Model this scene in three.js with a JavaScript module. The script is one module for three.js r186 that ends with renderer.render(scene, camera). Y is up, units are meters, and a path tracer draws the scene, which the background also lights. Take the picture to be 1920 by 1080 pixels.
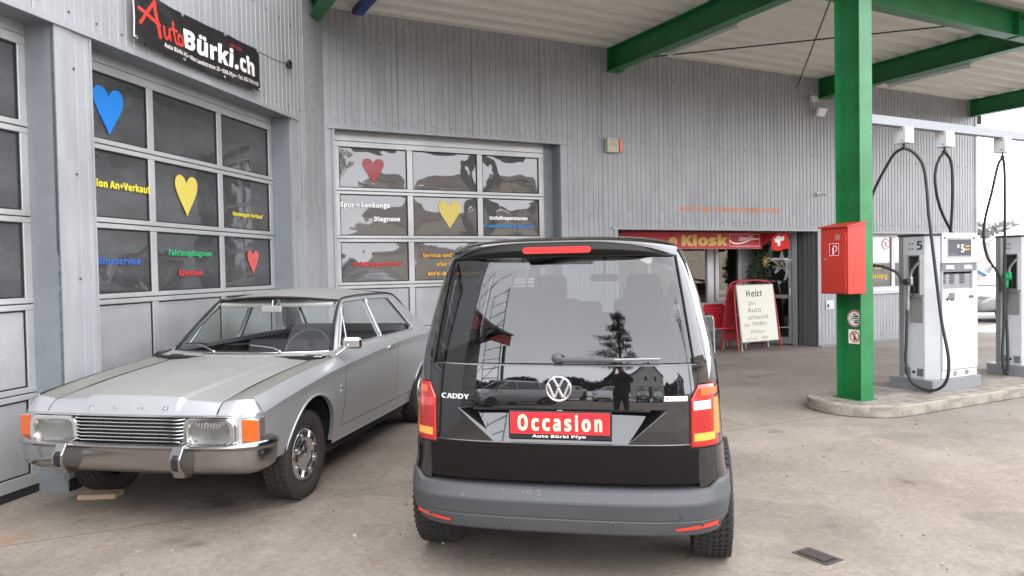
import * as THREE from 'three';
import { mergeGeometries } from 'three/addons/utils/BufferGeometryUtils.js';
import { RoundedBoxGeometry } from 'three/addons/geometries/RoundedBoxGeometry.js';
import { MarchingCubes } from 'three/addons/objects/MarchingCubes.js';
import { FontLoader } from 'three/addons/loaders/FontLoader.js';
import { TextGeometry } from 'three/addons/geometries/TextGeometry.js';

// ------------------------------------------------------------------ camera, sky, sun, exposure
const scene = new THREE.Scene();
const rad = THREE.MathUtils.degToRad;
const camera = new THREE.PerspectiveCamera(42.0, 16 / 9, 0.05, 3000);
camera.position.set(0, 1.62, 0);
camera.rotation.order = 'YXZ';
camera.rotation.set(rad(-1.506), 0, rad(-1.043));

const SKY = 1.0;
{
  // an even winter overcast: brighter towards the zenith, faint broad cloud texture
  const w = 512, h = 256, d = new Float32Array(w * h * 4);
  const hash = (x, y) => { let n = (x * 374761393 + y * 668265263) | 0; n = Math.imul(n ^ (n >>> 13), 1274126177); return ((n ^ (n >>> 16)) >>> 0) / 4294967296; };
  const vn = (x, y, p) => { const xi = Math.floor(x), yi = Math.floor(y), f = x - xi, g = y - yi, s = f * f * (3 - 2 * f), t = g * g * (3 - 2 * g), m = (q) => ((q % p) + p) % p;
    const a = hash(m(xi), yi), b = hash(m(xi + 1), yi), c = hash(m(xi), yi + 1), e = hash(m(xi + 1), yi + 1); return a + (b - a) * s + (c - a) * t + (a - b - c + e) * s * t; };
  for (let j = 0; j < h; j++) for (let i = 0; i < w; i++) {
    const el = (j + 0.5) / h * 180 - 90, u = i / w;
    const s = Math.max(0, Math.sin(rad(el)));
    const n = vn(u * 8, el / 22, 8) * 0.55 + vn(u * 16, el / 10 + 40, 16) * 0.3 + vn(u * 32, el / 5 + 90, 32) * 0.15;
    const L = SKY * (el < 0 ? 3.2 : (4.7 - 1.5 * Math.pow(s, 0.7)) * (0.9 + 0.2 * n));
    const k = (j * w + i) * 4;
    d[k] = L * 0.975; d[k + 1] = L * 0.995; d[k + 2] = L * 1.05; d[k + 3] = 1;
  }
  const t = new THREE.DataTexture(d, w, h, THREE.RGBAFormat, THREE.FloatType);
  t.mapping = THREE.EquirectangularReflectionMapping; t.magFilter = THREE.LinearFilter; t.needsUpdate = true;
  scene.background = t; scene.environment = t;
}
const sun = new THREE.DirectionalLight(0xfff4e6, 0.5);
sun.position.set(8, 26, 14); sun.target.position.set(0, 0, -8);
sun.castShadow = true; sun.shadow.radius = 40;
Object.assign(sun.shadow.camera, { left: -25, right: 25, top: 25, bottom: -25, near: 1, far: 80 });
sun.name = 'sun';
scene.add(sun, sun.target);

const renderer = new THREE.WebGLRenderer({ antialias: true });
renderer.shadowMap.enabled = true;
renderer.toneMapping = THREE.LinearToneMapping;
renderer.toneMappingExposure = 1.24;

// ------------------------------------------------------------------ frames of the place
const aA = rad(11.273), bB = rad(62.434);
const V = (x, y, z) => new THREE.Vector3(x, y, z);
const DA = V(Math.sin(aA), 0, -Math.cos(aA)), NA = V(Math.cos(aA), 0, Math.sin(aA));
const DB = V(Math.sin(bB), 0, -Math.cos(bB)), NB = V(Math.cos(bB), 0, Math.sin(bB));
const LA = -4.377, LB = -10.041;
const rotA = Math.PI / 2 - aA, rotB = Math.PI / 2 - bB, rotC = -aA;
function atA(o, s, y, out) { o.position.copy(DA).multiplyScalar(s).addScaledVector(NA, LA + out); o.position.y = y; o.rotation.y = rotA; return o; }
function atB(o, t, y, out) { o.position.copy(DB).multiplyScalar(t).addScaledVector(NB, LB + out); o.position.y = y; o.rotation.y = rotB; return o; }
function atC(o, s, y, l) { o.position.copy(DA).multiplyScalar(s).addScaledVector(NA, l); o.position.y = y; o.rotation.y = rotC; return o; }

// ------------------------------------------------------------------ small tools
let seed = 7;
const rnd = () => { seed = (seed + 0x6d2b79f5) | 0; let t = Math.imul(seed ^ (seed >>> 15), 1 | seed); t = (t + Math.imul(t ^ (t >>> 7), 61 | t)) ^ t; return ((t ^ (t >>> 14)) >>> 0) / 4294967296; };
const rr = (a, b) => a + (b - a) * rnd();
const lerp = (a, b, t) => a + (b - a) * t;
const clamp = (x, a, b) => Math.min(b, Math.max(a, x));
const sstep = (a, b, x) => { const t = clamp((x - a) / (b - a), 0, 1); return t * t * (3 - 2 * t); };
// piecewise smooth curve through (x, y) pairs
function curve(pts) {
  const n = pts.length, m = [];
  for (let i = 0; i < n; i++) {
    if (i === 0) m.push((pts[1][1] - pts[0][1]) / (pts[1][0] - pts[0][0]));
    else if (i === n - 1) m.push((pts[i][1] - pts[i - 1][1]) / (pts[i][0] - pts[i - 1][0]));
    else {
      const d0 = (pts[i][1] - pts[i - 1][1]) / (pts[i][0] - pts[i - 1][0]), d1 = (pts[i + 1][1] - pts[i][1]) / (pts[i + 1][0] - pts[i][0]);
      m.push(d0 * d1 <= 0 ? 0 : 2 * d0 * d1 / (d0 + d1));
    }
  }
  return (x) => {
    if (x <= pts[0][0]) return pts[0][1] + m[0] * (x - pts[0][0]) * 0;
    if (x >= pts[n - 1][0]) return pts[n - 1][1];
    let i = 0; while (x > pts[i + 1][0]) i++;
    const h = pts[i + 1][0] - pts[i][0], t = (x - pts[i][0]) / h, t2 = t * t, t3 = t2 * t;
    return (2 * t3 - 3 * t2 + 1) * pts[i][1] + (t3 - 2 * t2 + t) * h * m[i] + (-2 * t3 + 3 * t2) * pts[i + 1][1] + (t3 - t2) * h * m[i + 1];
  };
}
const used = new Map();
function numbered(name) { const n = used.get(name) || 0; used.set(name, n + 1); return n ? name + '_' + String(n).padStart(3, '0') : name; }
function thing(name, label, category, group) {
  const o = new THREE.Group(); o.name = numbered(name); o.userData = { label, category };
  if (group) o.userData.group = group;
  scene.add(o); return o;
}
function boxUV(g, k = 1) {
  const p = g.attributes.position, n = g.attributes.normal, uv = new Float32Array(p.count * 2);
  for (let i = 0; i < p.count; i++) {
    const ax = Math.abs(n.getX(i)), ay = Math.abs(n.getY(i)), az = Math.abs(n.getZ(i));
    let u, v;
    if (ax > ay && ax > az) { u = p.getZ(i); v = p.getY(i); } else if (ay > az) { u = p.getX(i); v = p.getZ(i); } else { u = p.getX(i); v = p.getY(i); }
    uv[2 * i] = u * k; uv[2 * i + 1] = v * k;
  }
  g.setAttribute('uv', new THREE.BufferAttribute(uv, 2)); return g;
}
function norm(g) {
  if (g.index) g = g.toNonIndexed(); else g = g.clone();
  for (const k of Object.keys(g.attributes)) if (!['position', 'normal', 'uv'].includes(k)) g.deleteAttribute(k);
  if (!g.attributes.normal) g.computeVertexNormals();
  if (!g.attributes.uv) boxUV(g);
  g.morphAttributes = {}; g.clearGroups(); return g;
}
function merge(list) { list = list.flat(9); return list.length === 1 ? list[0] : mergeGeometries(list.map(norm)); }
// one named mesh under a parent
function part(name, geos, mat, parent, opt = {}) {
  if (opt.split || geos.pair) { // separate pieces of one look: each its own mesh
    const { split, ...rest } = opt; return geos.map((g) => part(name, [g], mat, parent, rest))[0];
  }
  let g = merge([geos]);
  if (opt.uv !== false && !g.userData.keepUV) g = boxUV(g.index ? g.toNonIndexed() : g);
  const m = new THREE.Mesh(g, mat); m.name = numbered(name); m.castShadow = m.receiveShadow = true;
  if (opt.label) m.userData.label = opt.label;
  if (opt.kind) m.userData.kind = opt.kind;
  if (parent) parent.add(m);
  return m;
}
function single(name, geos, mat, label, category, opt = {}) {
  const m = part(name, geos, mat, null, opt); scene.add(m);
  m.userData.label = label; m.userData.category = category; if (opt.group) m.userData.group = opt.group;
  return m;
}
function structure(name, geos, mat, opt = {}) { const m = part(name, geos, mat, null, opt); m.userData.kind = 'structure'; scene.add(m); return m; }
const xf = (g, x = 0, y = 0, z = 0, rx = 0, ry = 0, rz = 0) => { if (rx) g.rotateX(rx); if (ry) g.rotateY(ry); if (rz) g.rotateZ(rz); return g.translate(x, y, z); };
const box = (w, h, d, x, y, z, rx, ry, rz) => xf(new THREE.BoxGeometry(w, h, d), x, y, z, rx, ry, rz);
const rbox = (w, h, d, r, x, y, z, rx, ry, rz) => xf(new RoundedBoxGeometry(w, h, d, 2, Math.min(r, w / 2.01, h / 2.01, d / 2.01)), x, y, z, rx, ry, rz);
// box given by its limits
const bx = (x0, x1, y0, y1, z0, z1, r = 0) => (r ? rbox : (w, h, d, _r, ...p) => box(w, h, d, ...p))(x1 - x0, y1 - y0, z1 - z0, r, (x0 + x1) / 2, (y0 + y1) / 2, (z0 + z1) / 2);
const cyl = (r1, r2, h, x, y, z, rx, ry, rz, n = 20) => xf(new THREE.CylinderGeometry(r1, r2, h, n), x, y, z, rx, ry, rz);
const sph = (r, x, y, z, sx = 1, sy = 1, sz = 1, n = 16) => { const g = new THREE.SphereGeometry(r, n, Math.ceil(n * 0.7)); g.scale(sx, sy, sz); return g.translate(x, y, z); };
function tube(pts, r, seg = 0, sides = 8, closed = false) {
  const c = new THREE.CatmullRomCurve3(pts.map((p) => (p.isVector3 ? p : V(...p))), closed, 'centripetal');
  return new THREE.TubeGeometry(c, seg || Math.max(4, pts.length * 6), r, sides, closed);
}
function bar(a, b, r, sides = 8) { // straight rod between two points
  const A = V(...a), B = V(...b), d = B.clone().sub(A), g = new THREE.CylinderGeometry(r, r, d.length(), sides);
  g.applyQuaternion(new THREE.Quaternion().setFromUnitVectors(V(0, 1, 0), d.normalize())); return g.translate(...A.add(B).multiplyScalar(0.5).toArray());
}
function polyShape(pts) { const s = new THREE.Shape(); pts.forEach((p, i) => (i ? s.lineTo(p[0], p[1]) : s.moveTo(p[0], p[1]))); s.closePath(); return s; }
function ext(shape, depth, bevel = 0, seg = 12) {
  return new THREE.ExtrudeGeometry(shape, { depth, bevelEnabled: bevel > 0, bevelSize: bevel, bevelThickness: bevel, bevelSegments: 2, curveSegments: seg });
}
function rrShape(w, h, r) {
  const s = new THREE.Shape(), x = -w / 2, y = -h / 2;
  s.moveTo(x + r, y); s.lineTo(x + w - r, y); s.absarc(x + w - r, y + r, r, -Math.PI / 2, 0); s.lineTo(x + w, y + h - r); s.absarc(x + w - r, y + h - r, r, 0, Math.PI / 2);
  s.lineTo(x + r, y + h); s.absarc(x + r, y + h - r, r, Math.PI / 2, Math.PI); s.lineTo(x, y + r); s.absarc(x + r, y + r, r, Math.PI, Math.PI * 1.5); return s;
}
// a surface patch: fn(u, v) -> [x, y, z], u and v in 0..1; flip turns its face round
function patch(fn, nu, nv, flip = false, us = null, vs = null) {
  const P = [], N = [], U = [], I = [], e = 1e-3, a = V(0, 0, 0), b = V(0, 0, 0);
  for (let j = 0; j <= nv; j++) for (let i = 0; i <= nu; i++) {
    const u = us ? us[i] : i / nu, v = vs ? vs[j] : j / nv, p = fn(u, v);
    const u0 = Math.max(0, u - e), u1 = Math.min(1, u + e), v0 = Math.max(0, v - e), v1 = Math.min(1, v + e);
    const pu0 = fn(u0, v), pu1 = fn(u1, v), pv0 = fn(u, v0), pv1 = fn(u, v1);
    a.set(pu1[0] - pu0[0], pu1[1] - pu0[1], pu1[2] - pu0[2]); b.set(pv1[0] - pv0[0], pv1[1] - pv0[1], pv1[2] - pv0[2]);
    a.cross(b); if (flip) a.negate(); if (a.lengthSq() < 1e-20) a.set(0, 1, 0); a.normalize();
    P.push(...p); N.push(a.x, a.y, a.z); U.push(u, v);
  }
  for (let j = 0; j < nv; j++) for (let i = 0; i < nu; i++) {
    const k = j * (nu + 1) + i, l = k + nu + 1;
    if (flip) I.push(k, l, k + 1, k + 1, l, l + 1); else I.push(k, k + 1, l, k + 1, l + 1, l);
  }
  const g = new THREE.BufferGeometry();
  g.setAttribute('position', new THREE.Float32BufferAttribute(P, 3)); g.setAttribute('normal', new THREE.Float32BufferAttribute(N, 3)); g.setAttribute('uv', new THREE.Float32BufferAttribute(U, 2)); g.setIndex(I);
  return g;
}
function mirrorX(g) { // mirrored copy
  g = norm(g).clone(); const p = g.attributes.position, n = g.attributes.normal, uv = g.attributes.uv;
  for (let i = 0; i < p.count; i++) { p.setX(i, -p.getX(i)); n.setX(i, -n.getX(i)); }
  for (let i = 0; i < p.count; i += 3) for (const [at, w] of [[p, 3], [n, 3], [uv, 2]]) for (let c = 0; c < w; c++) {
    const x = at.array[(i + 1) * w + c]; at.array[(i + 1) * w + c] = at.array[(i + 2) * w + c]; at.array[(i + 2) * w + c] = x;
  }
  return g;
}
const keep = (g) => { g.userData.keepUV = true; return g; };
// lathe of [radius, along] pairs with its axis turned to x
function latheX(pts, n = 48) { const g = new THREE.LatheGeometry(pts.map((p) => new THREE.Vector2(p[0], p[1])), n); g.rotateZ(-Math.PI / 2); return g; }

// ------------------------------------------------------------------ textures
function hash2(x, y) { let n = (x * 374761393 + y * 668265263) | 0; n = Math.imul(n ^ (n >>> 13), 1274126177); return ((n ^ (n >>> 16)) >>> 0) / 4294967296; }
function vnoise(x, y, p) { // wraps with period p
  const xi = Math.floor(x), yi = Math.floor(y), f = x - xi, g = y - yi, s = f * f * (3 - 2 * f), t = g * g * (3 - 2 * g);
  const x0 = ((xi % p) + p) % p, x1 = (x0 + 1) % p, y0 = ((yi % p) + p) % p, y1 = (y0 + 1) % p;
  const a = hash2(x0, y0), b = hash2(x1, y0), c = hash2(x0, y1), e = hash2(x1, y1);
  return a + (b - a) * s + (c - a) * t + (a - b - c + e) * s * t;
}
function fbm(u, v, p, o = 4, gain = 0.5) { let s = 0, a = 1, w = 0; for (let i = 0; i < o; i++) { s += a * vnoise(u * p + i * 0.37, v * p + i * 0.71, p); w += a; a *= gain; p *= 2; } return s / w; }
function dataTex(size, fn, srgb = true, rep = 1) {
  const d = new Uint8Array(size * size * 4);
  for (let j = 0; j < size; j++) for (let i = 0; i < size; i++) {
    const c = fn(i / size, j / size), k = (j * size + i) * 4;
    if (typeof c === 'number') { d[k] = d[k + 1] = d[k + 2] = clamp(c * 255, 0, 255); } else { d[k] = clamp(c[0] * 255, 0, 255); d[k + 1] = clamp(c[1] * 255, 0, 255); d[k + 2] = clamp(c[2] * 255, 0, 255); }
    d[k + 3] = 255;
  }
  const t = new THREE.DataTexture(d, size, size); t.magFilter = THREE.LinearFilter; t.minFilter = THREE.LinearMipmapLinearFilter; t.generateMipmaps = true;
  t.wrapS = t.wrapT = THREE.RepeatWrapping; t.repeat.set(rep, rep); if (srgb) t.colorSpace = THREE.SRGBColorSpace; t.needsUpdate = true; return t;
}
const lin = (r, g, b) => new THREE.Color().setRGB(r, g, b);
const std = (c, rough, metal = 0, extra = {}) => new THREE.MeshStandardMaterial({ color: c.isColor ? c : lin(...c), roughness: rough, metalness: metal, side: THREE.DoubleSide, ...extra });
const phys = (c, rough, extra = {}) => new THREE.MeshPhysicalMaterial({ color: lin(...c), roughness: rough, side: THREE.DoubleSide, ...extra });
// a canvas print
function print(w, h, draw) {
  const c = document.createElement('canvas'); c.width = w; c.height = h; const x = c.getContext('2d'); draw(x, w, h);
  const t = new THREE.CanvasTexture(c); t.colorSpace = THREE.SRGBColorSpace; t.wrapS = t.wrapT = THREE.ClampToEdgeWrapping; return t;
}
const decalMat = (t, rough = 0.5) => new THREE.MeshStandardMaterial({ map: t, roughness: rough, transparent: true, side: THREE.DoubleSide });
const plane = (w, h, x = 0, y = 0, z = 0, rx, ry, rz) => keep(xf(new THREE.PlaneGeometry(w, h), x, y, z, rx, ry, rz));

// tones that vary slowly over real surfaces (tile 2 m or so)
const dirtTex = dataTex(512, (u, v) => { const n = fbm(u, v, 4, 6, 0.6); return 0.92 + 0.08 * sstep(0.25, 0.7, n); }, true, 0.5);
const streakTex = dataTex(512, (u, v) => { const n = fbm(u * 1, v * 0.125, 32, 3) * 0.5 + fbm(u, v, 4, 5, 0.6) * 0.5; return 0.93 + 0.07 * sstep(0.3, 0.65, n); }, true, 0.4);
const grainTex = dataTex(512, (u, v) => 0.4 * vnoise(u * 256, v * 256, 256) + 0.35 * vnoise(u * 128 + 3, v * 128, 128) + 0.25 * fbm(u, v, 32, 2), false, 1 / 0.8);
const stuccoTex = dataTex(512, (u, v) => { const n = vnoise(u * 96, v * 96, 96); return sstep(0.35, 0.75, n); }, false, 1.6);
const spangleTex = dataTex(512, (u, v) => {
  let best = 9, id = 0; const p = 24, x = u * p, y = v * p;
  for (let j = -1; j <= 1; j++) for (let i = -1; i <= 1; i++) { const cx = Math.floor(x) + i, cy = Math.floor(y) + j, a = ((cx % p) + p) % p, b = ((cy % p) + p) % p; const dx = cx + hash2(a, b) - x, dy = cy + hash2(a + 99, b) - y, q = dx * dx + dy * dy; if (q < best) { best = q; id = hash2(a, b + 57); } }
  return 0.93 + 0.025 * id - 0.05 * fbm(u, v, 6, 4);
}, true, 2);

const M = {};
M.clad = std([0.34, 0.345, 0.357], 0.5, 0.1, { map: streakTex });
M.cladFlat = std([0.345, 0.35, 0.358], 0.5, 0.1, { map: streakTex });
M.reveal = std([0.27, 0.30, 0.315], 0.5, 0.2, { map: spangleTex });
M.galv = std([0.29, 0.305, 0.32], 0.45, 0.4, { map: spangleTex });
M.alu = std([0.47, 0.47, 0.465], 0.38, 0.35, { map: dirtTex });
M.aluPanel = std([0.40, 0.40, 0.405], 0.5, 0.2, { map: dirtTex, bumpMap: stuccoTex, bumpScale: 0.0012 });
M.rubber = std([0.012, 0.012, 0.013], 0.75);
M.black = std([0.02, 0.02, 0.021], 0.5);
M.darkSteel = std([0.05, 0.05, 0.052], 0.5, 0.6);
M.screw = std([0.13, 0.13, 0.135], 0.4, 0.6);
const paintTex = dataTex(512, (u, v) => { const n = fbm(u, v, 4, 5, 0.6), c = fbm(u + 0.4, v + 0.7, 40, 3, 0.6); const k = 0.90 + 0.10 * sstep(0.3, 0.65, n); return c > 0.80 ? [0.62 * k, 0.55 * k, 0.5 * k] : [k, k, k * (0.96 + 0.04 * n)]; }, true, 0.8);
M.green = std([0.012, 0.17, 0.048], 0.36, 0, { map: paintTex, bumpMap: grainTex, bumpScale: 0.0004 });
M.deck = std([0.74, 0.72, 0.66], 0.6);
M.white = std([0.72, 0.73, 0.73], 0.35, 0, { map: dirtTex });
M.chrome = std([0.78, 0.78, 0.78], 0.12, 1);
M.steel = std([0.5, 0.5, 0.49], 0.3, 0.9);
M.room = std([0.16, 0.155, 0.15], 0.9);
M.roomDark = std([0.06, 0.06, 0.062], 0.9);
M.red = std([0.50, 0.03, 0.022], 0.4);
// ------------------------------------------------------------------ ground
{
  const S = 2048, X0 = -7, Z0 = -19, W = 20; // 20 m square, its corner at (X0, Z0)
  const c = document.createElement('canvas'); c.width = c.height = S; const x = c.getContext('2d');
  const img = x.createImageData(S, S), D = img.data;
  for (let j = 0; j < S; j++) for (let i = 0; i < S; i++) {
    const u = i / S, v = j / S, wx = X0 + u * W, wz = Z0 + v * W;
    const big = fbm(u, v, 5, 3), mid = fbm(u + 0.3, v + 0.1, 24, 4, 0.6), fine = vnoise(u * 700, v * 700, 700) * 0.5 + hash2(i, j) * 0.5;
    const l = wx * NA.x + wz * NA.z, s = wx * DA.x + wz * DA.z;
    let t = 0.60 + (big - 0.5) * 0.11 + (mid - 0.5) * 0.14 + (fine - 0.5) * 0.13;
    t -= 0.035 * sstep(0.58, 0.7, fbm(u + 0.6, v + 0.2, 40, 3)); // small damp blotches
    const inside = sstep(6.5, 12, s); t += 0.01 * inside;     // slightly lighter towards the kiosk
    const pink = (fbm(u + 0.8, v + 0.5, 6, 3) - 0.5) * 0.03;
    const k = (j * S + i) * 4;
    D[k] = clamp((t + 0.028 + pink) * 255, 0, 255); D[k + 1] = clamp((t + 0.002) * 255, 0, 255); D[k + 2] = clamp((t - 0.028 - pink) * 255, 0, 255); D[k + 3] = 255;
  }
  x.putImageData(img, 0, 0);
  const P = (wx, wz) => [(wx - X0) / W * S, (wz - Z0) / W * S];
  const AL = (s, l) => { const p = DA.clone().multiplyScalar(s).addScaledVector(NA, l); return P(p.x, p.z); };
  function stain(wx, wz, r, a, col = '40,34,30', sx = 1, sz = 1) {
    for (let i = 0; i < 26; i++) { const q = P(wx + (rnd() + rnd() - 1) * r * sx, wz + (rnd() + rnd() - 1) * r * sz), R = rr(0.15, 0.55) * r / W * S;
      const g = x.createRadialGradient(q[0], q[1], 0, q[0], q[1], R); g.addColorStop(0, `rgba(${col},${a})`); g.addColorStop(1, `rgba(${col},0)`); x.fillStyle = g; x.beginPath(); x.ellipse(q[0], q[1], R, R, 0, 0, 7); x.fill(); }
  }
  function crack(p, ang, len, wdt, col) {
    let [px, py] = p; x.strokeStyle = col; x.lineWidth = wdt; x.beginPath(); x.moveTo(px, py);
    const n = Math.ceil(len / W * S / 4);
    for (let i = 0; i < n; i++) { ang += rr(-0.55, 0.55); const a = ang * 0.55 + rr(-0.2, 0.2); px += Math.cos(a) * 4; py += Math.sin(a) * 4; x.lineTo(px, py); }
    x.stroke();
  }
  // concrete joints
  const jl = (pts, col, w) => { x.strokeStyle = col; x.lineWidth = w; x.beginPath(); pts.forEach((p, i) => (i ? x.lineTo(...p) : x.moveTo(...p))); x.stroke(); };
  const j1 = [P(-3.35, -4.36), P(-3.11, -4.47), P(-2.3, -4.86), P(-1.5, -5.26), P(-0.79, -5.69), P(1.1, -6.72), P(2.37, -7.4), P(3.3, -7.87)];
  jl(j1, 'rgba(92,82,74,0.55)', 2.2); jl(j1.map((p) => [p[0], p[1] + 1.6]), 'rgba(215,206,195,0.5)', 1.2);
  jl([P(2.37, -7.4), P(1.2, -9.9), P(0.6, -11.4)], 'rgba(95,86,78,0.4)', 1.6);
  jl([P(3.9, -6.0), P(8, -7.2), P(13, -9.5)], 'rgba(95,86,78,0.3)', 1.6);
  // oil and water marks read off the photograph
  stain(-2.12, -5.28, 0.16, 0.18); stain(-2.02, -4.51, 0.2, 0.07); stain(-1.75, -5.35, 0.35, 0.05); stain(-2.4, -5.5, 0.6, 0.05);
  stain(2.87, -5.47, 0.14, 0.1, '70,58,48'); stain(2.5, -7.2, 0.1, 0.14); stain(2.93, -4.68, 0.25, 0.035); stain(2.69, -11.18, 0.25, 0.1); stain(3.52, -10.8, 0.25, 0.1);
  stain(-3.1, -4.6, 0.2, 0.06, '150,95,45'); stain(3.6, -8.3, 0.35, 0.07); stain(1.6, -4.1, 0.25, 0.05, '80,70,60'); stain(0.3, -4.6, 0.9, 0.035); stain(0.2, -6, 1.2, 0.04);
  for (let i = 0; i < 150; i++) { const w = AL(rr(2.8, 13), rr(-4, 6)); const q = [w[0] / S * W + X0, w[1] / S * W + Z0]; stain(q[0], q[1], rr(0.02, 0.09), rr(0.05, 0.16), rnd() < 0.8 ? '55,46,40' : '130,100,70', 1.4, 0.7); }
  for (let i = 0; i < 320; i++) { const w = AL(rr(2.6, 13), rr(-4.2, 7)); x.fillStyle = rnd() < 0.7 ? `rgba(60,52,46,${rr(0.2, 0.6)})` : `rgba(225,218,208,${rr(0.2, 0.6)})`; x.beginPath(); x.ellipse(w[0], w[1], rr(0.6, 2.4), rr(0.5, 1.2), rr(0, 3), 0, 7); x.fill(); }
  for (let i = 0; i < 8; i++) { const a = rr(0.5, 5); stain(lerp(-1.5, 5, rnd()), lerp(-9, -4, rnd()), rr(0.4, 0.9), 0.022, rnd() < 0.5 ? '60,54,50' : '215,205,195'); }
  // tyre tracks towards the bay door
  for (const off of [-3.95, -2.5]) { x.save(); x.globalAlpha = 0.05; x.strokeStyle = '#2c2622'; x.lineWidth = 18; x.beginPath(); x.moveTo(...AL(2.2, off + 0.5)); x.lineTo(...AL(9, off)); x.stroke(); x.restore(); }
  for (const [wx, wz, a, l] of [[-2.6, -4.73, 1.5, 0.8], [-2.45, -4.4, 1.6, 0.9], [-2.2, -4.04, 1.45, 0.7], [-0.9, -4.1, 1.2, 0.9], [1.3, -3.9, 0.4, 0.5], [1.9, -5.5, 2.4, 0.6], [2.6, -6.4, 0.6, 0.9], [1.4, -4.9, 0.3, 0.5], [-0.4, -4.9, 2.6, 0.8]]) {
    crack(P(wx, wz), a, l, 0.9, 'rgba(92,82,70,0.3)'); crack(P(wx + 0.05, wz), a + 0.3, l * 0.5, 1.0, 'rgba(100,90,76,0.22)');
  }
  const t = new THREE.CanvasTexture(c); t.colorSpace = THREE.SRGBColorSpace; t.wrapS = t.wrapT = THREE.ClampToEdgeWrapping; t.anisotropy = 16;
  const gm = std([0.63, 0.588, 0.54], 0.82, 0, { map: t, bumpMap: grainTex, bumpScale: 0.0016 });
  // the near sheet, uv over the drawn square; bump keeps its own real size
  const near = keep(patch((u, v) => [X0 + u * W, 0, Z0 + (1 - v) * W], 4, 4));
  const bt = grainTex.clone(); bt.repeat.set(W / 0.8, W / 0.8); gm.bumpMap = bt;
  structure('forecourt_ground', near, gm);
  const farTex = dataTex(512, (u, v) => { const n = fbm(u, v, 5, 6, 0.62) + (hash2(Math.floor(u * 512), Math.floor(v * 512)) - 0.5) * 0.15; const k = 0.60 + (n - 0.5) * 0.3; return [k + 0.02, k + 0.002, k - 0.018]; }, true, 1 / 9);
  const fm = std([0.63, 0.588, 0.54], 0.85, 0, { map: farTex });
  const R = 900, rects = [[-R, X0, -R, R], [X0 + W, R, -R, R], [X0, X0 + W, -R, Z0], [X0, X0 + W, Z0 + W, R]];
  structure('ground', rects.map(([a, b, e, f]) => { const g = new THREE.PlaneGeometry(b - a, f - e); g.rotateX(-Math.PI / 2); return g.translate((a + b) / 2, 0, (e + f) / 2); }), fm);
}

// ------------------------------------------------------------------ the workshop building: two clad fronts meeting at the inner corner
const PITCH = 0.095;
function cladding(x0, x1, y0, y1) { // vertical ribs: flat pans with narrow recessed grooves
  const pr0 = [[0, 0], [0.076, 0], [0.081, -0.0068], [0.090, -0.0068]], prS = [[0, 0], [0.070, 0], [0.071, -0.016], [0.081, -0.016], [0.083, -0.006]], xs = [[x0, null]], out = [];
  const pts = [];
  for (let k = Math.floor(x0 / PITCH) - 1; k * PITCH < x1 + PITCH; k++) for (const [dx, z] of k % 12 === 0 ? prS : pr0) pts.push([k * PITCH + dx, z]);
  pts.push([pts[pts.length - 1][0] + 0.006, 0]);
  const at = (x) => { for (let i = 0; i + 1 < pts.length; i++) if (x >= pts[i][0] && x <= pts[i + 1][0]) return lerp(pts[i][1], pts[i + 1][1], (x - pts[i][0]) / (pts[i + 1][0] - pts[i][0] || 1)); return 0; };
  const line = [[x0, at(x0)], ...pts.filter((p) => p[0] > x0 + 1e-4 && p[0] < x1 - 1e-4), [x1, at(x1)]];
  const P = [];
  for (let i = 0; i + 1 < line.length; i++) { const [a, za] = line[i], [b, zb] = line[i + 1]; P.push(a, y0, za, b, y0, zb, b, y1, zb, a, y0, za, b, y1, zb, a, y1, za); }
  const g = new THREE.BufferGeometry(); g.setAttribute('position', new THREE.Float32BufferAttribute(P, 3)); g.computeVertexNormals(); return boxUV(g);
}
const building = thing('workshop_building', 'grey ribbed metal workshop building with two fronts meeting at an inner corner', 'building');
const A1 = 4.82, A2 = 5.18, A3 = 8.44, AE = 9.36, TOP = 5.16, HDA = 3.5, HDB = 3.55;
const partA = (n, g, m, o) => (o?.kind ? atA(part(n, g, m, building, o), 0, 0, 0) : [g].flat().forEach((q) => atA(part(n, [q], m, building, o), 0, 0, 0)));
const partB = (n, g, m, o) => (o?.kind ? atB(part(n, g, m, building, o), 0, 0, 0) : [g].flat().forEach((q) => atB(part(n, [q], m, building, o), 0, 0, 0)));
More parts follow.
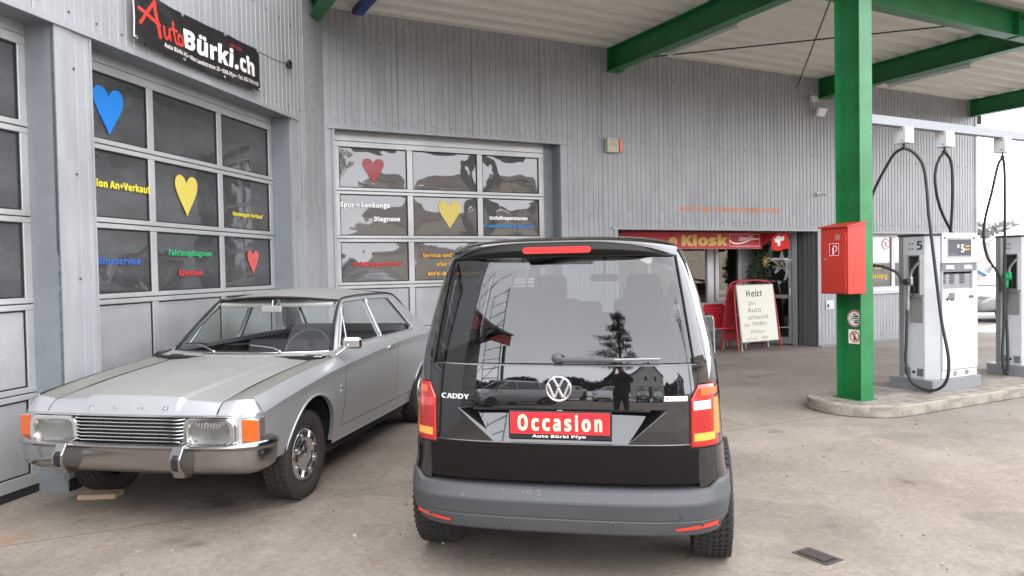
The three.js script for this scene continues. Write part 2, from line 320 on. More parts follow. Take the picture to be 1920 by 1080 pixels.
{
  // front A: bay door, pier, bay door, corner
  partA('cladding', [cladding(-1.2, 1.56, 0, HDA), cladding(-1.2, 8.78, HDA, 6.2), cladding(A2 - 0.2, A2 - 0.012, 0.04, HDA), cladding(8.62, 8.78, 0.05, HDA)], M.clad);
  partA('corner_trim', [bx(8.78, AE - 0.02, 0.03, 6.2, -0.03, 0.012), bx(A3, 8.62, 0.02, HDA, -0.02, 0.006), bx(A1 + 0.0, A2 - 0.2, 0.1, HDA, -0.03, 0.008), bx(A2 - 0.012, A2 + 0.002, 0.02, HDA, -0.06, 0.014)], M.cladFlat);
  partA('door_reveal', [bx(A1, A1 + 0.012, 0, HDA, -0.30, -0.001), bx(A2 - 0.012, A2, 0, HDA, -0.30, -0.061), bx(A3, A3 + 0.012, 0, HDA, -0.30, -0.021), bx(1.4, A1, HDA, HDA + 0.02, -0.30, 0.0), bx(A2, A3, HDA, HDA + 0.02, -0.30, 0.0)], M.reveal);
  partA('lintel_flashing', [bx(1.4, A3 + 0.16, HDA - 0.018, HDA + 0.03, 0.001, 0.03)], M.cladFlat);
  partA('pier_foot', [bx(A1 + 0.012, A2 - 0.012, 0, 0.1, -0.28, -0.012)], M.darkSteel);
  const sc = []; const screwA = (s, y, z = 0.004) => sc.push(cyl(0.009, 0.010, 0.007, s, y, z, Math.PI / 2, 0, 0, 8));
  for (let k = 0; k < 30; k++) { const s = 0.014 + k * PITCH * 3 + 0.4; if (s < 8.75) { screwA(s, HDA + 0.12); screwA(s + PITCH, 4.62); } }
  for (let k = 0; k < 4; k++) { screwA(8.55, 0.5 + k * 0.9, 0.008); screwA(8.9, 0.6 + k * 0.95, 0.014); screwA(9.0, 3.7 + k * 0.3, 0.014); screwA(5.0, 0.8 + k * 0.8, 0.011); }
  partA('screw', sc, M.screw, { kind: 'stuff' });
  // front B: bay door, kiosk recess, window
  const K0 = 7.2, K1 = 11.86, KH = 2.235, W0 = 12.85, W1 = 15.75, WH0 = 1.0, WH1 = 2.2, T0 = 2.52, T1 = 16.9;
  partB('cladding', [cladding(T0, 2.60, 0.04, HDB), cladding(T0, T1, HDB, TOP), cladding(6.16, K0, 0.04, HDB), cladding(K0, K1, KH, HDB), cladding(K1, W0, 0.04, HDB), cladding(W0, W1, 0.04, WH0), cladding(W0, W1, WH1, HDB), cladding(W1, T1, 0.04, HDB)], M.clad);
  partB('corner_trim', [bx(1.9, T0, 0.03, TOP, -0.03, 0.012), bx(T1 - 0.02, T1 + 0.05, 0.02, TOP, -0.12, 0.014), bx(6.13, 6.19, 0.02, HDB, -0.05, 0.012), bx(2.565, 2.6, 0.02, HDB, -0.05, 0.012), bx(K0 - 0.07, K0, 0.02, KH, -0.03, 0.012), bx(K1, K1 + 0.07, 0.02, KH, -0.03, 0.012)], M.cladFlat);
  partB('lintel_flashing', [bx(2.5, 6.24, HDB - 0.018, HDB + 0.03, 0.001, 0.03), bx(K0 - 0.12, K1 + 0.12, KH - 0.015, KH + 0.025, 0.001, 0.028), bx(W0, W1 + 0.04, WH1 - 0.015, WH1 + 0.025, 0.001, 0.028)], M.cladFlat);
  partB('door_reveal', [bx(6.13, 6.142, 0, HDB, -0.3, -0.051), bx(2.553, 2.565, 0, HDB, -0.3, -0.051), bx(5.962, 6.129, 0, HDB, -0.262, -0.25), bx(2.565, 6.13, HDB, HDB + 0.02, -0.3, 0.0), bx(W1, W1 + 0.012, WH0, WH1, -0.26, -0.001), bx(W0 - 0.012, W0, WH0, WH1, -0.26, -0.001), bx(W0, W1, WH1, WH1 + 0.012, -0.26, -0.001)], M.reveal);
  partB('base_flashing', [bx(2.1, 2.56, 0, 0.04, -0.03, 0.006), bx(6.19, K0 - 0.07, 0, 0.04, -0.03, 0.006), bx(K1 + 0.07, T1, 0, 0.045, -0.03, 0.02)], M.reveal);
  const sb = []; const screwB = (t, y, z = 0.004) => sb.push(cyl(0.009, 0.010, 0.007, t, y, z, Math.PI / 2, 0, 0, 8));
  for (let k = 0; k < 50; k++) { const t = Math.ceil(T0 / PITCH) * PITCH + 0.034 + k * PITCH * 3; if (t > T1) break; screwB(t, HDB + 0.1); screwB(t + PITCH, 4.74); if (t > K0 && t < K1 + 4.4) screwB(t, KH + 0.115); if (t > K1 + 0.1) screwB(t, 0.13); if (t > W0) screwB(t + PITCH, WH1 + 0.13); }
  for (let k = 0; k < 5; k++) { screwB(6.3, 0.6 + k * 0.65); screwB(2.3, 0.5 + k * 0.8, 0.014); }
  partB('screw', sb, M.screw, { kind: 'stuff' });
  // painted warning along the front, letters broken by the ribs
  const t = print(1024, 96, (x, w, h) => { x.font = 'bold 82px sans-serif'; x.fillStyle = '#dc7c3e'; x.textBaseline = 'middle'; const s = 'ACHTUNG  VIDEOÜBERWACHUNG'; const m = x.measureText(s).width; x.save(); x.scale(w / m * 0.99, 1); x.fillText(s, 0, h / 2); x.restore();
    x.globalCompositeOperation = 'destination-out'; const n = 2.42 / PITCH; for (let i = 0; i <= n; i++) { const px = ((i * PITCH + 0.068 - (8.49 % PITCH) + PITCH) % 2.42) / 2.42 * w; x.fillRect(px, 0, 5, h); } x.globalAlpha = 0.35; for (let i = 0; i < 500; i++) x.fillRect(rnd() * w, rnd() * h, rr(2, 10), rr(1, 3)); });
  partB('painted_warning', [plane(2.42, 0.145, 8.49 + 1.21, 2.585, 0.0035)], decalMat(t), { label: 'faded orange painted capital letters above the kiosk opening' });
  // room behind the bay doors, roof over the building, backs
  const room = std([0.13, 0.128, 0.125], 0.9);
  partA('workshop_interior', [bx(-1.2, 9.3, 0.02, 0.03, -7, -0.33), bx(-1.2, 14, 0, 6.0, -7.1, -7), bx(-1.3, -1.2, 0, 5.9, -7, 0)], room);
  partB('workshop_interior', [bx(2.0, 6.9, 0.02, 0.03, -6, -0.33), bx(6.9, 7.0, 0, 5.3, -7, -0.03), bx(-4, 17, 0, 5.3, -8.1, -8)], room);
  partB('roof', [bx(-4, 17.0, 5.3, 5.42, -8.1, 0.0)], M.roomDark);
  partA('roof', [bx(-1.3, 9.36, 5.9, 6.0, -7, 0.0)], M.roomDark);
  partB('gable_wall', [bx(16.88, 16.94, 0, 5.3, -8, -0.12)], M.cladFlat);
  // kiosk recess shell
  const soff = cladding(0, 1.5, K0, K1); soff.rotateZ(Math.PI / 2); soff.rotateX(Math.PI / 2);
  partB('recess_soffit', [bx(K0, K1, KH + 0.001, KH + 0.06, -1.9, -0.04)], M.cladFlat);
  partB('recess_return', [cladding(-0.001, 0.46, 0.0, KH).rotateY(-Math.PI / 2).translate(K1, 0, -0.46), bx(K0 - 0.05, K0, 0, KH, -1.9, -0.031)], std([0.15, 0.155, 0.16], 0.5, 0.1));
}

// ------------------------------------------------------------------ bay doors
const hazeTex = dataTex(256, (u, v) => { const n = fbm(u, v, 3, 5, 0.62), w = fbm(u * 2 + 0.3, v, 20, 2); return 0.80 + 0.14 * sstep(0.3, 0.7, n) + 0.08 * (w - 0.5); }, true);
const glassDark = phys([0.40, 0.405, 0.415], 0.03, { transmission: 0.76, thickness: 0, ior: 1.75, map: hazeTex });
function bulgedPane(w, h, amp, wob, sd) {
  const ox = hash2(sd, 3) * 10, oy = hash2(sd, 8) * 10;
  return keep(patch((u, v) => [(u - 0.5) * w, (v - 0.5) * h, amp * (1 - (2 * u - 1) ** 2) * (1 - (2 * v - 1) ** 2) + wob * (fbm(u * 0.9 + ox, v * 0.6 + oy, 6, 2, 0.3) - 0.5) * Math.min(1, 8 * Math.min(u, 1 - u), 8 * Math.min(v, 1 - v))], 48, 30));
}
function heart(w) {
  const s = new THREE.Shape(), k = w / 2;
  s.moveTo(0, -1.35 * k); s.bezierCurveTo(-0.35 * k, -0.75 * k, -1.0 * k, -0.1 * k, -1.0 * k, 0.42 * k); s.bezierCurveTo(-1.0 * k, 1.02 * k, -0.2 * k, 1.05 * k, 0, 0.45 * k);
  s.bezierCurveTo(0.2 * k, 1.05 * k, 1.0 * k, 1.02 * k, 1.0 * k, 0.42 * k); s.bezierCurveTo(1.0 * k, -0.1 * k, 0.35 * k, -0.75 * k, 0, -1.35 * k); return s;
}
// rows: section joints from the floor; the upper three sections are glazed
const JY = [0.06, 0.755, 1.42, 2.07, 2.735, 3.42], XC = [0, 1.11, 2.22, 3.33];
function bayDoor(name, label, glass, place, amp, wob, sd, top) {
  const d = thing(name, label, 'garage door', 'sectional bay doors of the workshop');
  const x0 = 0, x1 = 3.33, st = 0.085, ml = 0.085;
  const fr = [];
  for (let r = 0; r < 5; r++) {
    const y0 = JY[r] + 0.004, y1 = JY[r + 1] - 0.004, rail = r === 0 ? 0.09 : 0.042, railT = r === 4 ? 0.075 : 0.042;
    fr.push(bx(x0, x1, y0, y0 + rail, -0.02, 0.022, 0.006), bx(x0, x1, y1 - railT, y1, -0.02, 0.022, 0.006));
    for (let c = 0; c <= 3; c++) { const w = c === 0 || c === 3 ? st : ml, cx = c === 0 ? x0 + st / 2 : c === 3 ? x1 - st / 2 : XC[c]; fr.push(bx(cx - w / 2, cx + w / 2, y0 + rail - 0.002, y1 - railT + 0.002, -0.018, 0.018, 0.005)); }
  }
  fr.push(bx(x0, x1, JY[5], top, -0.02, 0.018, 0.005));
  const dark = [];
  for (let r = 1; r < 5; r++) dark.push(bx(x0, x1, JY[r] - 0.006, JY[r] + 0.006, -0.018, 0.01));
  part('door_frame', fr, M.alu, d);
  part('section_joint', dark, M.darkSteel, d);
  part('bottom_seal', [bx(x0, x1, 0.004, JY[0] + 0.006, -0.02, 0.016, 0.006)], M.rubber, d);
  const gaskets = [];
  for (let r = 0; r < 5; r++) for (let c = 0; c < 3; c++) {
    const xa = XC[c] + (c === 0 ? st : ml / 2), xb = XC[c + 1] - (c === 2 ? st : ml / 2), ya = JY[r] + (r === 0 ? 0.094 : 0.046), yb = JY[r + 1] - (r === 4 ? 0.079 : 0.046);
    const w = xb - xa, h = yb - ya, cx = (xa + xb) / 2, cy = (ya + yb) / 2, g = 0.011;
    gaskets.push(bx(xa, xb, ya, ya + g, -0.012, 0.008), bx(xa, xb, yb - g, yb, -0.012, 0.008), bx(xa, xa + g, ya + g, yb - g, -0.012, 0.008), bx(xb - g, xb, ya + g, yb - g, -0.012, 0.008));
    if (r < 2) part('panel', [bx(xa + g, xb - g, ya + g, yb - g, -0.015, 0.0)], M.aluPanel, d);
    else { const m = part('pane', [bulgedPane(w - 0.016, h - 0.016, amp * rr(0.7, 1.3), wob, sd + r * 7 + c)], glass, d); m.position.set(cx, cy, -0.004); }
  }
  part('gasket', gaskets, M.rubber, d);
  place(d); return d;
}
const glassB = phys([0.34, 0.33, 0.32], 0.03, { transmission: 0.7, thickness: 0, ior: 1.8 });
const doorLeft = bayDoor('bay_door', 'grey sectional bay door at the left edge, cut off by the frame, without stickers', glassDark, (d) => atA(d, A1 - 3.33 + 0.02, 0, -0.27), 0.006, 0.0025, 11, 3.52);
const doorMid = bayDoor('bay_door', 'grey sectional bay door behind the silver car with a blue heart sticker', glassDark, (d) => atA(d, 5.105, 0, -0.27), 0.006, 0.0025, 23, 3.52);
const doorCorner = bayDoor('bay_door', 'grey sectional bay door in the angled front with rippled mirroring panes', glassB, (d) => atB(d, 2.63, 0, -0.25), 0.011, 0.0042, 31, 3.57);
// stickers on the panes, in the door's own coordinates
function heartOn(d, x, y, w, col, z = 0.012) { const m = part('heart_sticker', [ext(heart(w), 0.0015).translate(0, 0, 0)], std(col, 0.6), d); m.position.set(x, y, z); return m; }
function textOn(d, s, x, y, h, col, bold = true, w = 0, z = 0.024, alpha = 1) {
  let ww = 0; const t = print(1024, 128, (c, W, H) => { c.font = (bold ? 'bold ' : '') + '92px sans-serif'; c.fillStyle = col; c.globalAlpha = alpha; c.textBaseline = 'middle'; const m = c.measureText(s).width; ww = m; c.save(); c.scale(Math.min(1, 1010 / m), 1); c.fillText(s, 4, H / 2); c.lineWidth = 4; c.strokeStyle = col; c.strokeText(s, 4, H / 2); c.restore(); });
  const full = w || Math.min(ww, 1010) / 92 * h * 1.0; const W = full * 1024 / Math.min(ww + 8, 1018);
  const m = part('sticker_lettering', [plane(W, h * 128 / 92, W / 2, 0, 0)], decalMat(t), d); m.position.set(x, y, z); return m;
}
{
  const d = doorMid; // door x = s - 5.105
  heartOn(d, 0.58, 3.07, 0.36, [0.005, 0.19, 0.62]); heartOn(d, 1.63, 2.44, 0.36, [0.62, 0.50, 0.09]); heartOn(d, 2.84, 1.77, 0.24, [0.62, 0.10, 0.09]);
  textOn(d, 'Occasion An+Verkauf', 0.13, 2.40, 0.085, '#e3d22c', true, 0.94); textOn(d, 'Neuwagen Verkauf', 2.42, 2.28, 0.06, '#dccb30', true, 0.64);
  textOn(d, 'Klimaservice', 0.31, 1.745, 0.08, '#2a5fae', true, 0.61); textOn(d, 'Fahrzeugdiagnose', 1.3, 1.83, 0.072, '#1fa368', true, 0.72); textOn(d, 'Bremsen', 1.45, 1.635, 0.08, '#c22c2c', true, 0.4);
  const e = doorCorner; // door x = t - 2.63
  { const h = heartOn(e, 0.57, 3.06, 0.31, [0.6, 0.10, 0.10], 0.016); h.material.transparent = true; h.material.opacity = 0.42; } heartOn(e, 1.72, 2.47, 0.36, [0.66, 0.52, 0.13]);
  textOn(e, 'Spur + Lenkungs', 0.08, 2.54, 0.085, '#f4f4f2', true, 0.72); textOn(e, 'Diagnose', 0.55, 2.35, 0.085, '#f4f4f2', true, 0.40);
  textOn(e, 'Unfallreparaturen', 2.36, 2.39, 0.075, '#f4f4f2', true, 0.67); textOn(e, 'Frontscheibe Reparatur', 2.26, 2.27, 0.075, '#2f7fc0', true, 0.9);
  textOn(e, 'Anhängerservice', 0.24, 1.715, 0.09, '#c03034', true, 0.72); textOn(e, 'Service und Reparaturen', 1.27, 1.83, 0.075, '#e0a32e', true, 1.0); textOn(e, 'aller Marken', 1.48, 1.70, 0.07, '#e0a32e', true, 0.5); textOn(e, 'MFK-Bereitstellung', 1.34, 1.56, 0.075, '#e0a32e', true, 0.9);
}

// things standing inside the workshop, dim behind the panes
for (const [s, out, label] of [[6.3, -2.6, 'red lift post dim behind the middle panes of the blue-heart door'], [8.0, -2.6, 'red lift post dim behind the right panes of the blue-heart door']]) {
  const p = thing('lift_post', label, 'lift post', 'red lift posts inside the workshop'); part('post', [bx(-0.16, 0.16, 0, 3.3, -0.14, 0.14, 0.01)], M.red, p); part('carriage', [bx(-0.2, 0.2, 1.6, 2.1, 0.141, 0.22, 0.01)], M.black, p); part('arm', [bx(-0.7, 0.7, 1.65, 1.73, 0.221, 0.32, 0.01)], M.red, p); atA(p, s, 0.03, out);
}
{ const d = thing('tool_cabinet', 'pale tool cabinet dim behind the lower panes of the blue-heart door', 'cabinet'); part('carcass', [bx(-1.1, 1.1, 0, 1.9, -0.3, 0.3, 0.01)], M.alu, d); for (let i = 0; i < 6; i++) part('drawer', [bx(-1.05, 1.05, 0.15 + i * 0.28, 0.40 + i * 0.28, 0.301, 0.32, 0.005)], M.white, d); atA(d, 7.2, 0.03, -3.6); }
// ------------------------------------------------------------------ canopy
function ibeam(len, h, w, tf, tw) { // along +z from 0
  return [bx(-w / 2, w / 2, 0, tf, 0, len), bx(-w / 2, w / 2, h - tf, h, 0, len), bx(-tw / 2, tw / 2, tf, h - tf, 0, len)];
}
const canopy = thing('canopy', 'flat forecourt canopy of pale corrugated decking on green steel beams', 'canopy');
const DECK = 5.13, OUT = 5.3, CT0 = 2.25, CT1 = 17.2;
{
  const pr = [], p = 0.36;
  for (let k = 0; k * p < OUT; k++) pr.push([k * p, 0], [k * p + 0.14, 0], [k * p + 0.17, 0.13], [k * p + 0.33, 0.13]);
  pr.push([Math.ceil(OUT / p) * p, 0]);
  const P = []; const N = 6;
  for (let i = 0; i + 1 < pr.length; i++) { const [a, ya] = pr[i], [b, yb] = pr[i + 1]; P.push(CT0, DECK + ya, a, CT1, DECK + ya, a, CT1, DECK + yb, b, CT0, DECK + ya, a, CT1, DECK + yb, b, CT0, DECK + yb, b); }
  const g = new THREE.BufferGeometry(); g.setAttribute('position', new THREE.Float32BufferAttribute(P, 3)); g.computeVertexNormals();
  atB(part('roof_decking', g, M.deck, canopy), 0, 0, 0);
  atB(part('roof_covering', [bx(CT0 - 0.05, CT1 + 0.1, DECK + 0.136, DECK + 0.23, 0.0, OUT + 0.1)], M.cladFlat, canopy), 0, 0, 0);
  for (const t of [2.32, 7.14, 12.02, 16.72]) { const h = t < 3 ? 0.24 : 0.36; atB(part('roof_beam', ibeam(OUT - 0.1, h, 0.17, 0.014, 0.01), M.green, canopy), t, DECK - h - 0.002, 0.004); }
  for (const t of [7.14, 12.02]) atB(part('wall_bracket', [bx(-0.12, 0.12, -0.02, 0.0, 0.0, 0.16), bx(-0.1, 0.1, 0.0, 0.36, 0.0, 0.004)], M.green, canopy), t, DECK - 0.362, 0.0);
  const eb = merge(ibeam(CT1 - 7.1, 0.34, 0.17, 0.014, 0.01)); eb.rotateY(Math.PI / 2);
  atB(part('edge_beam', [eb], M.green, canopy), 7.1, 4.655, 4.05);
  const eb2 = merge(ibeam(4.6, 0.34, 0.17, 0.014, 0.01)); eb2.rotateY(Math.PI / 2);
  atB(part('edge_beam', [eb2], M.green, canopy), 2.4, 4.655, 4.05);
  for (const t of [10.95, 12.02]) atB(part('stiffener', [bx(-0.008, 0.008, 0.0, 0.36, -0.088, 0.088)], M.green, canopy), t, 4.645, 4.05);
  // roof bracing
  const rod = (a, b) => atB(part('tie_rod', [bar(a, b, 0.011)], M.darkSteel, canopy), 0, 0, 0);
  rod([7.3, 4.93, 0.2], [11.9, 4.93, 4.9]); rod([11.35, 4.93, 0.0], [7.25, 4.95, 4.3]);
  // end fascia hanging under the deck's far edge
  const f = cladding(0, OUT, 4.66, 5.3); f.rotateY(Math.PI / 2);
  atB(part('end_fascia', [f, bx(-0.02, 0.02, 4.64, 4.67, -OUT, 0)], std([0.30, 0.295, 0.285], 0.55, 0.1, { map: streakTex }), canopy), 17.1, 0, 0.02);
  const ff = cladding(CT0, CT1, 4.95, 5.3);
  atB(part('front_fascia', [ff], M.red, canopy), 0, 0, OUT + 0.1);
}
// steel column on the island
const column = thing('steel_column', 'green steel canopy column standing on the pump island', 'column');
{
  const y0 = 0.125, y1 = 4.65, w = 0.2, d = 0.31, tf = 0.016;
  part('shaft', [bx(-w / 2, w / 2, 0, y1 - y0, d / 2 - tf, d / 2), bx(-w / 2, w / 2, 0, y1 - y0, -d / 2, -d / 2 + tf), bx(-0.006, 0.006, 0, y1 - y0, -d / 2 + tf, d / 2 - tf)], M.green, column);
  part('base_plate', [bx(-0.13, 0.13, 0, 0.012, -0.185, 0.185)], M.green, column); for (const [x, z] of [[-0.115, 0.08], [-0.115, -0.08], [0.115, 0.08], [0.115, -0.08]]) part('anchor_bolt', [cyl(0.012, 0.012, 0.03, x, 0.02, z, 0, 0, 0, 6)], M.darkSteel, column);
  part('cap_plate', [bx(-0.13, 0.13, y1 - y0 + 0.001, y1 - y0 + 0.014, -0.19, 0.19)], M.green, column);
  part('cable_conduit', [bar([0.135, 0.02, -0.1], [0.135, y1 - y0 - 0.05, -0.1], 0.013)], M.green, column);
  atB(column, 7.1, y0, 4.515);
}

// ------------------------------------------------------------------ pump island
const concTex = dataTex(512, (u, v) => { const n = fbm(u, v, 8, 5, 0.6), p = vnoise(u * 90, v * 90, 90); return (0.80 + 0.20 * sstep(0.25, 0.7, n)) * (p > 0.9 ? 0.74 : 1) * (0.93 + 0.14 * hash2(Math.floor(u * 512), Math.floor(v * 512))); }, true, 0.9);
const conc = std([0.33, 0.295, 0.245], 0.88, 0, { map: concTex, bumpMap: grainTex, bumpScale: 0.003 });
{
  const s = new THREE.Shape(), R = 0.55, L = 10;
  s.moveTo(0, -R); s.lineTo(L, -R); s.lineTo(L, R); s.lineTo(0, R); s.absarc(0, 0, R, Math.PI / 2, Math.PI * 1.5, false);
  const g = ext(s, 0.095, 0.015, 24); g.rotateX(-Math.PI / 2); g.translate(0, 0.015, 0);
  const isl = structure('pump_island', g, conc); atB(isl, 7.24, 0, 4.49);
  const s2 = new THREE.Shape(); const r2 = 0.44; s2.moveTo(0, -r2); s2.lineTo(L, -r2); s2.lineTo(L, r2); s2.lineTo(0, r2); s2.absarc(0, 0, r2, Math.PI / 2, Math.PI * 1.5, false);
  const g2 = new THREE.ShapeGeometry(s2, 24); g2.rotateX(-Math.PI / 2); const top = structure('pump_island_top', g2, std([0.27, 0.24, 0.21], 0.88, 0, { map: concTex, bumpMap: grainTex, bumpScale: 0.002 })); atB(top, 7.24, 0.129, 4.49);
}
// ------------------------------------------------------------------ car tools
const font = await new FontLoader().loadAsync('fonts/droid/droid_sans_bold.typeface.json');
function text3(s, size, depth, w = 0) { const g = new TextGeometry(s, { font, size, depth, curveSegments: 4, bevelEnabled: false }); g.computeBoundingBox(); const b = g.boundingBox; g.translate(-(b.min.x + b.max.x) / 2, -(b.min.y + b.max.y) / 2, 0); if (w) g.scale(w / (b.max.x - b.min.x), 1, 1); return g; }
const interp = (arr, u) => { const n = arr.length - 1, t = clamp(u, 0, 1) * n, i = Math.min(n - 1, Math.floor(t)); return lerp(arr[i], arr[i + 1], t - i); };
const linsp = (a, b, n) => Array.from({ length: n + 1 }, (_, i) => lerp(a, b, i / n));
const arcsp = (c, r, n) => Array.from({ length: n + 1 }, (_, i) => c + r * Math.cos(Math.PI * i / n)); // from c + r to c - r
const both = (g) => { const m = merge([g]); const r = [m, mirrorX(m)]; r.pair = true; return r; };
function tyre(parent, name, R, rim, w, pat, mat) { // a tyre about the x axis, with tread blocks
  const t = part(name, [latheX([[rim, -w * 0.40], [rim + 0.012, -w * 0.46], [(R + rim) / 2, -w * 0.53], [R - 0.02, -w * 0.48], [R - 0.008, -w * 0.40], [R - 0.008, w * 0.40], [R - 0.02, w * 0.48], [(R + rim) / 2, w * 0.53], [rim + 0.012, w * 0.46], [rim, w * 0.40]], 56)], mat, parent, { uv: false });
  const bl = [], n = pat.n;
  for (let i = 0; i < n; i++) for (const r of pat.rows) {
    const a = (i + (r.off || 0)) / n * Math.PI * 2, q = rr(-0.04, 0.04);
    const g = box(r.w, 0.012, 2 * Math.PI * R / n * (r.len || 0.8), 0, 0, 0, 0, (r.yaw || 0) + q * 0.3, r.tilt || 0); g.translate(r.x, R - 0.0062 - (r.drop || 0), 0); g.rotateX(a); bl.push(g);
  }
  part('tread', bl, mat, t, { kind: 'stuff' });
  return t;
}
M.tyre = std([0.028, 0.026, 0.025], 0.82, 0, { map: dirtTex });
M.tyreOld = std([0.035, 0.030, 0.027], 0.85, 0, { map: dirtTex });
M.under = std([0.012, 0.012, 0.012], 0.9);

// ------------------------------------------------------------------ the silver saloon (x to its left, z forwards; front axle at z = 0)
{
  const car = thing('silver_saloon', 'old silver two-door saloon with dusty bonnet parked nose out along the bay doors', 'car');
  const paint = phys([0.48, 0.49, 0.50], 0.36, { metalness: 0.55, clearcoat: 0.35, clearcoatRoughness: 0.12 });
  const dusty = std([0.30, 0.295, 0.28], 0.55, 0.25, { map: dirtTex });
  const dustReflectFender = std([0.27, 0.27, 0.235], 0.42, 0.4, { map: dirtTex });  // dust, plus the green canopy's reflection put into the olive tint
  const oldChrome = std([0.42, 0.415, 0.41], 0.15, 1), trim = M.chrome, seam = std([0.02, 0.02, 0.02], 0.8);
  const YS = curve([[-3.95, 0.90], [-3.3, 0.955], [-2.6, 0.99], [-1.8, 0.985], [-0.8, 0.955], [-0.6, 0.938], [0, 0.892], [0.5, 0.838], [0.64, 0.818], [0.80, 0.80]]);
  const XS = curve([[-3.95, 0.74], [-3.2, 0.79], [-2, 0.805], [-0.6, 0.81], [0.4, 0.808], [0.62, 0.795], [0.80, 0.76]]);
  const YC = curve([[-3.95, 0.86], [-3.1, 0.94], [-2.4, 0.945], [-0.6, 0.868], [0.3, 0.775], [0.62, 0.722], [0.80, 0.70]]);
  const XC = curve([[-3.95, 0.79], [-3, 0.86], [-1.5, 0.882], [0, 0.88], [0.45, 0.872], [0.62, 0.852], [0.74, 0.80]]);
  const RA = 0.39, YA = 0.318, ZR = -2.84, SILL = 0.30, ZA = -0.14;
  const yBot = (z) => {
    for (const c of [ZA, ZR]) if (Math.abs(z - c) < RA) return Math.max(SILL, YA + Math.sqrt(RA * RA - (z - c) ** 2) * (c === ZR ? 0.86 : 1.02));
    return z > ZA + RA ? 0.385 : z < ZR - RA ? 0.36 : SILL;
  };
  const flare = (z, y) => { let f = 0; for (const c of [ZA, ZR]) { const d = Math.hypot(z - c, (y - YA) / (c === ZR ? 0.86 : 1.02)) - RA; f = Math.max(f, 0.011 * Math.exp(-Math.max(0, d) / 0.045) * sstep(SILL - 0.02, YA + 0.1, y)); } return f; };
  const lowX = (z, y) => { const q = clamp((YC(z) - y) / (YC(z) - 0.28), 0, 1); return XC(z) - 0.012 * Math.min(1, q * 9) + 0.012 * Math.sin(Math.PI * Math.min(1, q * 1.3)) - 0.035 * q - 0.03 * q * q + flare(z, y); };
  const side = (zs, yb) => {
    const n = zs.length - 1;
    const low = patch((u, v) => { const z = interp(zs, u), b = yb(z), y = lerp(b, YC(z) - 0.0, v); return [lowX(z, y), y, z]; }, n, 14, true);
    const hi = patch((u, v) => { const z = interp(zs, u); return [lerp(XC(z), XS(z), v) + 0.006 * Math.sin(Math.PI * v) , lerp(YC(z), YS(z), v), z]; }, n, 8, true);
    const edge = patch((u, v) => { const z = interp(zs, u), b = yb(z); return [lowX(z, b) - 0.035 * v, b + 0.002 * v, z]; }, n, 1, false);
    return [low, hi, edge];
  };
  const zF = [...linsp(0.578, ZA + RA + 0.004, 6), ...arcsp(ZA, RA, 28).slice(1), ...linsp(ZA - RA - 0.004, -0.685, 4)];
  const zD = linsp(-0.692, -1.90, 16), zQ = [...linsp(-1.907, ZR + RA + 0.004, 8), ...arcsp(ZR, RA, 28).slice(1), ...linsp(ZR - RA - 0.004, -3.86, 8)];
  const doorBot = () => 0.385;
  part('front_wing', both(merge(side(zF, (z) => (z < ZA - RA ? SILL : yBot(z))))), paint, car, { uv: false });
  const dl = part('door', [merge(side(zD, doorBot))], paint, car, { uv: false });
  const dr = part('door', [mirrorX(merge(side(zD, doorBot)))], paint, car, { uv: false });
  part('rear_wing', both(merge(side(zQ, (z) => (z > ZR + RA ? 0.385 : yBot(z))))), paint, car, { uv: false });
  part('sill', both(patch((u, v) => { const z = lerp(ZA - RA - 0.01, ZR + RA + 0.01, u); return [lowX(z, lerp(0.27, 0.378, v)) - 0.004, lerp(0.27, 0.378, v), z]; }, 24, 4, true)), paint, car, { uv: false });
  part('arch_lip', both([ZA, ZR].map((c) => tube(linsp(0.02, 0.98, 24).map((t) => { const z = c + RA * Math.cos(Math.PI * t), y = Math.max(SILL + 0.01, YA + Math.sqrt(Math.max(0, RA * RA - (z - c) ** 2)) * (c === ZR ? 0.86 : 1.02)); return [lowX(z, y) - 0.002, y + 0.004, z]; }), 0.009, 60, 6))), paint, car);
  // dark behind the panel gaps
  part('inner_shell', both([patch((u, v) => { const z = lerp(0.6, -3.8, u), b = yBot(z); const y = lerp(b + 0.02, YS(z) - 0.01, v); return [(y < YC(z) ? lowX(z, y) : lerp(XC(z), XS(z), (y - YC(z)) / (YS(z) - YC(z)))) - 0.014 - flare(z, y), y, z]; }, 80, 12, true)]), seam, car, { uv: false });
  // top of the wings, bonnet, nose
  const XH = 0.615;
  const zfr = (x) => { const a = Math.abs(x); return -0.045 * (a / 0.86) ** 2 - 0.09 * Math.max(0, (a - 0.70) / 0.16) ** 2; };
  const seamY = (z) => YS(z) - 0.016;
  const xc = (z) => lerp(0.335, 0.43, clamp((0.645 - z) / 1.2, 0, 1));
  const hoodY = (x, z) => { const a = Math.abs(x); return seamY(z) + 0.026 * (1 - (a / XH) ** 2) + lerp(0.016, 0.004, clamp((0.645 - z) / 1.15, 0, 1)) * sstep(xc(z) + 0.035, xc(z) - 0.012, a); };
  const wingY = (x, z) => { const w = clamp((XS(z) - Math.abs(x)) / (XS(z) - XH), 0, 1); return YS(z) + 0.012 * Math.sin(Math.PI * w) * 0.7 - 0.016 * w; };
  const FOLD = 0.645, rearHood = (x) => -0.50 - 0.10 * (x / XH) ** 2;
  const wingTop = patch((u, v) => { const x = lerp(XH + 0.004, 1, v), zz = lerp(FOLD, -0.60, u); const X = lerp(XH + 0.004, XS(zz), v); return [X, wingY(X, zz + 0), zz + zfr(X) * (1 - u)]; }, 40, 10, false);
  part('wing_top', both(wingTop), dustReflectFender, car, { uv: false });
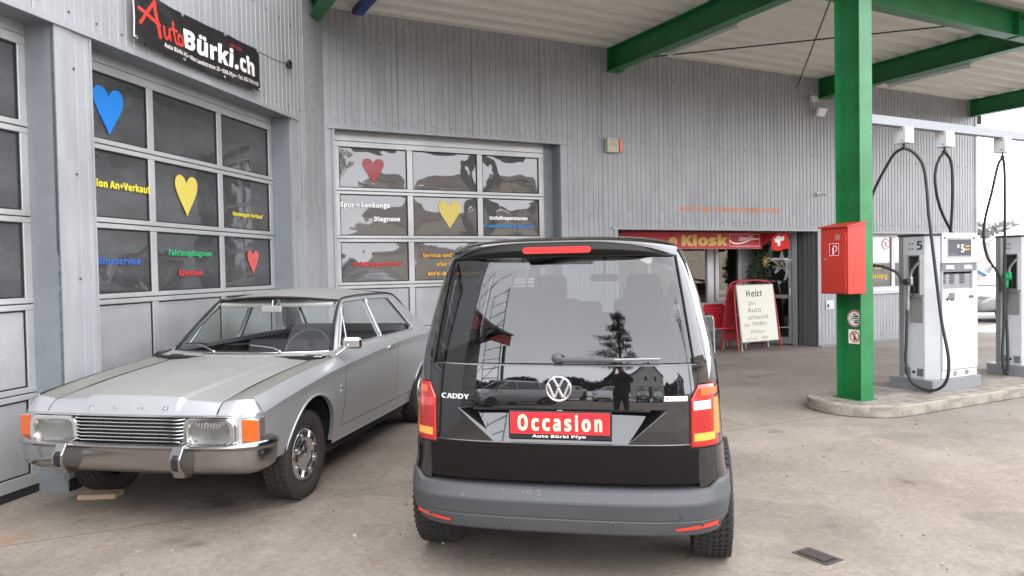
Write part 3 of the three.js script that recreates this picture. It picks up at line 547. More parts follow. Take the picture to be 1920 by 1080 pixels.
  const bonnet = part('bonnet', [patch((u, v) => { const x = lerp(-XH + 0.003, XH - 0.003, v), z0 = FOLD + zfr(x), z = lerp(z0, rearHood(x), u); return [x, hoodY(x, z - zfr(x) * (1 - u)), z]; }, 50, 80, false)], dusty, car, { uv: false });
  const YN = 0.727;
  const nose = (x0, x1, yTop, nu) => patch((u, v) => { const x = lerp(x0, x1, u), y0 = yTop(x); return [x, lerp(y0, YN, v ** 1.2), FOLD + zfr(x) + 0.088 * v ** 0.75]; }, nu, 12, true);
  part('bonnet_nose', [nose(-XH + 0.003, XH - 0.003, (x) => hoodY(x, FOLD), 80)], paint, car, { uv: false });
  part('wing_nose', both(patch((u, v) => { const x = lerp(XH + 0.004, 0.80, u), y0 = wingY(Math.min(x, XS(FOLD)), FOLD) ; return [x, lerp(y0, 0.715, v ** 1.2), FOLD + zfr(x) + 0.088 * v ** 0.75]; }, 16, 12, true)), paint, car, { uv: false });
  part('bonnet_gap', both([tube([[XH, hoodY(XH, 0.64) - 0.002, FOLD + zfr(XH)], [XH, seamY(0.3) + 0.002, 0.3], [XH, seamY(0) + 0.002, 0], [XH, seamY(-0.3) + 0.002, -0.3], [XH, seamY(-0.58) + 0.002, -0.60]], 0.0035, 30, 5), tube([[XH, hoodY(XH, 0.64) - 0.002, FOLD + zfr(XH) + 0.001], [XH, 0.77, FOLD + zfr(XH) + 0.05], [XH, 0.727, FOLD + zfr(XH) + 0.087]], 0.0035, 10, 5)]), seam, car);
  // letters on the nose
  'FORD'.split('').forEach((ch, i) => { const g = text3(ch, 0.026, 0.006, 0.042); g.rotateX(-0.62); part('letter', [g], trim, car).position.set(-0.275 + i * 0.18, 0.768, 0.705); });
  // front panel with its rounded opening
  const bend = (g) => { const p = g.attributes.position; for (let i = 0; i < p.count; i++) p.setZ(i, p.getZ(i) + zfr(p.getX(i))); g.computeVertexNormals(); return g; };
  const dense = (g, n = 3) => g;
  {
    const s = new THREE.Shape(); const N = 24; const pts = [];
    for (let i = 0; i <= N; i++) pts.push([lerp(-0.768, 0.768, i / N), 0.44]); for (let i = 0; i <= N; i++) pts.push([lerp(0.768, -0.768, i / N), 0.732]);
    const sh = polyShape(pts); const hole = new THREE.Path(); const hw = 0.748, y0 = 0.512, y1 = 0.722, r = 0.07;
    const hp = []; const corner = (cx, cy, a0) => { for (let i = 0; i <= 8; i++) { const a = a0 + i / 8 * Math.PI / 2; hp.push([cx + r * Math.cos(a), cy + r * Math.sin(a)]); } };
    corner(hw - r, y1 - r, 0); for (let i = 1; i < 16; i++) hp.push([lerp(hw - r, -hw + r, i / 16), y1]); corner(-hw + r, y1 - r, Math.PI / 2); corner(-hw + r, y0 + r, Math.PI); for (let i = 1; i < 16; i++) hp.push([lerp(-hw + r, hw - r, i / 16), y0]); corner(hw - r, y0 + r, Math.PI * 1.5);
    hp.forEach((q, i) => (i ? hole.lineTo(q[0], q[1]) : hole.moveTo(q[0], q[1]))); hole.closePath(); sh.holes.push(hole);
    part('front_panel', [bend(ext(sh, 0.03, 0.004)).translate(0, 0, 0.70)], paint, car);
    part('grille_surround', [tube(hp.map((q) => [q[0], q[1], 0.735 + zfr(q[0])]), 0.006, 160, 6, true)], trim, car);
  }
  part('grille_back', [bend(new THREE.PlaneGeometry(1.52, 0.215, 30, 1).translate(0, 0.617, 0.665))], M.black, car);
  for (let i = 0; i < 8; i++) { const y = 0.537 + i * 0.0232; part('grille_bar', [tube([[-0.40, y + 0.004, 0.708], [-0.35, y, 0.724], [-0.30, y + 0.002, 0.729], [0, y + 0.002, 0.734], [0.30, y + 0.002, 0.729], [0.35, y, 0.724], [0.40, y + 0.004, 0.708]], 0.0052, 36, 6)], trim, car); }
  part('grille_rib', [-0.2, 0, 0.2].map((x) => bx(x - 0.003, x + 0.003, 0.53, 0.71, 0.70, 0.722)), M.darkSteel, car, { split: true });
  for (const sx of [-1, 1]) {
    const cx = sx * 0.565, zz = 0.735 + zfr(0.56);
    const o = rrShape(0.345, 0.178, 0.055), h = rrShape(0.308, 0.146, 0.05); o.holes.push(h);
    const hl = part('headlight', [ext(o, 0.016, 0.008, 10).translate(cx, 0.616, zz - 0.02)], trim, car);
    const fl = phys([0.95, 0.95, 0.93], 0.06, { transmission: 1, thickness: 0, ior: 1.5 });
    part('lens', [patch((u, v) => { const a = (u - 0.5) * 0.312, b = (v - 0.5) * 0.15; return [cx + a, 0.616 + b, zz - 0.008 + 0.012 * (1 - (2 * u - 1) ** 2) * (1 - (2 * v - 1) ** 2) + 0.0035 * Math.cos(u * Math.PI * 30)]; }, 132, 12)], fl, hl, { uv: false });
    part('reflector', [patch((u, v) => { const a = (u - 0.5) * 0.308, b = (v - 0.5) * 0.148; return [cx + a, 0.616 + b, zz - 0.043 + 0.026 * ((2 * u - 1) ** 2 * 0.6 + (2 * v - 1) ** 2 * 0.4)]; }, 24, 16)], std([0.42, 0.42, 0.41], 0.24, 1), hl, { uv: false });
    const amber = phys([0.60, 0.10, 0.006], 0.15, { clearcoat: 0.6 });
    const S = (g) => (sx < 0 ? mirrorX(g) : g), iq = [[-0.046, -0.07], [0.046, -0.064], [0.046, 0.062], [-0.048, 0.07]], fq = polyShape([[-0.053, -0.077], [0.053, -0.071], [0.053, 0.069], [-0.055, 0.077]]); fq.holes.push(polyShape(iq));
    const ind = part('indicator', [S(ext(polyShape(iq), 0.10, 0.004).rotateY(0.16).translate(0.808, 0.630, 0.568))], amber, car);
    part('indicator_frame', [S(ext(fq, 0.094, 0.002).rotateY(0.16).translate(0.808, 0.630, 0.568))], trim, ind);
    part('wing_corner', [patch((u, v) => { const a = lerp(0, 1, u); const y = lerp(0.40, 0.545, v); return [sx * lerp(0.79, 0.862, a), y, lerp(0.665, 0.56, a ** 1.4)]; }, 8, 4, sx < 0), patch((u, v) => { const z1 = 0.579, y = lerp(0.702, YS(z1) - 0.001, v), y0 = wingY(Math.min(0.80, XS(FOLD)), FOLD), q = clamp((y0 - y) / (y0 - 0.715), 0, 1) ** (1 / 1.2), z0 = FOLD + zfr(0.80) + 0.088 * q ** 0.75, x1 = y < YC(z1) ? lowX(z1, y) : lerp(XC(z1), XS(z1), (y - YC(z1)) / (YS(z1) - YC(z1))), b = 0.012 * Math.sin(Math.PI * u); return [sx * (lerp(0.797, x1, u) + b * (x1 - 0.797) / 0.06), y, lerp(z0, z1, u) + b * (z0 - z1) / 0.06]; }, 10, 10, sx < 0)], paint, car, { uv: false });
  }
  // bumper: profile swept round the nose
  {
    const path = new THREE.CatmullRomCurve3([[-0.835, 0, 0.49], [-0.842, 0, 0.53], [-0.835, 0, 0.58], [-0.80, 0, 0.635], [-0.73, 0, 0.67], [-0.5, 0, 0.70], [-0.25, 0, 0.712], [0, 0, 0.716], [0.25, 0, 0.712], [0.5, 0, 0.70], [0.73, 0, 0.67], [0.80, 0, 0.635], [0.835, 0, 0.58], [0.842, 0, 0.53], [0.835, 0, 0.49]].map((q) => V(...q)), false, 'centripetal');
    const prof = [[0, 0.550], [0.035, 0.5495], [0.068, 0.548], [0.076, 0.545], [0.081, 0.538], [0.080, 0.530], [0.073, 0.523], [0.067, 0.515], [0.065, 0.47], [0.060, 0.42], [0.045, 0.385], [0.0, 0.356]];
    const fn = (u, v) => { const p = path.getPointAt(clamp(u, 0, 1)), t = path.getTangentAt(clamp(u, 0, 1)), o = interp(prof.map((q) => q[0]), v), y = interp(prof.map((q) => q[1]), v); const drop = 0.0; const up = 0.035 * sstep(0.62, 0.87, Math.abs(p.x)) * (v < 0.4 ? 1 : 0.0); return [p.x - t.z * o, y + up * (1 - v / 0.4), p.z + t.x * o]; };
    part('bumper', [patch(fn, 140, 33, true)], oldChrome, car, { uv: false });
    for (const sx of [-1, 1]) {
      const g = ext(polyShape([[0.0, -0.105], [0.075, -0.095], [0.115, -0.03], [0.115, 0.02], [0.075, 0.085], [0.0, 0.105]]), 0.062, 0.008); g.rotateY(-Math.PI / 2); g.translate(sx * 0.418 + 0.031, 0.462, 0.735);
      const ov = part('overrider', [g], oldChrome, car);
      const r = ext(polyShape([[0.07, -0.098], [0.1275, -0.03], [0.1275, 0.02], [0.07, 0.09]]), 0.036, 0.002); r.rotateY(-Math.PI / 2); r.translate(sx * 0.418 + 0.018, 0.462, 0.735);
      part('rubber_insert', [r], M.rubber, ov);
    }
  }
  // glasshouse
  const sx_ = (y) => 0.752 - (y - 0.985) / 0.37 * 0.165;
  {
    const s = polyShape([[0.735, 0.955], [0.80, 0.985], [1.235, 1.362], [1.32, 1.382], [2.42, 1.382], [2.55, 1.36], [3.13, 0.99], [3.13, 0.955]]);
    const q = (pts) => { const h = new THREE.Path(); pts.forEach((p, i) => (i ? h.lineTo(p[0], p[1]) : h.moveTo(p[0], p[1]))); h.closePath(); s.holes.push(h); };
    const w1 = [[0.855, 0.998], [1.27, 1.338], [1.32, 1.35], [1.785, 1.352], [1.785, 0.998]], w2 = [[1.82, 0.998], [1.82, 1.352], [2.33, 1.345], [2.40, 1.325], [2.70, 1.02], [2.69, 0.998]];
    q(w1); q(w2);
    const shear = (g) => { const p = g.attributes.position; for (let i = 0; i < p.count; i++) { const zz = -p.getX(i), y = p.getY(i), d = p.getZ(i); p.setXYZ(i, sx_(y) - 0.028 + d, y, zz); } const h = norm(g); h.computeVertexNormals(); return h; };
    const fr = shear(ext(s, 0.024, 0.004));
    part('window_frame', both(fr), paint, car);
    const line = (pts, r, mat, nm, closed = true) => part(nm, both(tube(pts.map((p) => [sx_(p[1]) + 0.002, p[1], -p[0]]), r, 120, 5, closed)), mat, car);
    const lin2 = (pts, n = 8) => pts.flatMap((p, i) => { const e = pts[(i + 1) % pts.length]; return Array.from({ length: n }, (_, k) => [lerp(p[0], e[0], k / n), lerp(p[1], e[1], k / n)]); });
    line(lin2(w1), 0.006, trim, 'window_trim'); line(lin2(w2), 0.006, trim, 'window_trim');
    part('drip_rail', both(tube([[0.70, 1.0, -0.765], [0.585, 1.365, -1.235], [0.574, 1.386, -1.36], [0.574, 1.388, -2.40], [0.585, 1.365, -2.56], [0.665, 1.12, -2.93]], 0.009, 60, 6)), seam, car);
    const clear = phys([0.9, 0.93, 0.92], 0.02, { transmission: 1, thickness: 0, ior: 1.5, specularIntensity: 0.4 });
    const sg = new THREE.ShapeGeometry(polyShape([[0.86, 1.0], [1.28, 1.34], [1.785, 1.35], [1.785, 1.0]])), sg2 = new THREE.ShapeGeometry(polyShape([[1.82, 1.0], [1.82, 1.35], [2.38, 1.335], [2.69, 1.02]]));
    const shG = (g) => { const p = g.attributes.position; for (let i = 0; i < p.count; i++) { const a = p.getX(i), y = p.getY(i); p.setXYZ(i, sx_(y) - 0.014, y, -a); } g.computeVertexNormals(); return g; };
    part('side_window', both([shG(sg)]), clear, car); part('side_window', both([shG(sg2)]), clear, car);
    part('vent_post', both([bar([sx_(1.0) + 0.001, 1.0, -1.01], [sx_(1.30) + 0.001, 1.30, -1.20], 0.008)]), trim, car);
    part('pillar_trim', both([bx(-0.006, 0.006, 0, 0.36, -0.012, 0.012).rotateZ(Math.atan2(0.165, 0.37)).translate(sx_(0.995) + 0.002, 0.995, -1.803)]), trim, car);
    // windscreen, backlight
    const wb = (x) => [-0.61 - 0.15 * (x / 0.70) ** 2, 0.978], wt = (x) => [-1.13 - 0.10 * (x / 0.58) ** 2, 1.362 + 0.04 * (1 - (x / 0.58) ** 2)];
    const scr = (u, v, k = 1) => { const a = (2 * u - 1) * k, b = wb(a * 0.70), t = wt(a * 0.58), bl = 0.018 * Math.sin(Math.PI * v); return [a * lerp(0.705, 0.578, v), lerp(b[1], t[1], v) + bl * 0.4, lerp(b[0], t[0], v) + bl]; };
    part('windscreen', [patch((u, v) => scr(u, v), 40, 20, false)], clear, car, { uv: false });
    part('screen_seal', [tube([...linsp(0, 1, 14).map((u) => scr(u, 0)), ...linsp(0.1, 0.9, 6).map((v) => scr(1, v)), ...linsp(1, 0, 14).map((u) => scr(u, 1)), ...linsp(0.9, 0.1, 6).map((v) => scr(0, v))], 0.011, 160, 6, true)], M.rubber, car);
    part('screen_trim', [tube(linsp(0, 1, 20).map((u) => { const q = scr(u, 0); return [q[0], q[1] - 0.006, q[2] + 0.016]; }), 0.0075, 60, 6)], trim, car);
    const bk = (u, v) => { const a = 2 * u - 1, bl = -0.03 * Math.sin(Math.PI * v); return [a * lerp(0.665, 0.55, v), lerp(1.005, 1.375 + 0.03 * (1 - a * a), v), lerp(-3.16 + 0.06 * a * a, -2.56 + 0.02 * a * a, v) + bl]; };
    part('rear_window', [patch(bk, 24, 12, true)], clear, car, { uv: false });
    part('rear_seal', [tube([...linsp(0, 1, 14).map((u) => bk(u, 0)), ...linsp(0.1, 0.9, 6).map((v) => bk(1, v)), ...linsp(1, 0, 14).map((u) => bk(u, 1)), ...linsp(0.9, 0.1, 6).map((v) => bk(0, v))], 0.016, 120, 6, true)], M.rubber, car);
    part('belt_panel', both(patch((u, v) => { const z = lerp(-0.585, -3.14, u); return [lerp(XS(z) - 0.001, 0.748, v), lerp(YS(z) - 0.001, 0.984, v) + 0.004 * Math.sin(Math.PI * v), z]; }, 50, 5, false)), paint, car, { uv: false });
    // roof
    part('roof', [patch((u, v) => { const a = 2 * v - 1, z0 = -1.125 - 0.10 * a * a, z1 = -2.58 + 0.02 * a * a, z = lerp(z0, z1, u), ye = 1.372 + 0.022 * Math.sin(Math.PI * u), cr = 0.036 + 0.034 * Math.sin(Math.PI * clamp(u * 1.05, 0, 1)); return [a * 0.583, ye + cr * (1 - Math.abs(a) ** 2.4), z]; }, 40, 40, false)], dusty, car, { uv: false });
    // scuttle, boot
    part('scuttle', [patch((u, v) => { const a = 2 * v - 1, x = a * 0.80, z0 = -0.505 - 0.10 * Math.min(1, (x / XH)) ** 2, z1 = -0.62 - 0.15 * a * a; const z = lerp(z0, z1, u); return [x, lerp(Math.abs(x) < XH ? hoodY(x, z0) : wingY(x, z0), 0.972, u), z]; }, 6, 30, false)], dusty, car, { uv: false });
    part('scuttle_vent', Array.from({ length: 34 }, (_, i) => box(0.007, 0.004, 0.02, -0.34 + i * 0.02, 0.968, -0.575 - 0.1 * ((-0.34 + i * 0.02) / 0.6) ** 2, 0.25, 0.5, 0)), M.darkSteel, car, { kind: 'stuff' });
    part('boot_lid', [patch((u, v) => { const a = 2 * v - 1, z = lerp(-3.12, -3.86, u); return [a * XS(z), YS(z) + 0.03 * (1 - a * a) - 0.02 * u, z]; }, 16, 20, false), patch((u, v) => { const a = 2 * u - 1; return [a * 0.79, lerp(0.36, 0.91, v), -3.86 - 0.02 * (1 - a * a)]; }, 10, 4, true)], paint, car, { uv: false });
    part('parcel_shelf', [patch((u, v) => { const z = lerp(-2.55, -3.14, u); return [lerp(-0.7, 0.7, v), 0.985, z]; }, 2, 2, false)], M.under, car);
    part('pillar_vent', both(Array.from({ length: 6 }, (_, i) => bx(-0.004, 0.004, -0.007, 0.004, -0.03, 0.03).rotateX(0.9).translate(sx_(1.17) + 0.006 - i * 0.0035, 1.10 + i * 0.014, -2.80 + i * 0.011))), M.darkSteel, car);
  }
  // inside
  const cloth = std([0.10, 0.10, 0.105], 0.85), dashM = std([0.025, 0.025, 0.027], 0.6), headM = std([0.45, 0.43, 0.40], 0.8);
  part('cabin_floor', [bx(-0.74, 0.74, 0.26, 0.30, -3.1, -0.5), bx(-0.74, 0.74, 0.3, 0.95, -0.62, -0.56)], M.under, car);
  part('dashboard', [bx(-0.70, 0.70, 0.80, 0.945, -0.95, -0.72, 0.03), bx(-0.68, 0.68, 0.93, 0.955, -0.90, -0.64, 0.01)], dashM, car);
  part('front_seat', [rbox(1.30, 0.16, 0.5, 0.05, 0, 0.50, -1.55), rbox(0.64, 0.48, 0.13, 0.05, 0.335, 0.73, -1.82, -0.22), rbox(0.64, 0.48, 0.13, 0.05, -0.335, 0.73, -1.82, -0.22)], cloth, car);
  part('rear_seat', [rbox(1.30, 0.16, 0.5, 0.05, 0, 0.52, -2.35), rbox(1.34, 0.56, 0.14, 0.05, 0, 0.78, -2.66, -0.25)], cloth, car);
  part('headlining', [patch((u, v) => [lerp(-0.56, 0.56, v), 1.355 + 0.03 * Math.sin(Math.PI * v), lerp(-1.2, -2.5, u)], 4, 8, false)], headM, car);
  part('sun_visor', [rbox(0.5, 0.035, 0.13, 0.01, 0.29, 1.345, -1.24, 0.3), rbox(0.5, 0.035, 0.13, 0.01, -0.29, 1.345, -1.24, 0.3)], headM, car);
  part('mirror_stalk', [bar([-0.01, 1.385, -1.16], [-0.01, 1.315, -1.14], 0.006)], trim, car);
  part('rear_view_mirror', [rbox(0.20, 0.058, 0.022, 0.01, -0.01, 1.298, -1.135, 0.05, -0.12)], headM, car);
  const sw = part('steering_wheel', [xf(new THREE.TorusGeometry(0.20, 0.015, 8, 48)), bar([-0.19, -0.01, 0], [0.19, -0.01, 0], 0.012), cyl(0.05, 0.05, 0.03, 0, -0.01, 0, Math.PI / 2)], M.black, car); sw.position.set(0.34, 0.94, -1.08); sw.rotation.x = -0.55;
  // outside fittings
  const mir = part('wing_mirror', [rbox(0.155, 0.095, 0.055, 0.026, 0.925, 1.045, -0.70, 0, 0.2)], trim, car);
  part('mirror_stem', [tube([[0.815, 0.955, -0.63], [0.85, 0.985, -0.66], [0.905, 1.025, -0.685]], 0.008, 12, 8), sph(0.016, 0.90, 1.03, -0.68)], trim, mir);
  part('door_handle', [rbox(0.022, 0.02, 0.13, 0.008, 0.895, 0.918, -1.68), rbox(0.02, 0.03, 0.035, 0.008, 0.885, 0.905, -1.61)], trim, dl);
  part('door_handle', [rbox(0.022, 0.02, 0.13, 0.008, -0.895, 0.918, -1.68)], trim, dr);
  part('wing_badge', [bx(0, 0.007, -0.05, 0.05, -0.005, 0.005), bx(0, 0.007, 0.018, 0.034, -0.018, 0.018), bx(0, 0.007, -0.022, -0.008, -0.018, 0.018), bx(0, 0.007, -0.046, -0.034, -0.018, 0.004)].map((g) => g.translate(lowX(-0.60, 0.685) - 0.001, 0.685, -0.60)), trim, car);
  part('washer_nozzle', [rbox(0.07, 0.008, 0.035, 0.004, 0.70, 0.952, -0.55)], trim, car);
  for (const [x, len] of [[-0.25, 0.36], [0.33, 0.46]]) {
    const y0 = 0.985, z0 = -0.615 - 0.15 * (x / 0.7) ** 2, x1 = x - len, zz = -0.625 - 0.15 * (x1 / 0.7) ** 2;
    const w = part('wiper', [tube([[x, y0 - 0.005, z0 + 0.02], [x - 0.06, y0 + 0.018, z0 - 0.0], [x - len * 0.6, y0 + 0.045, lerp(z0, zz, 0.6) - 0.02]], 0.0065, 16, 6), sph(0.015, x, y0 - 0.005, z0 + 0.02)], M.steel, car);
    part('wiper_blade', [tube([[x - len * 0.25, y0 + 0.05, z0 - 0.045], [x - len * 0.6, y0 + 0.055, lerp(z0, zz, 0.6) - 0.035], [x1, y0 + 0.045, zz - 0.03]], 0.0055, 16, 5)], M.rubber, w);
  }
  // underneath and wheel wells
  part('underbody', [bx(-0.78, 0.78, 0.22, 0.34, -3.8, -3.12), bx(-0.76, 0.76, 0.20, 0.26, -2.32, -0.42), bx(-0.55, 0.55, 0.26, 0.5, -3.1, 0.3), bx(-0.74, 0.74, 0.375, 0.5, 0.3, 0.66)], M.under, car);
  for (const c of [ZA, ZR]) { part('wheel_well', both(xf(new THREE.CylinderGeometry(RA + 0.03, RA + 0.03, 0.21, 32, 1, true, 0, Math.PI), 0.685, YA, c, 0, 0, Math.PI / 2)), M.under, car); part('well_liner', both(bx(0.585, 0.595, 0.25, 0.72, c - 0.4, c + 0.4)), M.under, car); }
  const pat = { n: 44, rows: [{ x: -0.066, w: 0.032, off: 0 }, { x: -0.024, w: 0.036, off: 0.5, len: 0.85 }, { x: 0.022, w: 0.036, off: 0, len: 0.85 }, { x: 0.065, w: 0.032, off: 0.5 }] };
  for (const [sx, z] of [[1, -0.035], [-1, -0.035], [1, -2.74], [-1, -2.74]]) {
    const w = part('wheel', [latheX([[0.0, 0.02], [0.17, 0.0], [0.19, 0.05], [0.20, 0.075], [0.195, 0.08]], 40)], std([0.32, 0.32, 0.33], 0.4, 0.7), car, { uv: false });
    w.position.set(sx * 0.757, 0.313, z); if (sx < 0) w.rotation.y = Math.PI;
    tyre(w, 'tyre', 0.313, 0.192, 0.175, pat, M.tyreOld);
    part('hub_cap', [latheX([[0.0, 0.088], [0.02, 0.087], [0.075, 0.082], [0.10, 0.072], [0.105, 0.07], [0.108, 0.078], [0.118, 0.083], [0.168, 0.082], [0.183, 0.074], [0.192, 0.06]], 48)], M.chrome, w, { uv: false });
    part('cap_slot', Array.from({ length: 8 }, (_, i) => { const a = i / 8 * Math.PI * 2; return box(0.004, 0.034, 0.05, 0.0835, 0.143, 0).rotateX(a); }), std([0.05, 0.05, 0.05], 0.5, 0.5), w, { split: true });
    part('cap_ridge', Array.from({ length: 8 }, (_, i) => rbox(0.012, 0.05, 0.014, 0.005, 0.086, 0.143, 0).rotateX((i + 0.5) / 8 * Math.PI * 2)), M.chrome, w, { split: true });
    part('cap_emblem', [rbox(0.006, 0.008, 0.06, 0.003, 0.09, 0, 0)], M.chrome, w);
  }
  atC(car, 4.93, 0, -3.36);
}
// ------------------------------------------------------------------ the black van (x to its right in view, z towards the viewer; rear face at z = 0)
{
  const car = thing('black_van', 'black five-seat van seen from behind with red plate and grey plastic bumper', 'van');
  const gloss = phys([0.006, 0.006, 0.0065], 0.03, { clearcoat: 1, clearcoatRoughness: 0.012, ior: 1.6 });
  const matt = std([0.016, 0.0145, 0.0145], 0.5);
  const plastic = std([0.062, 0.064, 0.068], 0.55, 0, { map: dirtTex });
  const gap = M.under;
  const WS = curve([[0.26, 0.79], [0.36, 0.845], [0.5, 0.852], [0.6, 0.835], [0.75, 0.822], [1.0, 0.802], [1.15, 0.785], [1.35, 0.743], [1.6, 0.675], [1.70, 0.630], [1.76, 0.58]]);
  const ZRr = curve([[0.26, -0.06], [0.40, -0.04], [0.52, -0.02], [0.60, -0.008], [0.73, 0], [0.92, -0.004], [1.0, -0.0089], [1.06, -0.0144], [1.12, -0.0215], [1.16, -0.0271], [1.25, -0.0422], [1.4, -0.0734], [1.53, -0.1058], [1.66, -0.1431], [1.72, -0.165], [1.79, -0.24]]);
  const n = 4.5, D0 = 0.46;
  const fall = (a) => D0 * (1 - (1 - Math.min(1, a) ** n) ** (1 / n));
  const Z = (x, y) => ZRr(y) - x * x / 20 - fall(Math.abs(x) / WS(y));
  const rear = (x0, x1, y0, y1, nu, nv, off = 0) => patch((u, v) => { const y = lerp(y0, y1, v), a = typeof x0 === 'function' ? x0(y) : x0, b = typeof x1 === 'function' ? x1(y) : x1, x = lerp(a, b, u); return [x, y, Z(x, y) + off]; }, nu, nv, false);
  // side: from the corner forward
  const A0 = 0.93, Q0 = 1 - (1 - A0 ** n) ** (1 / n), zc = (y) => ZRr(y) - (A0 * WS(y)) ** 2 / 20;
  const sideX = (y, d) => { const q = clamp(Q0 + d / D0, 0, 1); return WS(y) * Math.min(1, (1 - (1 - q) ** n) ** (1 / n)); };
  const sideP = (z, y, off = 0) => { const d = (zc(y) - D0 * Q0) - z; const x = d > 0 ? sideX(y, d) : A0 * WS(y); const taper = 1 - 0.10 * sstep(-2.9, -4.3, z) ; return [x * taper + off, y, z]; };
  const zEdge = (y) => zc(y) - D0 * Q0;
  const sidePatch = (z0, z1, y0, y1, nu, nv, off = 0, us = null) => patch((u, v) => { const y = typeof y0 === 'function' ? 0 : lerp(y0, y1, v); const za = typeof z0 === 'function' ? z0(y) : z0; const z = lerp(za, z1, u); const yy = typeof y0 === 'function' ? lerp(y0(z), y1, v) : y; return sideP(z, yy, off); }, nu, nv, false);
  const RW = 0.325, ZA = -0.60, ZF = -3.28;
  const archY = (z) => { for (const c of [ZA, ZF]) if (Math.abs(z - c) < 0.37) return Math.max(0.32, 0.33 + Math.sqrt(0.37 ** 2 - (z - c) ** 2) * 0.98); return 0.32; };
  const XG = (y) => lerp(0.672, 0.592, (y - 1.13) / 0.535), XT = 0.688; // glass and tailgate half widths
  // ---- rear paintwork
  // plate recess in the gate
  const rec = (x, y) => {
    const w = (y - 0.735) / 0.172; if (w <= 0 || w >= 1.001) return 0;
    const e = lerp(0.335, 0.535, Math.min(1, w)) - Math.abs(x - 0.008); if (e <= 0) return 0;
    return Math.min(0.062 * Math.min(1, w * 1.02), e * 0.8) * (w > 0.97 ? Math.max(0, (1.001 - w) / 0.031) : 1);
  };
  const vs = [...linsp(0, 0.34, 8), ...linsp(0.345, 0.65, 44).slice(0), ...linsp(0.655, 1, 14)];
  part('tailgate_panel', [patch((u, v) => { const y = lerp(0.738, 1.122, v * 1.0), x = lerp(-XT, XT, u); return [x, y, Z(x, y) + 0.004 - rec(x, y)]; }, 340, 150, false)], gloss, car, { uv: false });
  part('lower_tailgate', [rear(-XT, XT, 0.536, 0.728, 60, 14, 0.004)], phys([0.008, 0.007, 0.007], 0.2, { ior: 1.45, specularIntensity: 0.55 }), car, { uv: false });
  part('gate_crease', [patch((u, v) => { const x = lerp(-XT, XT, u); return [x, lerp(0.728, 0.738, v), Z(x, 0.733) + 0.004 + 0.004 * Math.sin(Math.PI * v)]; }, 40, 6, false)], gloss, car, { uv: false });
  part('gate_lip', [patch((u, v) => { const x = lerp(-XT, XT, u); return [x, lerp(1.122, 1.134, v), Z(x, 1.124) + 0.004 - 0.012 * v * v]; }, 60, 5, false)], gloss, car, { uv: false });
  part('rear_window', [patch((u, v) => { const y = lerp(1.136, 1.668, v), x = lerp(-XG(y), XG(y), u); return [x, y, Z(x, y) - 0.002]; }, 60, 40, false)], phys([0.34, 0.35, 0.36], 0.012, { transmission: 1, thickness: 0, ior: 1.72 }), car, { uv: false });
  const band = (a, b) => rear(a, b, 1.136, 1.668, 6, 30, -0.006);
  part('window_band', [band((y) => -XG(y), (y) => -XG(y) + 0.035), band((y) => XG(y) - 0.02, (y) => XG(y))], M.black, car, { uv: false });
  for (const sx of [-1, 1]) {
    const S = (g) => (sx < 0 ? mirrorX(g) : g);
    part('rear_pillar', [S(rear((y) => (y > 1.13 ? XG(y) + 0.007 : XT + 0.006), (y) => A0 * WS(y), 1.03, 1.70, 16, 40, 0.003)), S(rear(XT + 0.006, (y) => A0 * WS(y), 0.50, 0.712, 12, 10, 0.003)), S(sidePatch((y) => zEdge(y), -0.35, 1.03, 1.70, 14, 40, 0.002))], gloss, car, { uv: false });
    part('gate_gap', [S(tube(linsp(0.54, 1.13, 12).map((y) => [XT + 0.003, y, Z(XT, y) + 0.001]), 0.0035, 30, 5)), S(tube(linsp(1.13, 1.69, 14).map((y) => [XG(y) + 0.0035, y, Z(XG(y), y) + 0.001]), 0.0045, 40, 5))], gap, car);
    // side
    part('body_side', [S(sidePatch((y) => zEdge(y), -0.23, 0.48, 0.712, 12, 8, 0.002)), S(patch((u, v) => { const z = interp([...linsp(-0.23, -0.96, 40)], u); return sideP(z, lerp(Math.max(archY(z), z > -0.47 ? 0.48 : 0.32), 0.712, v), 0.002); }, 40, 8, false)), S(patch((u, v) => { const z = lerp(-0.35, -3.3, u); return sideP(z, lerp(0.712, 1.115, v), 0.002 + 0.004 * sstep(0.9, 0.93, lerp(0.712, 1.115, v))); }, 50, 16, false)), S(patch((u, v) => { const z = lerp(-0.95, -4.2, u); return sideP(z, lerp(archY(z), 0.712, v), 0.002); }, 100, 8, false)), S(patch((u, v) => { const z = lerp(-3.3, -4.25, u); return sideP(z, lerp(0.712, lerp(1.115, 0.95, u), v), 0.002); }, 20, 8, false)), S(sidePatch((y) => zEdge(y), -0.36, 0.712, 1.03, 8, 8, -0.001)), S(sidePatch(-0.34, -3.15, 1.60, 1.70, 40, 8, 0.001)), S(sidePatch(-0.34, -0.62, 1.115, 1.60, 6, 14, 0.001))], gloss, car, { uv: false });
    for (const [za, zb] of [[-1.50, -1.60], [-2.42, -2.52]]) part('door_pillar', [S(sidePatch(za, zb, 1.115, 1.60, 3, 10, 0.001))], M.black, car, { uv: false });
    part('front_pillar', [S(patch((u, v) => { const y = lerp(1.08, 1.62, v), z = lerp(-3.70, -3.02, v) + lerp(0, 0.09, u); return sideP(z, y, 0.001); }, 3, 12, false))], gloss, car, { uv: false });
    for (const [za, zb] of [[-0.63, -1.49], [-1.61, -2.41], [-2.53, -3.4]]) part('side_window', [S(patch((u, v) => { const y = lerp(1.118, 1.60, v), z = lerp(za, zb < -3 ? lerp(-3.6, -3.04, v) : zb, u); return sideP(z, y, -0.006); }, 8, 10, false))], phys(za > -2 ? [0.25, 0.26, 0.26] : [0.8, 0.83, 0.82], 0.02, { transmission: 1, thickness: 0 }), car, { uv: false });
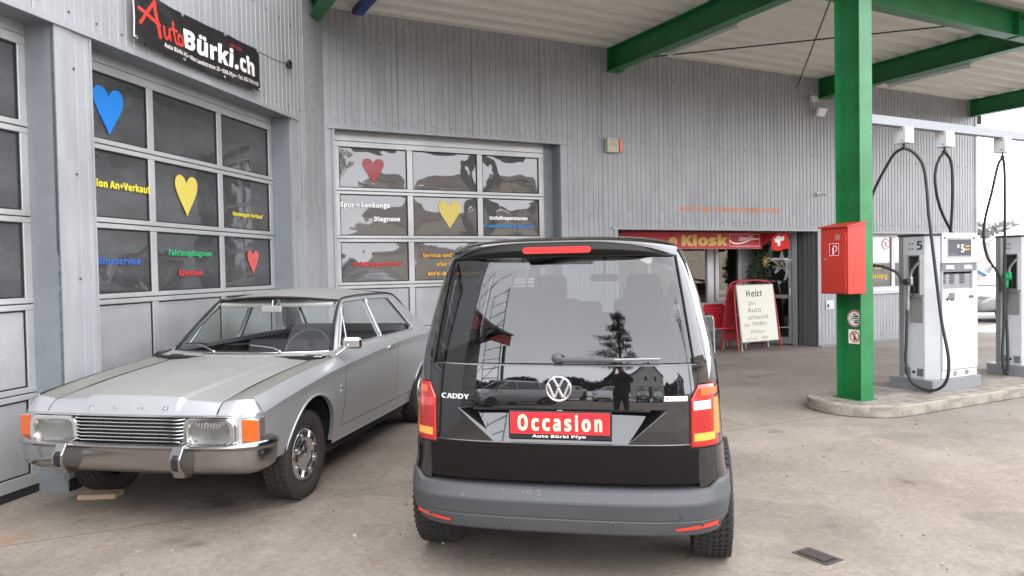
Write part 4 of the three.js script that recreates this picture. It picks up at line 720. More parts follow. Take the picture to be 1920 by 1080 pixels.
    // tail lamp
    const redL = phys([0.42, 0.010, 0.008], 0.12, { clearcoat: 1, clearcoatRoughness: 0.03 });
    const lampY0 = 0.716, lampY1 = 1.026, xin = (y) => (y > 0.955 ? lerp(0.652, 0.692, (y - 0.955) / 0.071) : 0.652);
    const surf = (x, y, off) => { const a = x / WS(y); return [x, y, Z(x, y) + off]; };
    const lamp = part('tail_lamp', [S(patch((u, v) => { const y = lerp(lampY0, lampY1, v), x = lerp(xin(y), 0.965 * WS(y), u ** 0.9), e = Math.min(u * 14, (1 - u) * 30, v * 20, (1 - v) * 20, 1); return surf(x, y, 0.004 + 0.016 * Math.sqrt(Math.max(0, e))); }, 40, 40, false))], redL, car, { uv: false });
    const zone = (nm, x0, x1, y0, y1, mat, off = 0.0225) => part(nm, [S(patch((u, v) => { const y = lerp(y0, y1, v), x = lerp(x0, x1, u); return surf(x, y, off); }, 8, 8, false))], mat, lamp, { uv: false });
    const glowO = phys([0.85, 0.21, 0.015], 0.15, { clearcoat: 1 }), glowY = phys([0.9, 0.36, 0.05], 0.15, { clearcoat: 1 }), rd2 = phys([0.75, 0.03, 0.02], 0.15, { clearcoat: 1 });
    zone('turn_signal', 0.705, 0.795, 0.972, 1.008, phys([0.80, 0.10, 0.015], 0.15, { clearcoat: 1 }));
    zone('light_bar', 0.768, 0.800, 0.775, 0.955, glowO); zone('light_bar', 0.670, 0.775, 0.752, 0.790, glowY);
    zone('reversing_light', 0.668, 0.755, 0.905, 0.948, sx > 0 ? phys([0.72, 0.70, 0.68], 0.15, { clearcoat: 1 }) : phys([0.55, 0.05, 0.05], 0.15, { clearcoat: 1 }));
    part('lens_rib', linsp(0.80, 0.89, 9).map((y) => S(patch((u, v) => surf(lerp(0.668, 0.76, u), y + lerp(-0.0015, 0.0015, v), 0.0226), 8, 1, false))), std([0.35, 0.01, 0.01], 0.3), lamp, { uv: false, kind: 'stuff' });
    part('lens_frame', [S(tube([[0.668, 0.905], [0.755, 0.905], [0.755, 0.948], [0.668, 0.948]].map(([x, y]) => surf(x, y, 0.022)), 0.0022, 40, 5, true))], rd2, lamp);
    part('lamp_gap', [S(tube([...linsp(lampY0, lampY1, 10).map((y) => surf(xin(y) - 0.003, y, 0.004))], 0.004, 30, 5)), S(tube(linsp(0.652, 0.82, 8).map((x) => surf(x, lampY0 - 0.003, 0.003)), 0.004, 20, 5))], gap, car);
  }
  // dark shell behind every gap
  part('inner_shell', [patch((u, v) => { const y = lerp(0.42, 1.132, v), x = lerp(-0.93, 0.93, u) * WS(y); return [x, y, Z(x, y) - 0.085]; }, 40, 30, false)], gap, car, { uv: false });
  // ---- bumper
  const BY = (x) => 0.012 * (Math.abs(x) / 0.8) ** 2;
  const bprof = [[0.272, -0.045], [0.276, 0.012], [0.288, 0.026], [0.322, 0.036], [0.352, 0.043], [0.358, 0.040], [0.364, 0.046], [0.415, 0.058], [0.440, 0.064], [0.452, 0.062], [0.475, 0.048], [0.498, 0.034], [0.508, 0.018], [0.512, -0.02], [0.515, -0.06]];
  const bx_ = (u) => { const t = 2 * u - 1; return t; };
  const bumper = part('bumper', [patch((u, v) => {
    const t = 2 * u - 1, y0 = interp(bprof.map((q) => q[0]), v), o = interp(bprof.map((q) => q[1]), v); const yy = clamp(y0, 0.3, 0.5); const w = WS(yy) + 0.0;
    const s = Math.abs(t), lim = 0.80; let x, z;
    if (s < lim) { const a = s / lim * A0; x = a * w; z = ZRr(0.5) - x * x / 20 - fall(a); } else { const d = (s - lim) / (1 - lim) * 0.20; x = sideX(yy, d); z = ZRr(0.5) - (A0 * w) ** 2 / 20 - fall(A0) - d; }
    const k = s < lim * 0.9 ? 1 : lerp(1, 0.35, (s - lim * 0.9) / (1 - lim * 0.9)); const up = 0.0 + 0.035 * sstep(0.735, 0.80, s) * sstep(0.44, 0.51, y0);
    return [Math.sign(t) * (x + (1 - k) * o * 0.35), y0 + up, z + o * k];
  }, 120, 70, false)], plastic, car, { uv: false });
  const bz = (x, y) => { const yy = y; let o = 0; for (let i = 0; i + 1 < bprof.length; i++) if (yy >= bprof[i][0] && yy <= bprof[i + 1][0]) o = lerp(bprof[i][1], bprof[i + 1][1], (yy - bprof[i][0]) / (bprof[i + 1][0] - bprof[i][0])); const w = WS(clamp(yy, 0.3, 0.5)), a = Math.min(0.93, Math.abs(x) / w); return ZRr(0.5) - x * x / 20 - fall(a) + o * (a > 0.83 ? 0.92 : 1); };
  for (const sx of [-1, 1]) part('reflector', [patch((u, v) => { const x = sx * lerp(0.575, 0.785, u), y = lerp(0.309, lerp(0.322, 0.338, u), v) + 0.008 * u; return [x, y, bz(x, y) + 0.004]; }, 16, 4, sx < 0)], phys([0.75, 0.03, 0.015], 0.2, { clearcoat: 1 }), bumper, { uv: false });
  for (const x of [-0.69, -0.27, 0.27, 0.70]) { part('parking_sensor', [cyl(0.011, 0.011, 0.01, x, 0.337, bz(x, 0.337), Math.PI / 2)], std([0.03, 0.03, 0.032], 0.4), bumper); part('sensor_ring', [xf(new THREE.TorusGeometry(0.012, 0.0015, 6, 20), x, 0.337, bz(x, 0.337) + 0.004)], std([0.12, 0.12, 0.12], 0.4), bumper); }
  part('tow_cover', [xf(new THREE.TorusGeometry(0.024, 0.0014, 6, 28), 0.575, 0.388, bz(0.575, 0.388) + 0.001)], std([0.035, 0.035, 0.037], 0.5), bumper);
  { const sc = []; for (let i = 0; i < 26; i++) { const x = i < 14 ? rr(-0.19, -0.08) : rr(-0.6, 0.6), y = rr(0.455, 0.50), l = rr(0.004, 0.02); sc.push(box(rr(0.0015, 0.004), l, 0.0012, x, y, bz(x, y) + 0.001, -0.55, 0, rr(-0.5, 0.5))); } part('scuff_mark', sc, std([0.17, 0.17, 0.175], 0.8), bumper, { kind: 'stuff' }); }
  // ---- spoiler, roof
  const ytop = (x) => 1.752 - 0.085 * (Math.abs(x) / 0.60) ** 3.2, zsp = (x) => -0.055 - 0.20 * (Math.abs(x) / 0.60) ** 4 - x * x / 20;
  part('spoiler_face', [patch((u, v) => { const x = lerp(-0.588, 0.588, u), y1 = Math.max(ytop(x), 1.676); const y = lerp(1.672, y1, v); return [x, y, lerp(Z(x, 1.66) + 0.004, zsp(x) - 0.004, sstep(0, 0.45, v) * clamp((y1 - 1.672) / 0.05, 0, 1))]; }, 60, 10, false)], matt, car, { uv: false });
  part('spoiler', [patch((u, v) => { const x = lerp(-0.60, 0.60, u), a = v * Math.PI / 2, y1 = Math.max(ytop(x), 1.676); return [x, y1 - 0.004 + (1.79 - 0.028 * (x / 0.6) ** 2 - 0.03 * Math.abs(x / 0.6) ** 8 - y1) * Math.sin(a), lerp(zsp(x), -0.34, 1 - Math.cos(a) ** 1.0) + 0.002]; }, 60, 16, false)], gloss, car, { uv: false });
  part('brake_light', [(() => { const s = rrShape(0.345, 0.029, 0.0135); const g = ext(s, 0.006, 0.002, 8); const p = g.attributes.position; for (let i = 0; i < p.count; i++) { const x = p.getX(i); p.setZ(i, p.getZ(i) + zsp(x) - 0.003); p.setY(i, p.getY(i) + 1.708); } g.computeVertexNormals(); return g; })()], std([0.62, 0.012, 0.01], 0.35), car);
  part('roof', [patch((u, v) => { const t = 2 * v - 1, z = lerp(-0.335, -3.10, u), w = WS(1.70), cr = 0.075 * (1 - Math.abs(t) ** 2.6); const yb = 1.708 - 0.11 * sstep(0.8, 1, u) + 0.02 * Math.sin(Math.PI * u); return [t * w, yb + cr, z]; }, 30, 30, false)], gloss, car, { uv: false });
  // ---- rear wiper, badges, plate
  const wp = part('wiper', [rbox(0.30, 0.026, 0.022, 0.01, 0.135, 1.158, 0.012, 0, 0.045, -0.01), sph(0.026, 0.005, 1.166, 0.016, 1.1, 1, 0.8), rbox(0.05, 0.012, 0.02, 0.005, 0.0, 1.16, 0.0)], std([0.06, 0.06, 0.063], 0.45), car);
  part('wiper_blade', [tube([[0.27, 1.158, 0.0], [0.40, 1.160, -0.016], [0.51, 1.160, -0.034]], 0.0065, 12, 6), tube([[0.20, 1.149, -0.008], [0.40, 1.150, -0.022], [0.50, 1.150, -0.042]], 0.004, 12, 5)], std([0.25, 0.25, 0.26], 0.35, 0.3), wp);
  { // round emblem
    const e = part('emblem', [xf(new THREE.TorusGeometry(0.0605, 0.0062, 10, 48))], M.chrome, car); e.position.set(0.008, 1.012, Z(0, 1.01) + 0.014); e.rotation.x = 0.02;
    part('emblem_disc', [cyl(0.058, 0.064, 0.014, 0, 0, -0.007, Math.PI / 2, 0, 0, 40)], phys([0.01, 0.012, 0.018], 0.15, { clearcoat: 1 }), e);
    const st = (a, b, w = 0.0125) => { const dx = b[0] - a[0], dy = b[1] - a[1], L = Math.hypot(dx, dy); return rbox(w, L, 0.012, 0.003, (a[0] + b[0]) / 2, (a[1] + b[1]) / 2, 0.002, 0, 0, -Math.atan2(dx, dy)); };
    part('emblem_letter', [st([-0.026, 0.053], [-0.001, 0.007]), st([0.026, 0.053], [0.001, 0.007])], M.chrome, e);
    part('emblem_letter', [st([-0.053, 0.026], [-0.023, -0.048]), st([-0.023, -0.048], [0.0, 0.002]), st([0.023, -0.048], [0.0, 0.002]), st([0.053, 0.026], [0.023, -0.048])], M.chrome, e);
  }
  'CADDY'.split('').forEach((ch, i) => { const x = -0.604 + i * 0.032; const g = text3(ch, 0.026, 0.004, 0.0295); const m = part('letter', [g], std([0.75, 0.75, 0.74], 0.3, 0.3), car); m.position.set(x, 0.9615, Z(x, 0.96) + 0.0045); m.rotation.y = Math.atan(-(Z(x + 0.01, 0.96) - Z(x, 0.96)) / 0.01) ; });
  { const t = print(256, 52, (x, w, h) => { x.fillStyle = '#e9e9e9'; x.fillRect(0, 0, w, h); x.fillStyle = '#c8202a'; x.fillRect(12, 14, 42, 24); x.fillStyle = '#fff'; x.fillRect(20, 20, 20, 4); x.fillRect(28, 29, 26, 3); x.fillStyle = '#333'; x.font = 'bold 32px sans-serif'; x.textBaseline = 'middle'; x.fillText('MOTION', 60, h / 2 + 1, 184); });
    const b = part('badge', [plane(0.112, 0.022)], new THREE.MeshStandardMaterial({ map: t, roughness: 0.3, side: THREE.DoubleSide }), car); b.position.set(0.583, 0.9625, Z(0.583, 0.96) + 0.009); b.rotation.y = 0.2; part('badge_base', [rbox(0.115, 0.025, 0.004, 0.0015, 0, 0, -0.0032)], M.chrome, b); }
  { const t = print(1024, 264, (x, w, h) => { x.fillStyle = '#1c1a1b'; x.fillRect(0, 0, w, h); x.fillStyle = '#c2232e'; x.fillRect(10, 8, w - 20, h - 52); x.strokeStyle = 'rgba(255,255,255,0.16)'; x.lineWidth = 3; x.strokeRect(14, 12, w - 28, h - 60);
      x.textBaseline = 'alphabetic'; x.font = 'bold 205px sans-serif'; x.lineJoin = 'round'; const ws = [118, 88, 88, 88, 80, 46, 100, 92]; let px = 78; 'Occasion'.split('').forEach((ch, q) => { const m = x.measureText(ch).width; x.save(); x.translate(px, 184); x.scale(ws[q] / m, 1); x.lineWidth = 17; x.strokeStyle = '#6b1a1c'; x.strokeText(ch, 0, 0); x.fillStyle = x.strokeStyle = '#f4e4b2'; x.lineWidth = 7; x.strokeText(ch, 0, 0); x.fillText(ch, 0, 0); x.restore(); px += ws[q] + 24; });
      x.fillStyle = '#e8e8e6'; x.font = 'bold 36px sans-serif'; const q = 'Auto Bürki Pfyn', k = x.measureText(q).width; x.save(); x.translate(235, 254); x.scale(545 / k, 1); x.fillText(q, 0, 0); x.restore(); x.fillStyle = '#220'; x.beginPath(); x.arc(176, 34, 5, 0, 7); x.arc(832, 34, 5, 0, 7); x.fill(); });
    const p = part('number_plate', [plane(0.512, 0.136, 0, 0, 0.0066)], new THREE.MeshStandardMaterial({ map: t, roughness: 0.3, side: THREE.DoubleSide }), car); p.position.set(0.01, 0.829, 0.004); p.rotation.x = -0.03;
    part('plate_holder', [rbox(0.52, 0.142, 0.012, 0.004, 0, 0, 0)], M.black, p);
    part('handle_strip', [rbox(0.90, 0.02, 0.03, 0.008, 0.008, 0.905, -0.032)], M.black, car);
    part('plate_light', [rbox(0.03, 0.006, 0.012, 0.002, 0.01, 0.899, -0.014)], M.chrome, car); }
  // ---- front end
  const clear = phys([0.85, 0.9, 0.88], 0.02, { transmission: 1, thickness: 0 });
  part('windscreen', [patch((u, v) => { const t = 2 * u - 1, y = lerp(1.09, 1.66, v); return [t * lerp(0.72, 0.62, v), y, lerp(-3.78, -3.06, v) - 0.12 * (1 - t * t)]; }, 16, 10, true)], clear, car, { uv: false });
  part('bonnet', [patch((u, v) => { const t = 2 * v - 1, z = lerp(-3.72, -4.36, u); return [t * lerp(0.76, 0.72, u), lerp(1.09, 0.92, u ** 1.4) + 0.03 * (1 - t * t), z - 0.1 * (1 - t * t)]; }, 10, 14, false), patch((u, v) => { const t = 2 * u - 1; return [t * 0.74, lerp(0.3, 0.93, v), -4.36 - 0.1 * (1 - t * t)]; }, 14, 6, true)], gloss, car, { uv: false });
  part('wing_mirror', both([rbox(0.12, 0.17, 0.10, 0.05, 0.90, 1.11, -2.98, 0, 0.1), rbox(0.1, 0.05, 0.06, 0.02, 0.87, 1.07, -2.98)]), gloss, car);
  part('mirror_glass', both([rbox(0.095, 0.14, 0.008, 0.004, 0.90, 1.11, -2.926, 0, 0.25)]), std([0.16, 0.19, 0.20], 0.05, 1), car);
  // ---- inside
  const cloth = std([0.05, 0.05, 0.053], 0.85);
  part('cabin_floor', [bx(-0.8, 0.8, 0.40, 0.46, -3.8, -0.15), bx(-0.74, 0.74, 0.46, 1.0, -3.75, -3.5)], M.under, car);
  part('dashboard', [rbox(1.4, 0.2, 0.5, 0.05, 0, 1.0, -3.45)], M.black, car);
  for (const x of [-0.36, 0.38]) { const st = part('front_seat', [rbox(0.5, 0.16, 0.5, 0.05, x, 0.72, -2.62), rbox(0.48, 0.62, 0.14, 0.06, x, 1.06, -2.36, 0.15)], cloth, car); part('head_restraint', [rbox(0.27, 0.2, 0.1, 0.05, x, 1.46, -2.30, 0.1)], cloth, st); }
  const rs = part('rear_seat', [rbox(1.24, 0.14, 0.48, 0.05, 0, 0.72, -1.62), rbox(1.24, 0.60, 0.14, 0.06, 0, 1.02, -1.38, 0.18)], cloth, car);
  for (const x of [-0.4, 0.0, 0.4]) part('head_restraint', [rbox(0.26, x ? 0.18 : 0.10, 0.09, 0.04, x, x ? 1.40 : 1.34, -1.32, 0.15)], cloth, rs);
  part('rear_view_mirror', [rbox(0.24, 0.065, 0.03, 0.015, 0.02, 1.52, -3.02), bar([0.02, 1.56, -3.04], [0.02, 1.66, -3.1], 0.012)], M.black, car);
  part('headlining', [patch((u, v) => [lerp(-0.6, 0.6, v), 1.70 + 0.03 * Math.sin(Math.PI * v), lerp(-0.3, -3.0, u)], 4, 8, false)], std([0.25, 0.245, 0.235], 0.9), car);
  // ---- underneath, wheels
  part('underbody', [bx(-0.66, 0.66, 0.31, 0.42, -4.2, -0.36), bx(-0.5, 0.5, 0.26, 0.30, -0.9, -0.4)], M.under, car);
  for (const c of [ZA, ZF]) { part('wheel_well', both(xf(new THREE.CylinderGeometry(0.39, 0.39, 0.24, 32, 1, true, 0, Math.PI), 0.69, 0.33, c, 0, 0, Math.PI / 2)), M.under, car); part('well_liner', both(bx(0.565, 0.575, 0.3, 0.74, c - 0.4, c + 0.4)), M.under, car); }
  const pat = { n: 54, rows: [{ x: -0.082, w: 0.03, yaw: 0.25, off: 0.1 }, { x: -0.049, w: 0.03, yaw: 0.55, off: 0.35, len: 0.74 }, { x: -0.016, w: 0.028, yaw: 0.75, off: 0.6, len: 0.74 }, { x: 0.016, w: 0.028, yaw: -0.75, off: 0.6, len: 0.74 }, { x: 0.049, w: 0.03, yaw: -0.55, off: 0.35, len: 0.74 }, { x: 0.082, w: 0.03, yaw: -0.25, off: 0.1 }] };
  for (const [sx, z] of [[1, ZA], [-1, ZA], [1, ZF], [-1, ZF]]) {
    const w = part('wheel', [latheX([[0.0, 0.05], [0.06, 0.055], [0.08, 0.03], [0.18, 0.02], [0.20, 0.08], [0.21, 0.085]], 40)], M.steel, car, { uv: false });
    w.position.set(sx * 0.77, RW, z); if (sx < 0) w.rotation.y = Math.PI;
    tyre(w, 'tyre', RW, 0.205, 0.205, pat, M.tyre);
    part('rim_spoke', Array.from({ length: 5 }, (_, i) => rbox(0.03, 0.15, 0.05, 0.012, 0.065, 0.12, 0).rotateX(i / 5 * Math.PI * 2)), M.steel, w);
  }
  atC(car, 3.72, 0, -0.52);
}
// ------------------------------------------------------------------ fuel pumps (x along the front, z towards the forecourt)
const pumpWhite = std([0.50, 0.515, 0.53], 0.3, 0, { map: dirtTex }), pumpGrey = std([0.40, 0.415, 0.43], 0.4, 0.1, { map: dirtTex }), pumpDark = std([0.20, 0.195, 0.185], 0.5);
const hoseM = std([0.016, 0.016, 0.018], 0.55);
function makePump(label) {
  const p = thing('fuel_pump', label, 'fuel pump', 'fuel pumps on the island');
  const H0 = 0.13, X0 = 0.05, X1 = 0.82, Z0 = -0.42, Z1 = 0.0, YT = 1.77; // above the plinth foot
  part('plinth', [bx(-0.03, 0.88, 0, 0.135, -0.50, 0.035, 0.004)], M.galv, p);
  // body with a bevelled corner between the nozzle side and the front
  const sh = polyShape([[X0 + 0.11, Z1], [X1, Z1], [X1, Z0], [X0, Z0], [X0, Z1 - 0.11]].map(([x, z]) => [x, -z]));
  const g = ext(sh, YT - 0.135, 0.004); g.rotateX(-Math.PI / 2); g.translate(0, 0.137, 0);
  part('cabinet', [g], pumpWhite, p);
  const cs = ext(polyShape([[X0 + 0.105, Z1 + 0.012], [X1 + 0.01, Z1 + 0.012], [X1 + 0.01, Z0 - 0.01], [X0 - 0.012, Z0 - 0.01], [X0 - 0.012, Z1 - 0.11]].map(([x, z]) => [x, -z])), 0.018, 0.003); cs.rotateX(-Math.PI / 2); cs.translate(0, YT + 0.006, 0);
  part('top_cap', [cs], M.black, p);
  part('side_edge', [bx(X0 - 0.006, X0 + 0.004, 0.14, YT, Z0 - 0.004, Z0 + 0.055)], pumpDark, p);
  // front: head, label strip, recess with vents, lower door
  part('head_panel', [bx(X0 + 0.11, X1 + 0.004, 1.46, YT + 0.035, 0.002, 0.03, 0.004)], pumpWhite, p);
  const disp = print(512, 224, (x, w, h) => { x.fillStyle = '#1b1e22'; x.fillRect(0, 0, w, h); x.fillStyle = '#26303a'; x.fillRect(16, 60, 210, 130); x.fillStyle = '#0c0d0f'; x.beginPath(); x.moveTo(250, 0); x.lineTo(330, 0); x.lineTo(400, 90); x.lineTo(350, 90); x.fill();
    x.fillStyle = '#e8e8e6'; x.beginPath(); x.ellipse(225, 92, 20, 24, 0, 0, 7); x.fill(); x.fillStyle = '#1b1e22'; x.beginPath(); x.arc(225, 94, 8, 0, 7); x.fill(); x.fillStyle = '#f5f5f2'; x.font = 'bold 150px sans-serif'; x.fillText('5', 284, 176); x.fillStyle = '#d8a520'; x.font = 'bold 40px sans-serif'; x.fillText('Diesel', 388, 104, 100); x.fillText('Diesel', 372, 150, 118); x.fillStyle = '#cfd3d6'; for (let i = 0; i < 6; i++) x.fillRect(18 + i * 33, 198, 8, 8); });
  part('display', [plane(0.42, 0.185, 0.475, 1.635, 0.0345)], new THREE.MeshStandardMaterial({ map: disp, roughness: 0.35, side: THREE.DoubleSide }), p);
  part('display_frame', [bx(0.262, 0.688, 1.735, 1.743, 0.031, 0.036), bx(0.262, 0.688, 1.527, 1.535, 0.031, 0.036), bx(0.257, 0.263, 1.527, 1.743, 0.031, 0.036), bx(0.687, 0.693, 1.527, 1.743, 0.031, 0.036)], pumpDark, p);
  for (const x of [0.20, 0.75]) part('lock', [cyl(0.013, 0.013, 0.008, x, 1.745, 0.032, Math.PI / 2)], M.darkSteel, p);
  const strip = print(512, 64, (x, w, h) => { x.fillStyle = '#585c60'; x.fillRect(0, 0, w, h); x.fillStyle = '#6b6f73'; x.fillRect(254, 6, 3, h - 12); x.fillStyle = '#f2f2ee'; x.font = 'bold 42px sans-serif'; x.textBaseline = 'middle'; x.fillText('DIESEL', 64, h / 2 + 2, 122); x.fillText('DIESEL', 330, h / 2 + 2, 122); });
  part('label_strip', [plane(0.655, 0.085, 0.493, 1.415, 0.019)], new THREE.MeshStandardMaterial({ map: strip, roughness: 0.4, side: THREE.DoubleSide }), p);
  part('label_back', [bx(X0 + 0.11, X1, 1.368, 1.46, 0.002, 0.016)], pumpDark, p);
  part('recess', [bx(X0 + 0.12, X1 - 0.01, 1.165, 1.36, 0.0015, 0.004)], pumpGrey, p);
  part('recess_edge', [bx(X0 + 0.11, X0 + 0.12, 1.16, 1.365, 0.001, 0.03), bx(X1 - 0.08, X1, 1.16, 1.365, 0.001, 0.024)], pumpWhite, p);
  for (const cx of [0.21, 0.37, 0.56]) part('vent', Array.from({ length: 7 }, (_, i) => bx(cx - 0.045, cx + 0.045, 1.225 + i * 0.017, 1.233 + i * 0.017, 0.003, 0.009)), M.darkSteel, p);
  part('lower_door', [bx(X0 + 0.11, X1 + 0.003, 0.235, 1.158, 0.003, 0.03, 0.005)], pumpWhite, p);
  part('kick_panel', [bx(X0 + 0.11, X1, 0.14, 0.23, 0.003, 0.022, 0.003)], pumpWhite, p);
  for (const cx of [0.40, 0.62]) part('kick_vent', Array.from({ length: 3 }, (_, i) => Array.from({ length: 4 }, (_, k) => bx(cx - 0.03 + i * 0.023, cx - 0.014 + i * 0.023, 0.165 + k * 0.013, 0.172 + k * 0.013, 0.021, 0.025))).flat(), M.darkSteel, p, { kind: 'stuff' });
  const icons = print(512, 128, (x, w, h) => { x.clearRect(0, 0, w, h); x.fillStyle = '#5d6166'; x.fillRect(60, 18, 92, 58); x.strokeStyle = '#3a3d40'; x.lineWidth = 5; x.strokeRect(60, 18, 92, 58); x.fillStyle = '#3a3d40'; x.fillRect(12, 42, 40, 36); x.fillStyle = '#cfd4d8'; x.fillRect(18, 48, 22, 14); x.fillStyle = '#2b2d30'; x.fillRect(10, 78, 142, 6); for (const cx of [34, 100, 130]) { x.beginPath(); x.arc(cx, 90, 12, 0, 7); x.fill(); }
    x.fillStyle = '#444'; x.beginPath(); x.arc(258, 52, 8, 0, 7); x.fill(); x.fillStyle = '#4a4d50'; x.beginPath(); x.moveTo(400, 70); x.lineTo(412, 52); x.lineTo(440, 46); x.lineTo(470, 50); x.lineTo(488, 60); x.lineTo(488, 74); x.lineTo(400, 76); x.fill(); x.fillStyle = '#2b2d30'; for (const cx of [418, 470]) { x.beginPath(); x.arc(cx, 76, 9, 0, 7); x.fill(); } x.fillRect(424, 20, 40, 4); });
  part('vehicle_symbols', [plane(0.56, 0.14, 0.49, 1.065, 0.0325)], decalMat(icons), p);
  // nozzle side
  const num = print(128, 128, (x) => { x.clearRect(0, 0, 128, 128); x.font = 'bold 120px sans-serif'; x.fillStyle = '#15171a'; x.fillText('5', 30, 108); });
  part('pump_number', [plane(0.15, 0.15).rotateY(-Math.PI / 2).translate(X0 - 0.0055, 1.67, -0.165)], decalMat(num), p);
  part('dot_mark', [0, 1, 2, 3].map((i) => cyl(0.009, 0.009, 0.003, X0 - 0.005, 1.69 - (i > 1 ? 0.06 : 0), -0.29 + (i % 2) * 0.035, 0, 0, Math.PI / 2)), M.darkSteel, p);
  const hb = part('nozzle_holster', [bx(X0 - 0.085, X0 - 0.004, 1.10, 1.56, -0.125, -0.11), bx(X0 - 0.085, X0 - 0.004, 1.10, 1.115, -0.29, -0.126), bx(X0 - 0.06, X0 - 0.004, 1.545, 1.56, -0.29, -0.126), bx(X0 - 0.03, X0 - 0.004, 1.115, 1.545, -0.29, -0.278)], M.steel, p);
  part('holster_back', [bx(X0 - 0.012, X0 - 0.0045, 1.117, 1.543, -0.277, -0.127)], M.black, hb);
  part('side_panel', [bx(X0 - 0.009, X0 - 0.004, 0.78, 1.07, -0.28, -0.13)], pumpDark, p);
  part('side_vent', [0, 1].flatMap((k) => Array.from({ length: 7 }, (_, i) => bx(X0 - 0.009, X0 - 0.004, 0.165 + i * 0.013, 0.171 + i * 0.013, k ? -0.20 : -0.36, k ? -0.125 : -0.285))), M.darkSteel, p);
  part('vent_port', [cyl(0.018, 0.018, 0.006, X0 - 0.006, 0.205, -0.243, 0, 0, Math.PI / 2)], M.black, p);
  return p;
}
const pump1 = makePump('white and grey fuel pump with number five next to the green column');
atB(pump1, 8.09, 0.129, 4.74);
const pump2 = pump1.clone(); pump2.name = numbered('fuel_pump'); scene.add(pump2); pump2.userData = { ...pump1.userData, label: 'grey fuel pump with green nozzle, cut off at the right edge' };
atB(pump2, 10.1, 0.129, 4.70);
pump2.traverse((o) => { if (o.isMesh) o.name = numbered(o.name.replace(/_\d{3}$/, '')); });
{ const n = pump2.children.find((c) => c.name.startsWith('pump_number')); if (n) pump2.remove(n); }
function nozzle(name, label, grip, y, t, w) { // hangs beside the pump with its spout pointing up
  const o = thing(name, label, 'fuel nozzle', 'nozzles hanging on the pumps');
  part('spout', [tube([[0, 0.0, 0.02], [0, 0.09, 0.035], [0.0, 0.17, 0.09], [0.01, 0.22, 0.135]], 0.017, 20, 10)], M.steel, o);
  part('grip', [tube([[0, 0.03, 0.02], [0, -0.06, 0.0], [0, -0.16, -0.012]], 0.026, 14, 10), rbox(0.05, 0.11, 0.07, 0.02, 0, -0.01, 0.02)], grip, o);
  part('swivel', [cyl(0.036, 0.036, 0.05, -0.03, -0.02, -0.01, 0, 0, Math.PI / 2), xf(new THREE.TorusGeometry(0.03, 0.006, 8, 20), -0.057, -0.02, -0.01, 0, Math.PI / 2)], grip === M.steel ? M.black : grip, o);
  part('trigger_guard', [tube([[0, -0.05, 0.05], [0, -0.12, 0.065], [0, -0.19, 0.03], [0, -0.2, 0.0]], 0.007, 16, 6)], M.black, o);
  part('hose_sleeve', [cyl(0.024, 0.022, 0.11, 0, -0.22, -0.015, 0.08), cyl(0.028, 0.026, 0.16, 0, -0.33, -0.02, 0.1)], grip === M.steel ? M.steel : M.black, o);
  atB(o, t, y, w); return o;
}
nozzle('fuel_nozzle', 'silver diesel nozzle hooked into the holster of pump five', M.steel, 1.40, 8.05, 4.50);
nozzle('fuel_nozzle', 'green petrol nozzle hooked into the holster of the far pump', std([0.01, 0.30, 0.10], 0.4), 1.42, 10.07, 4.46);
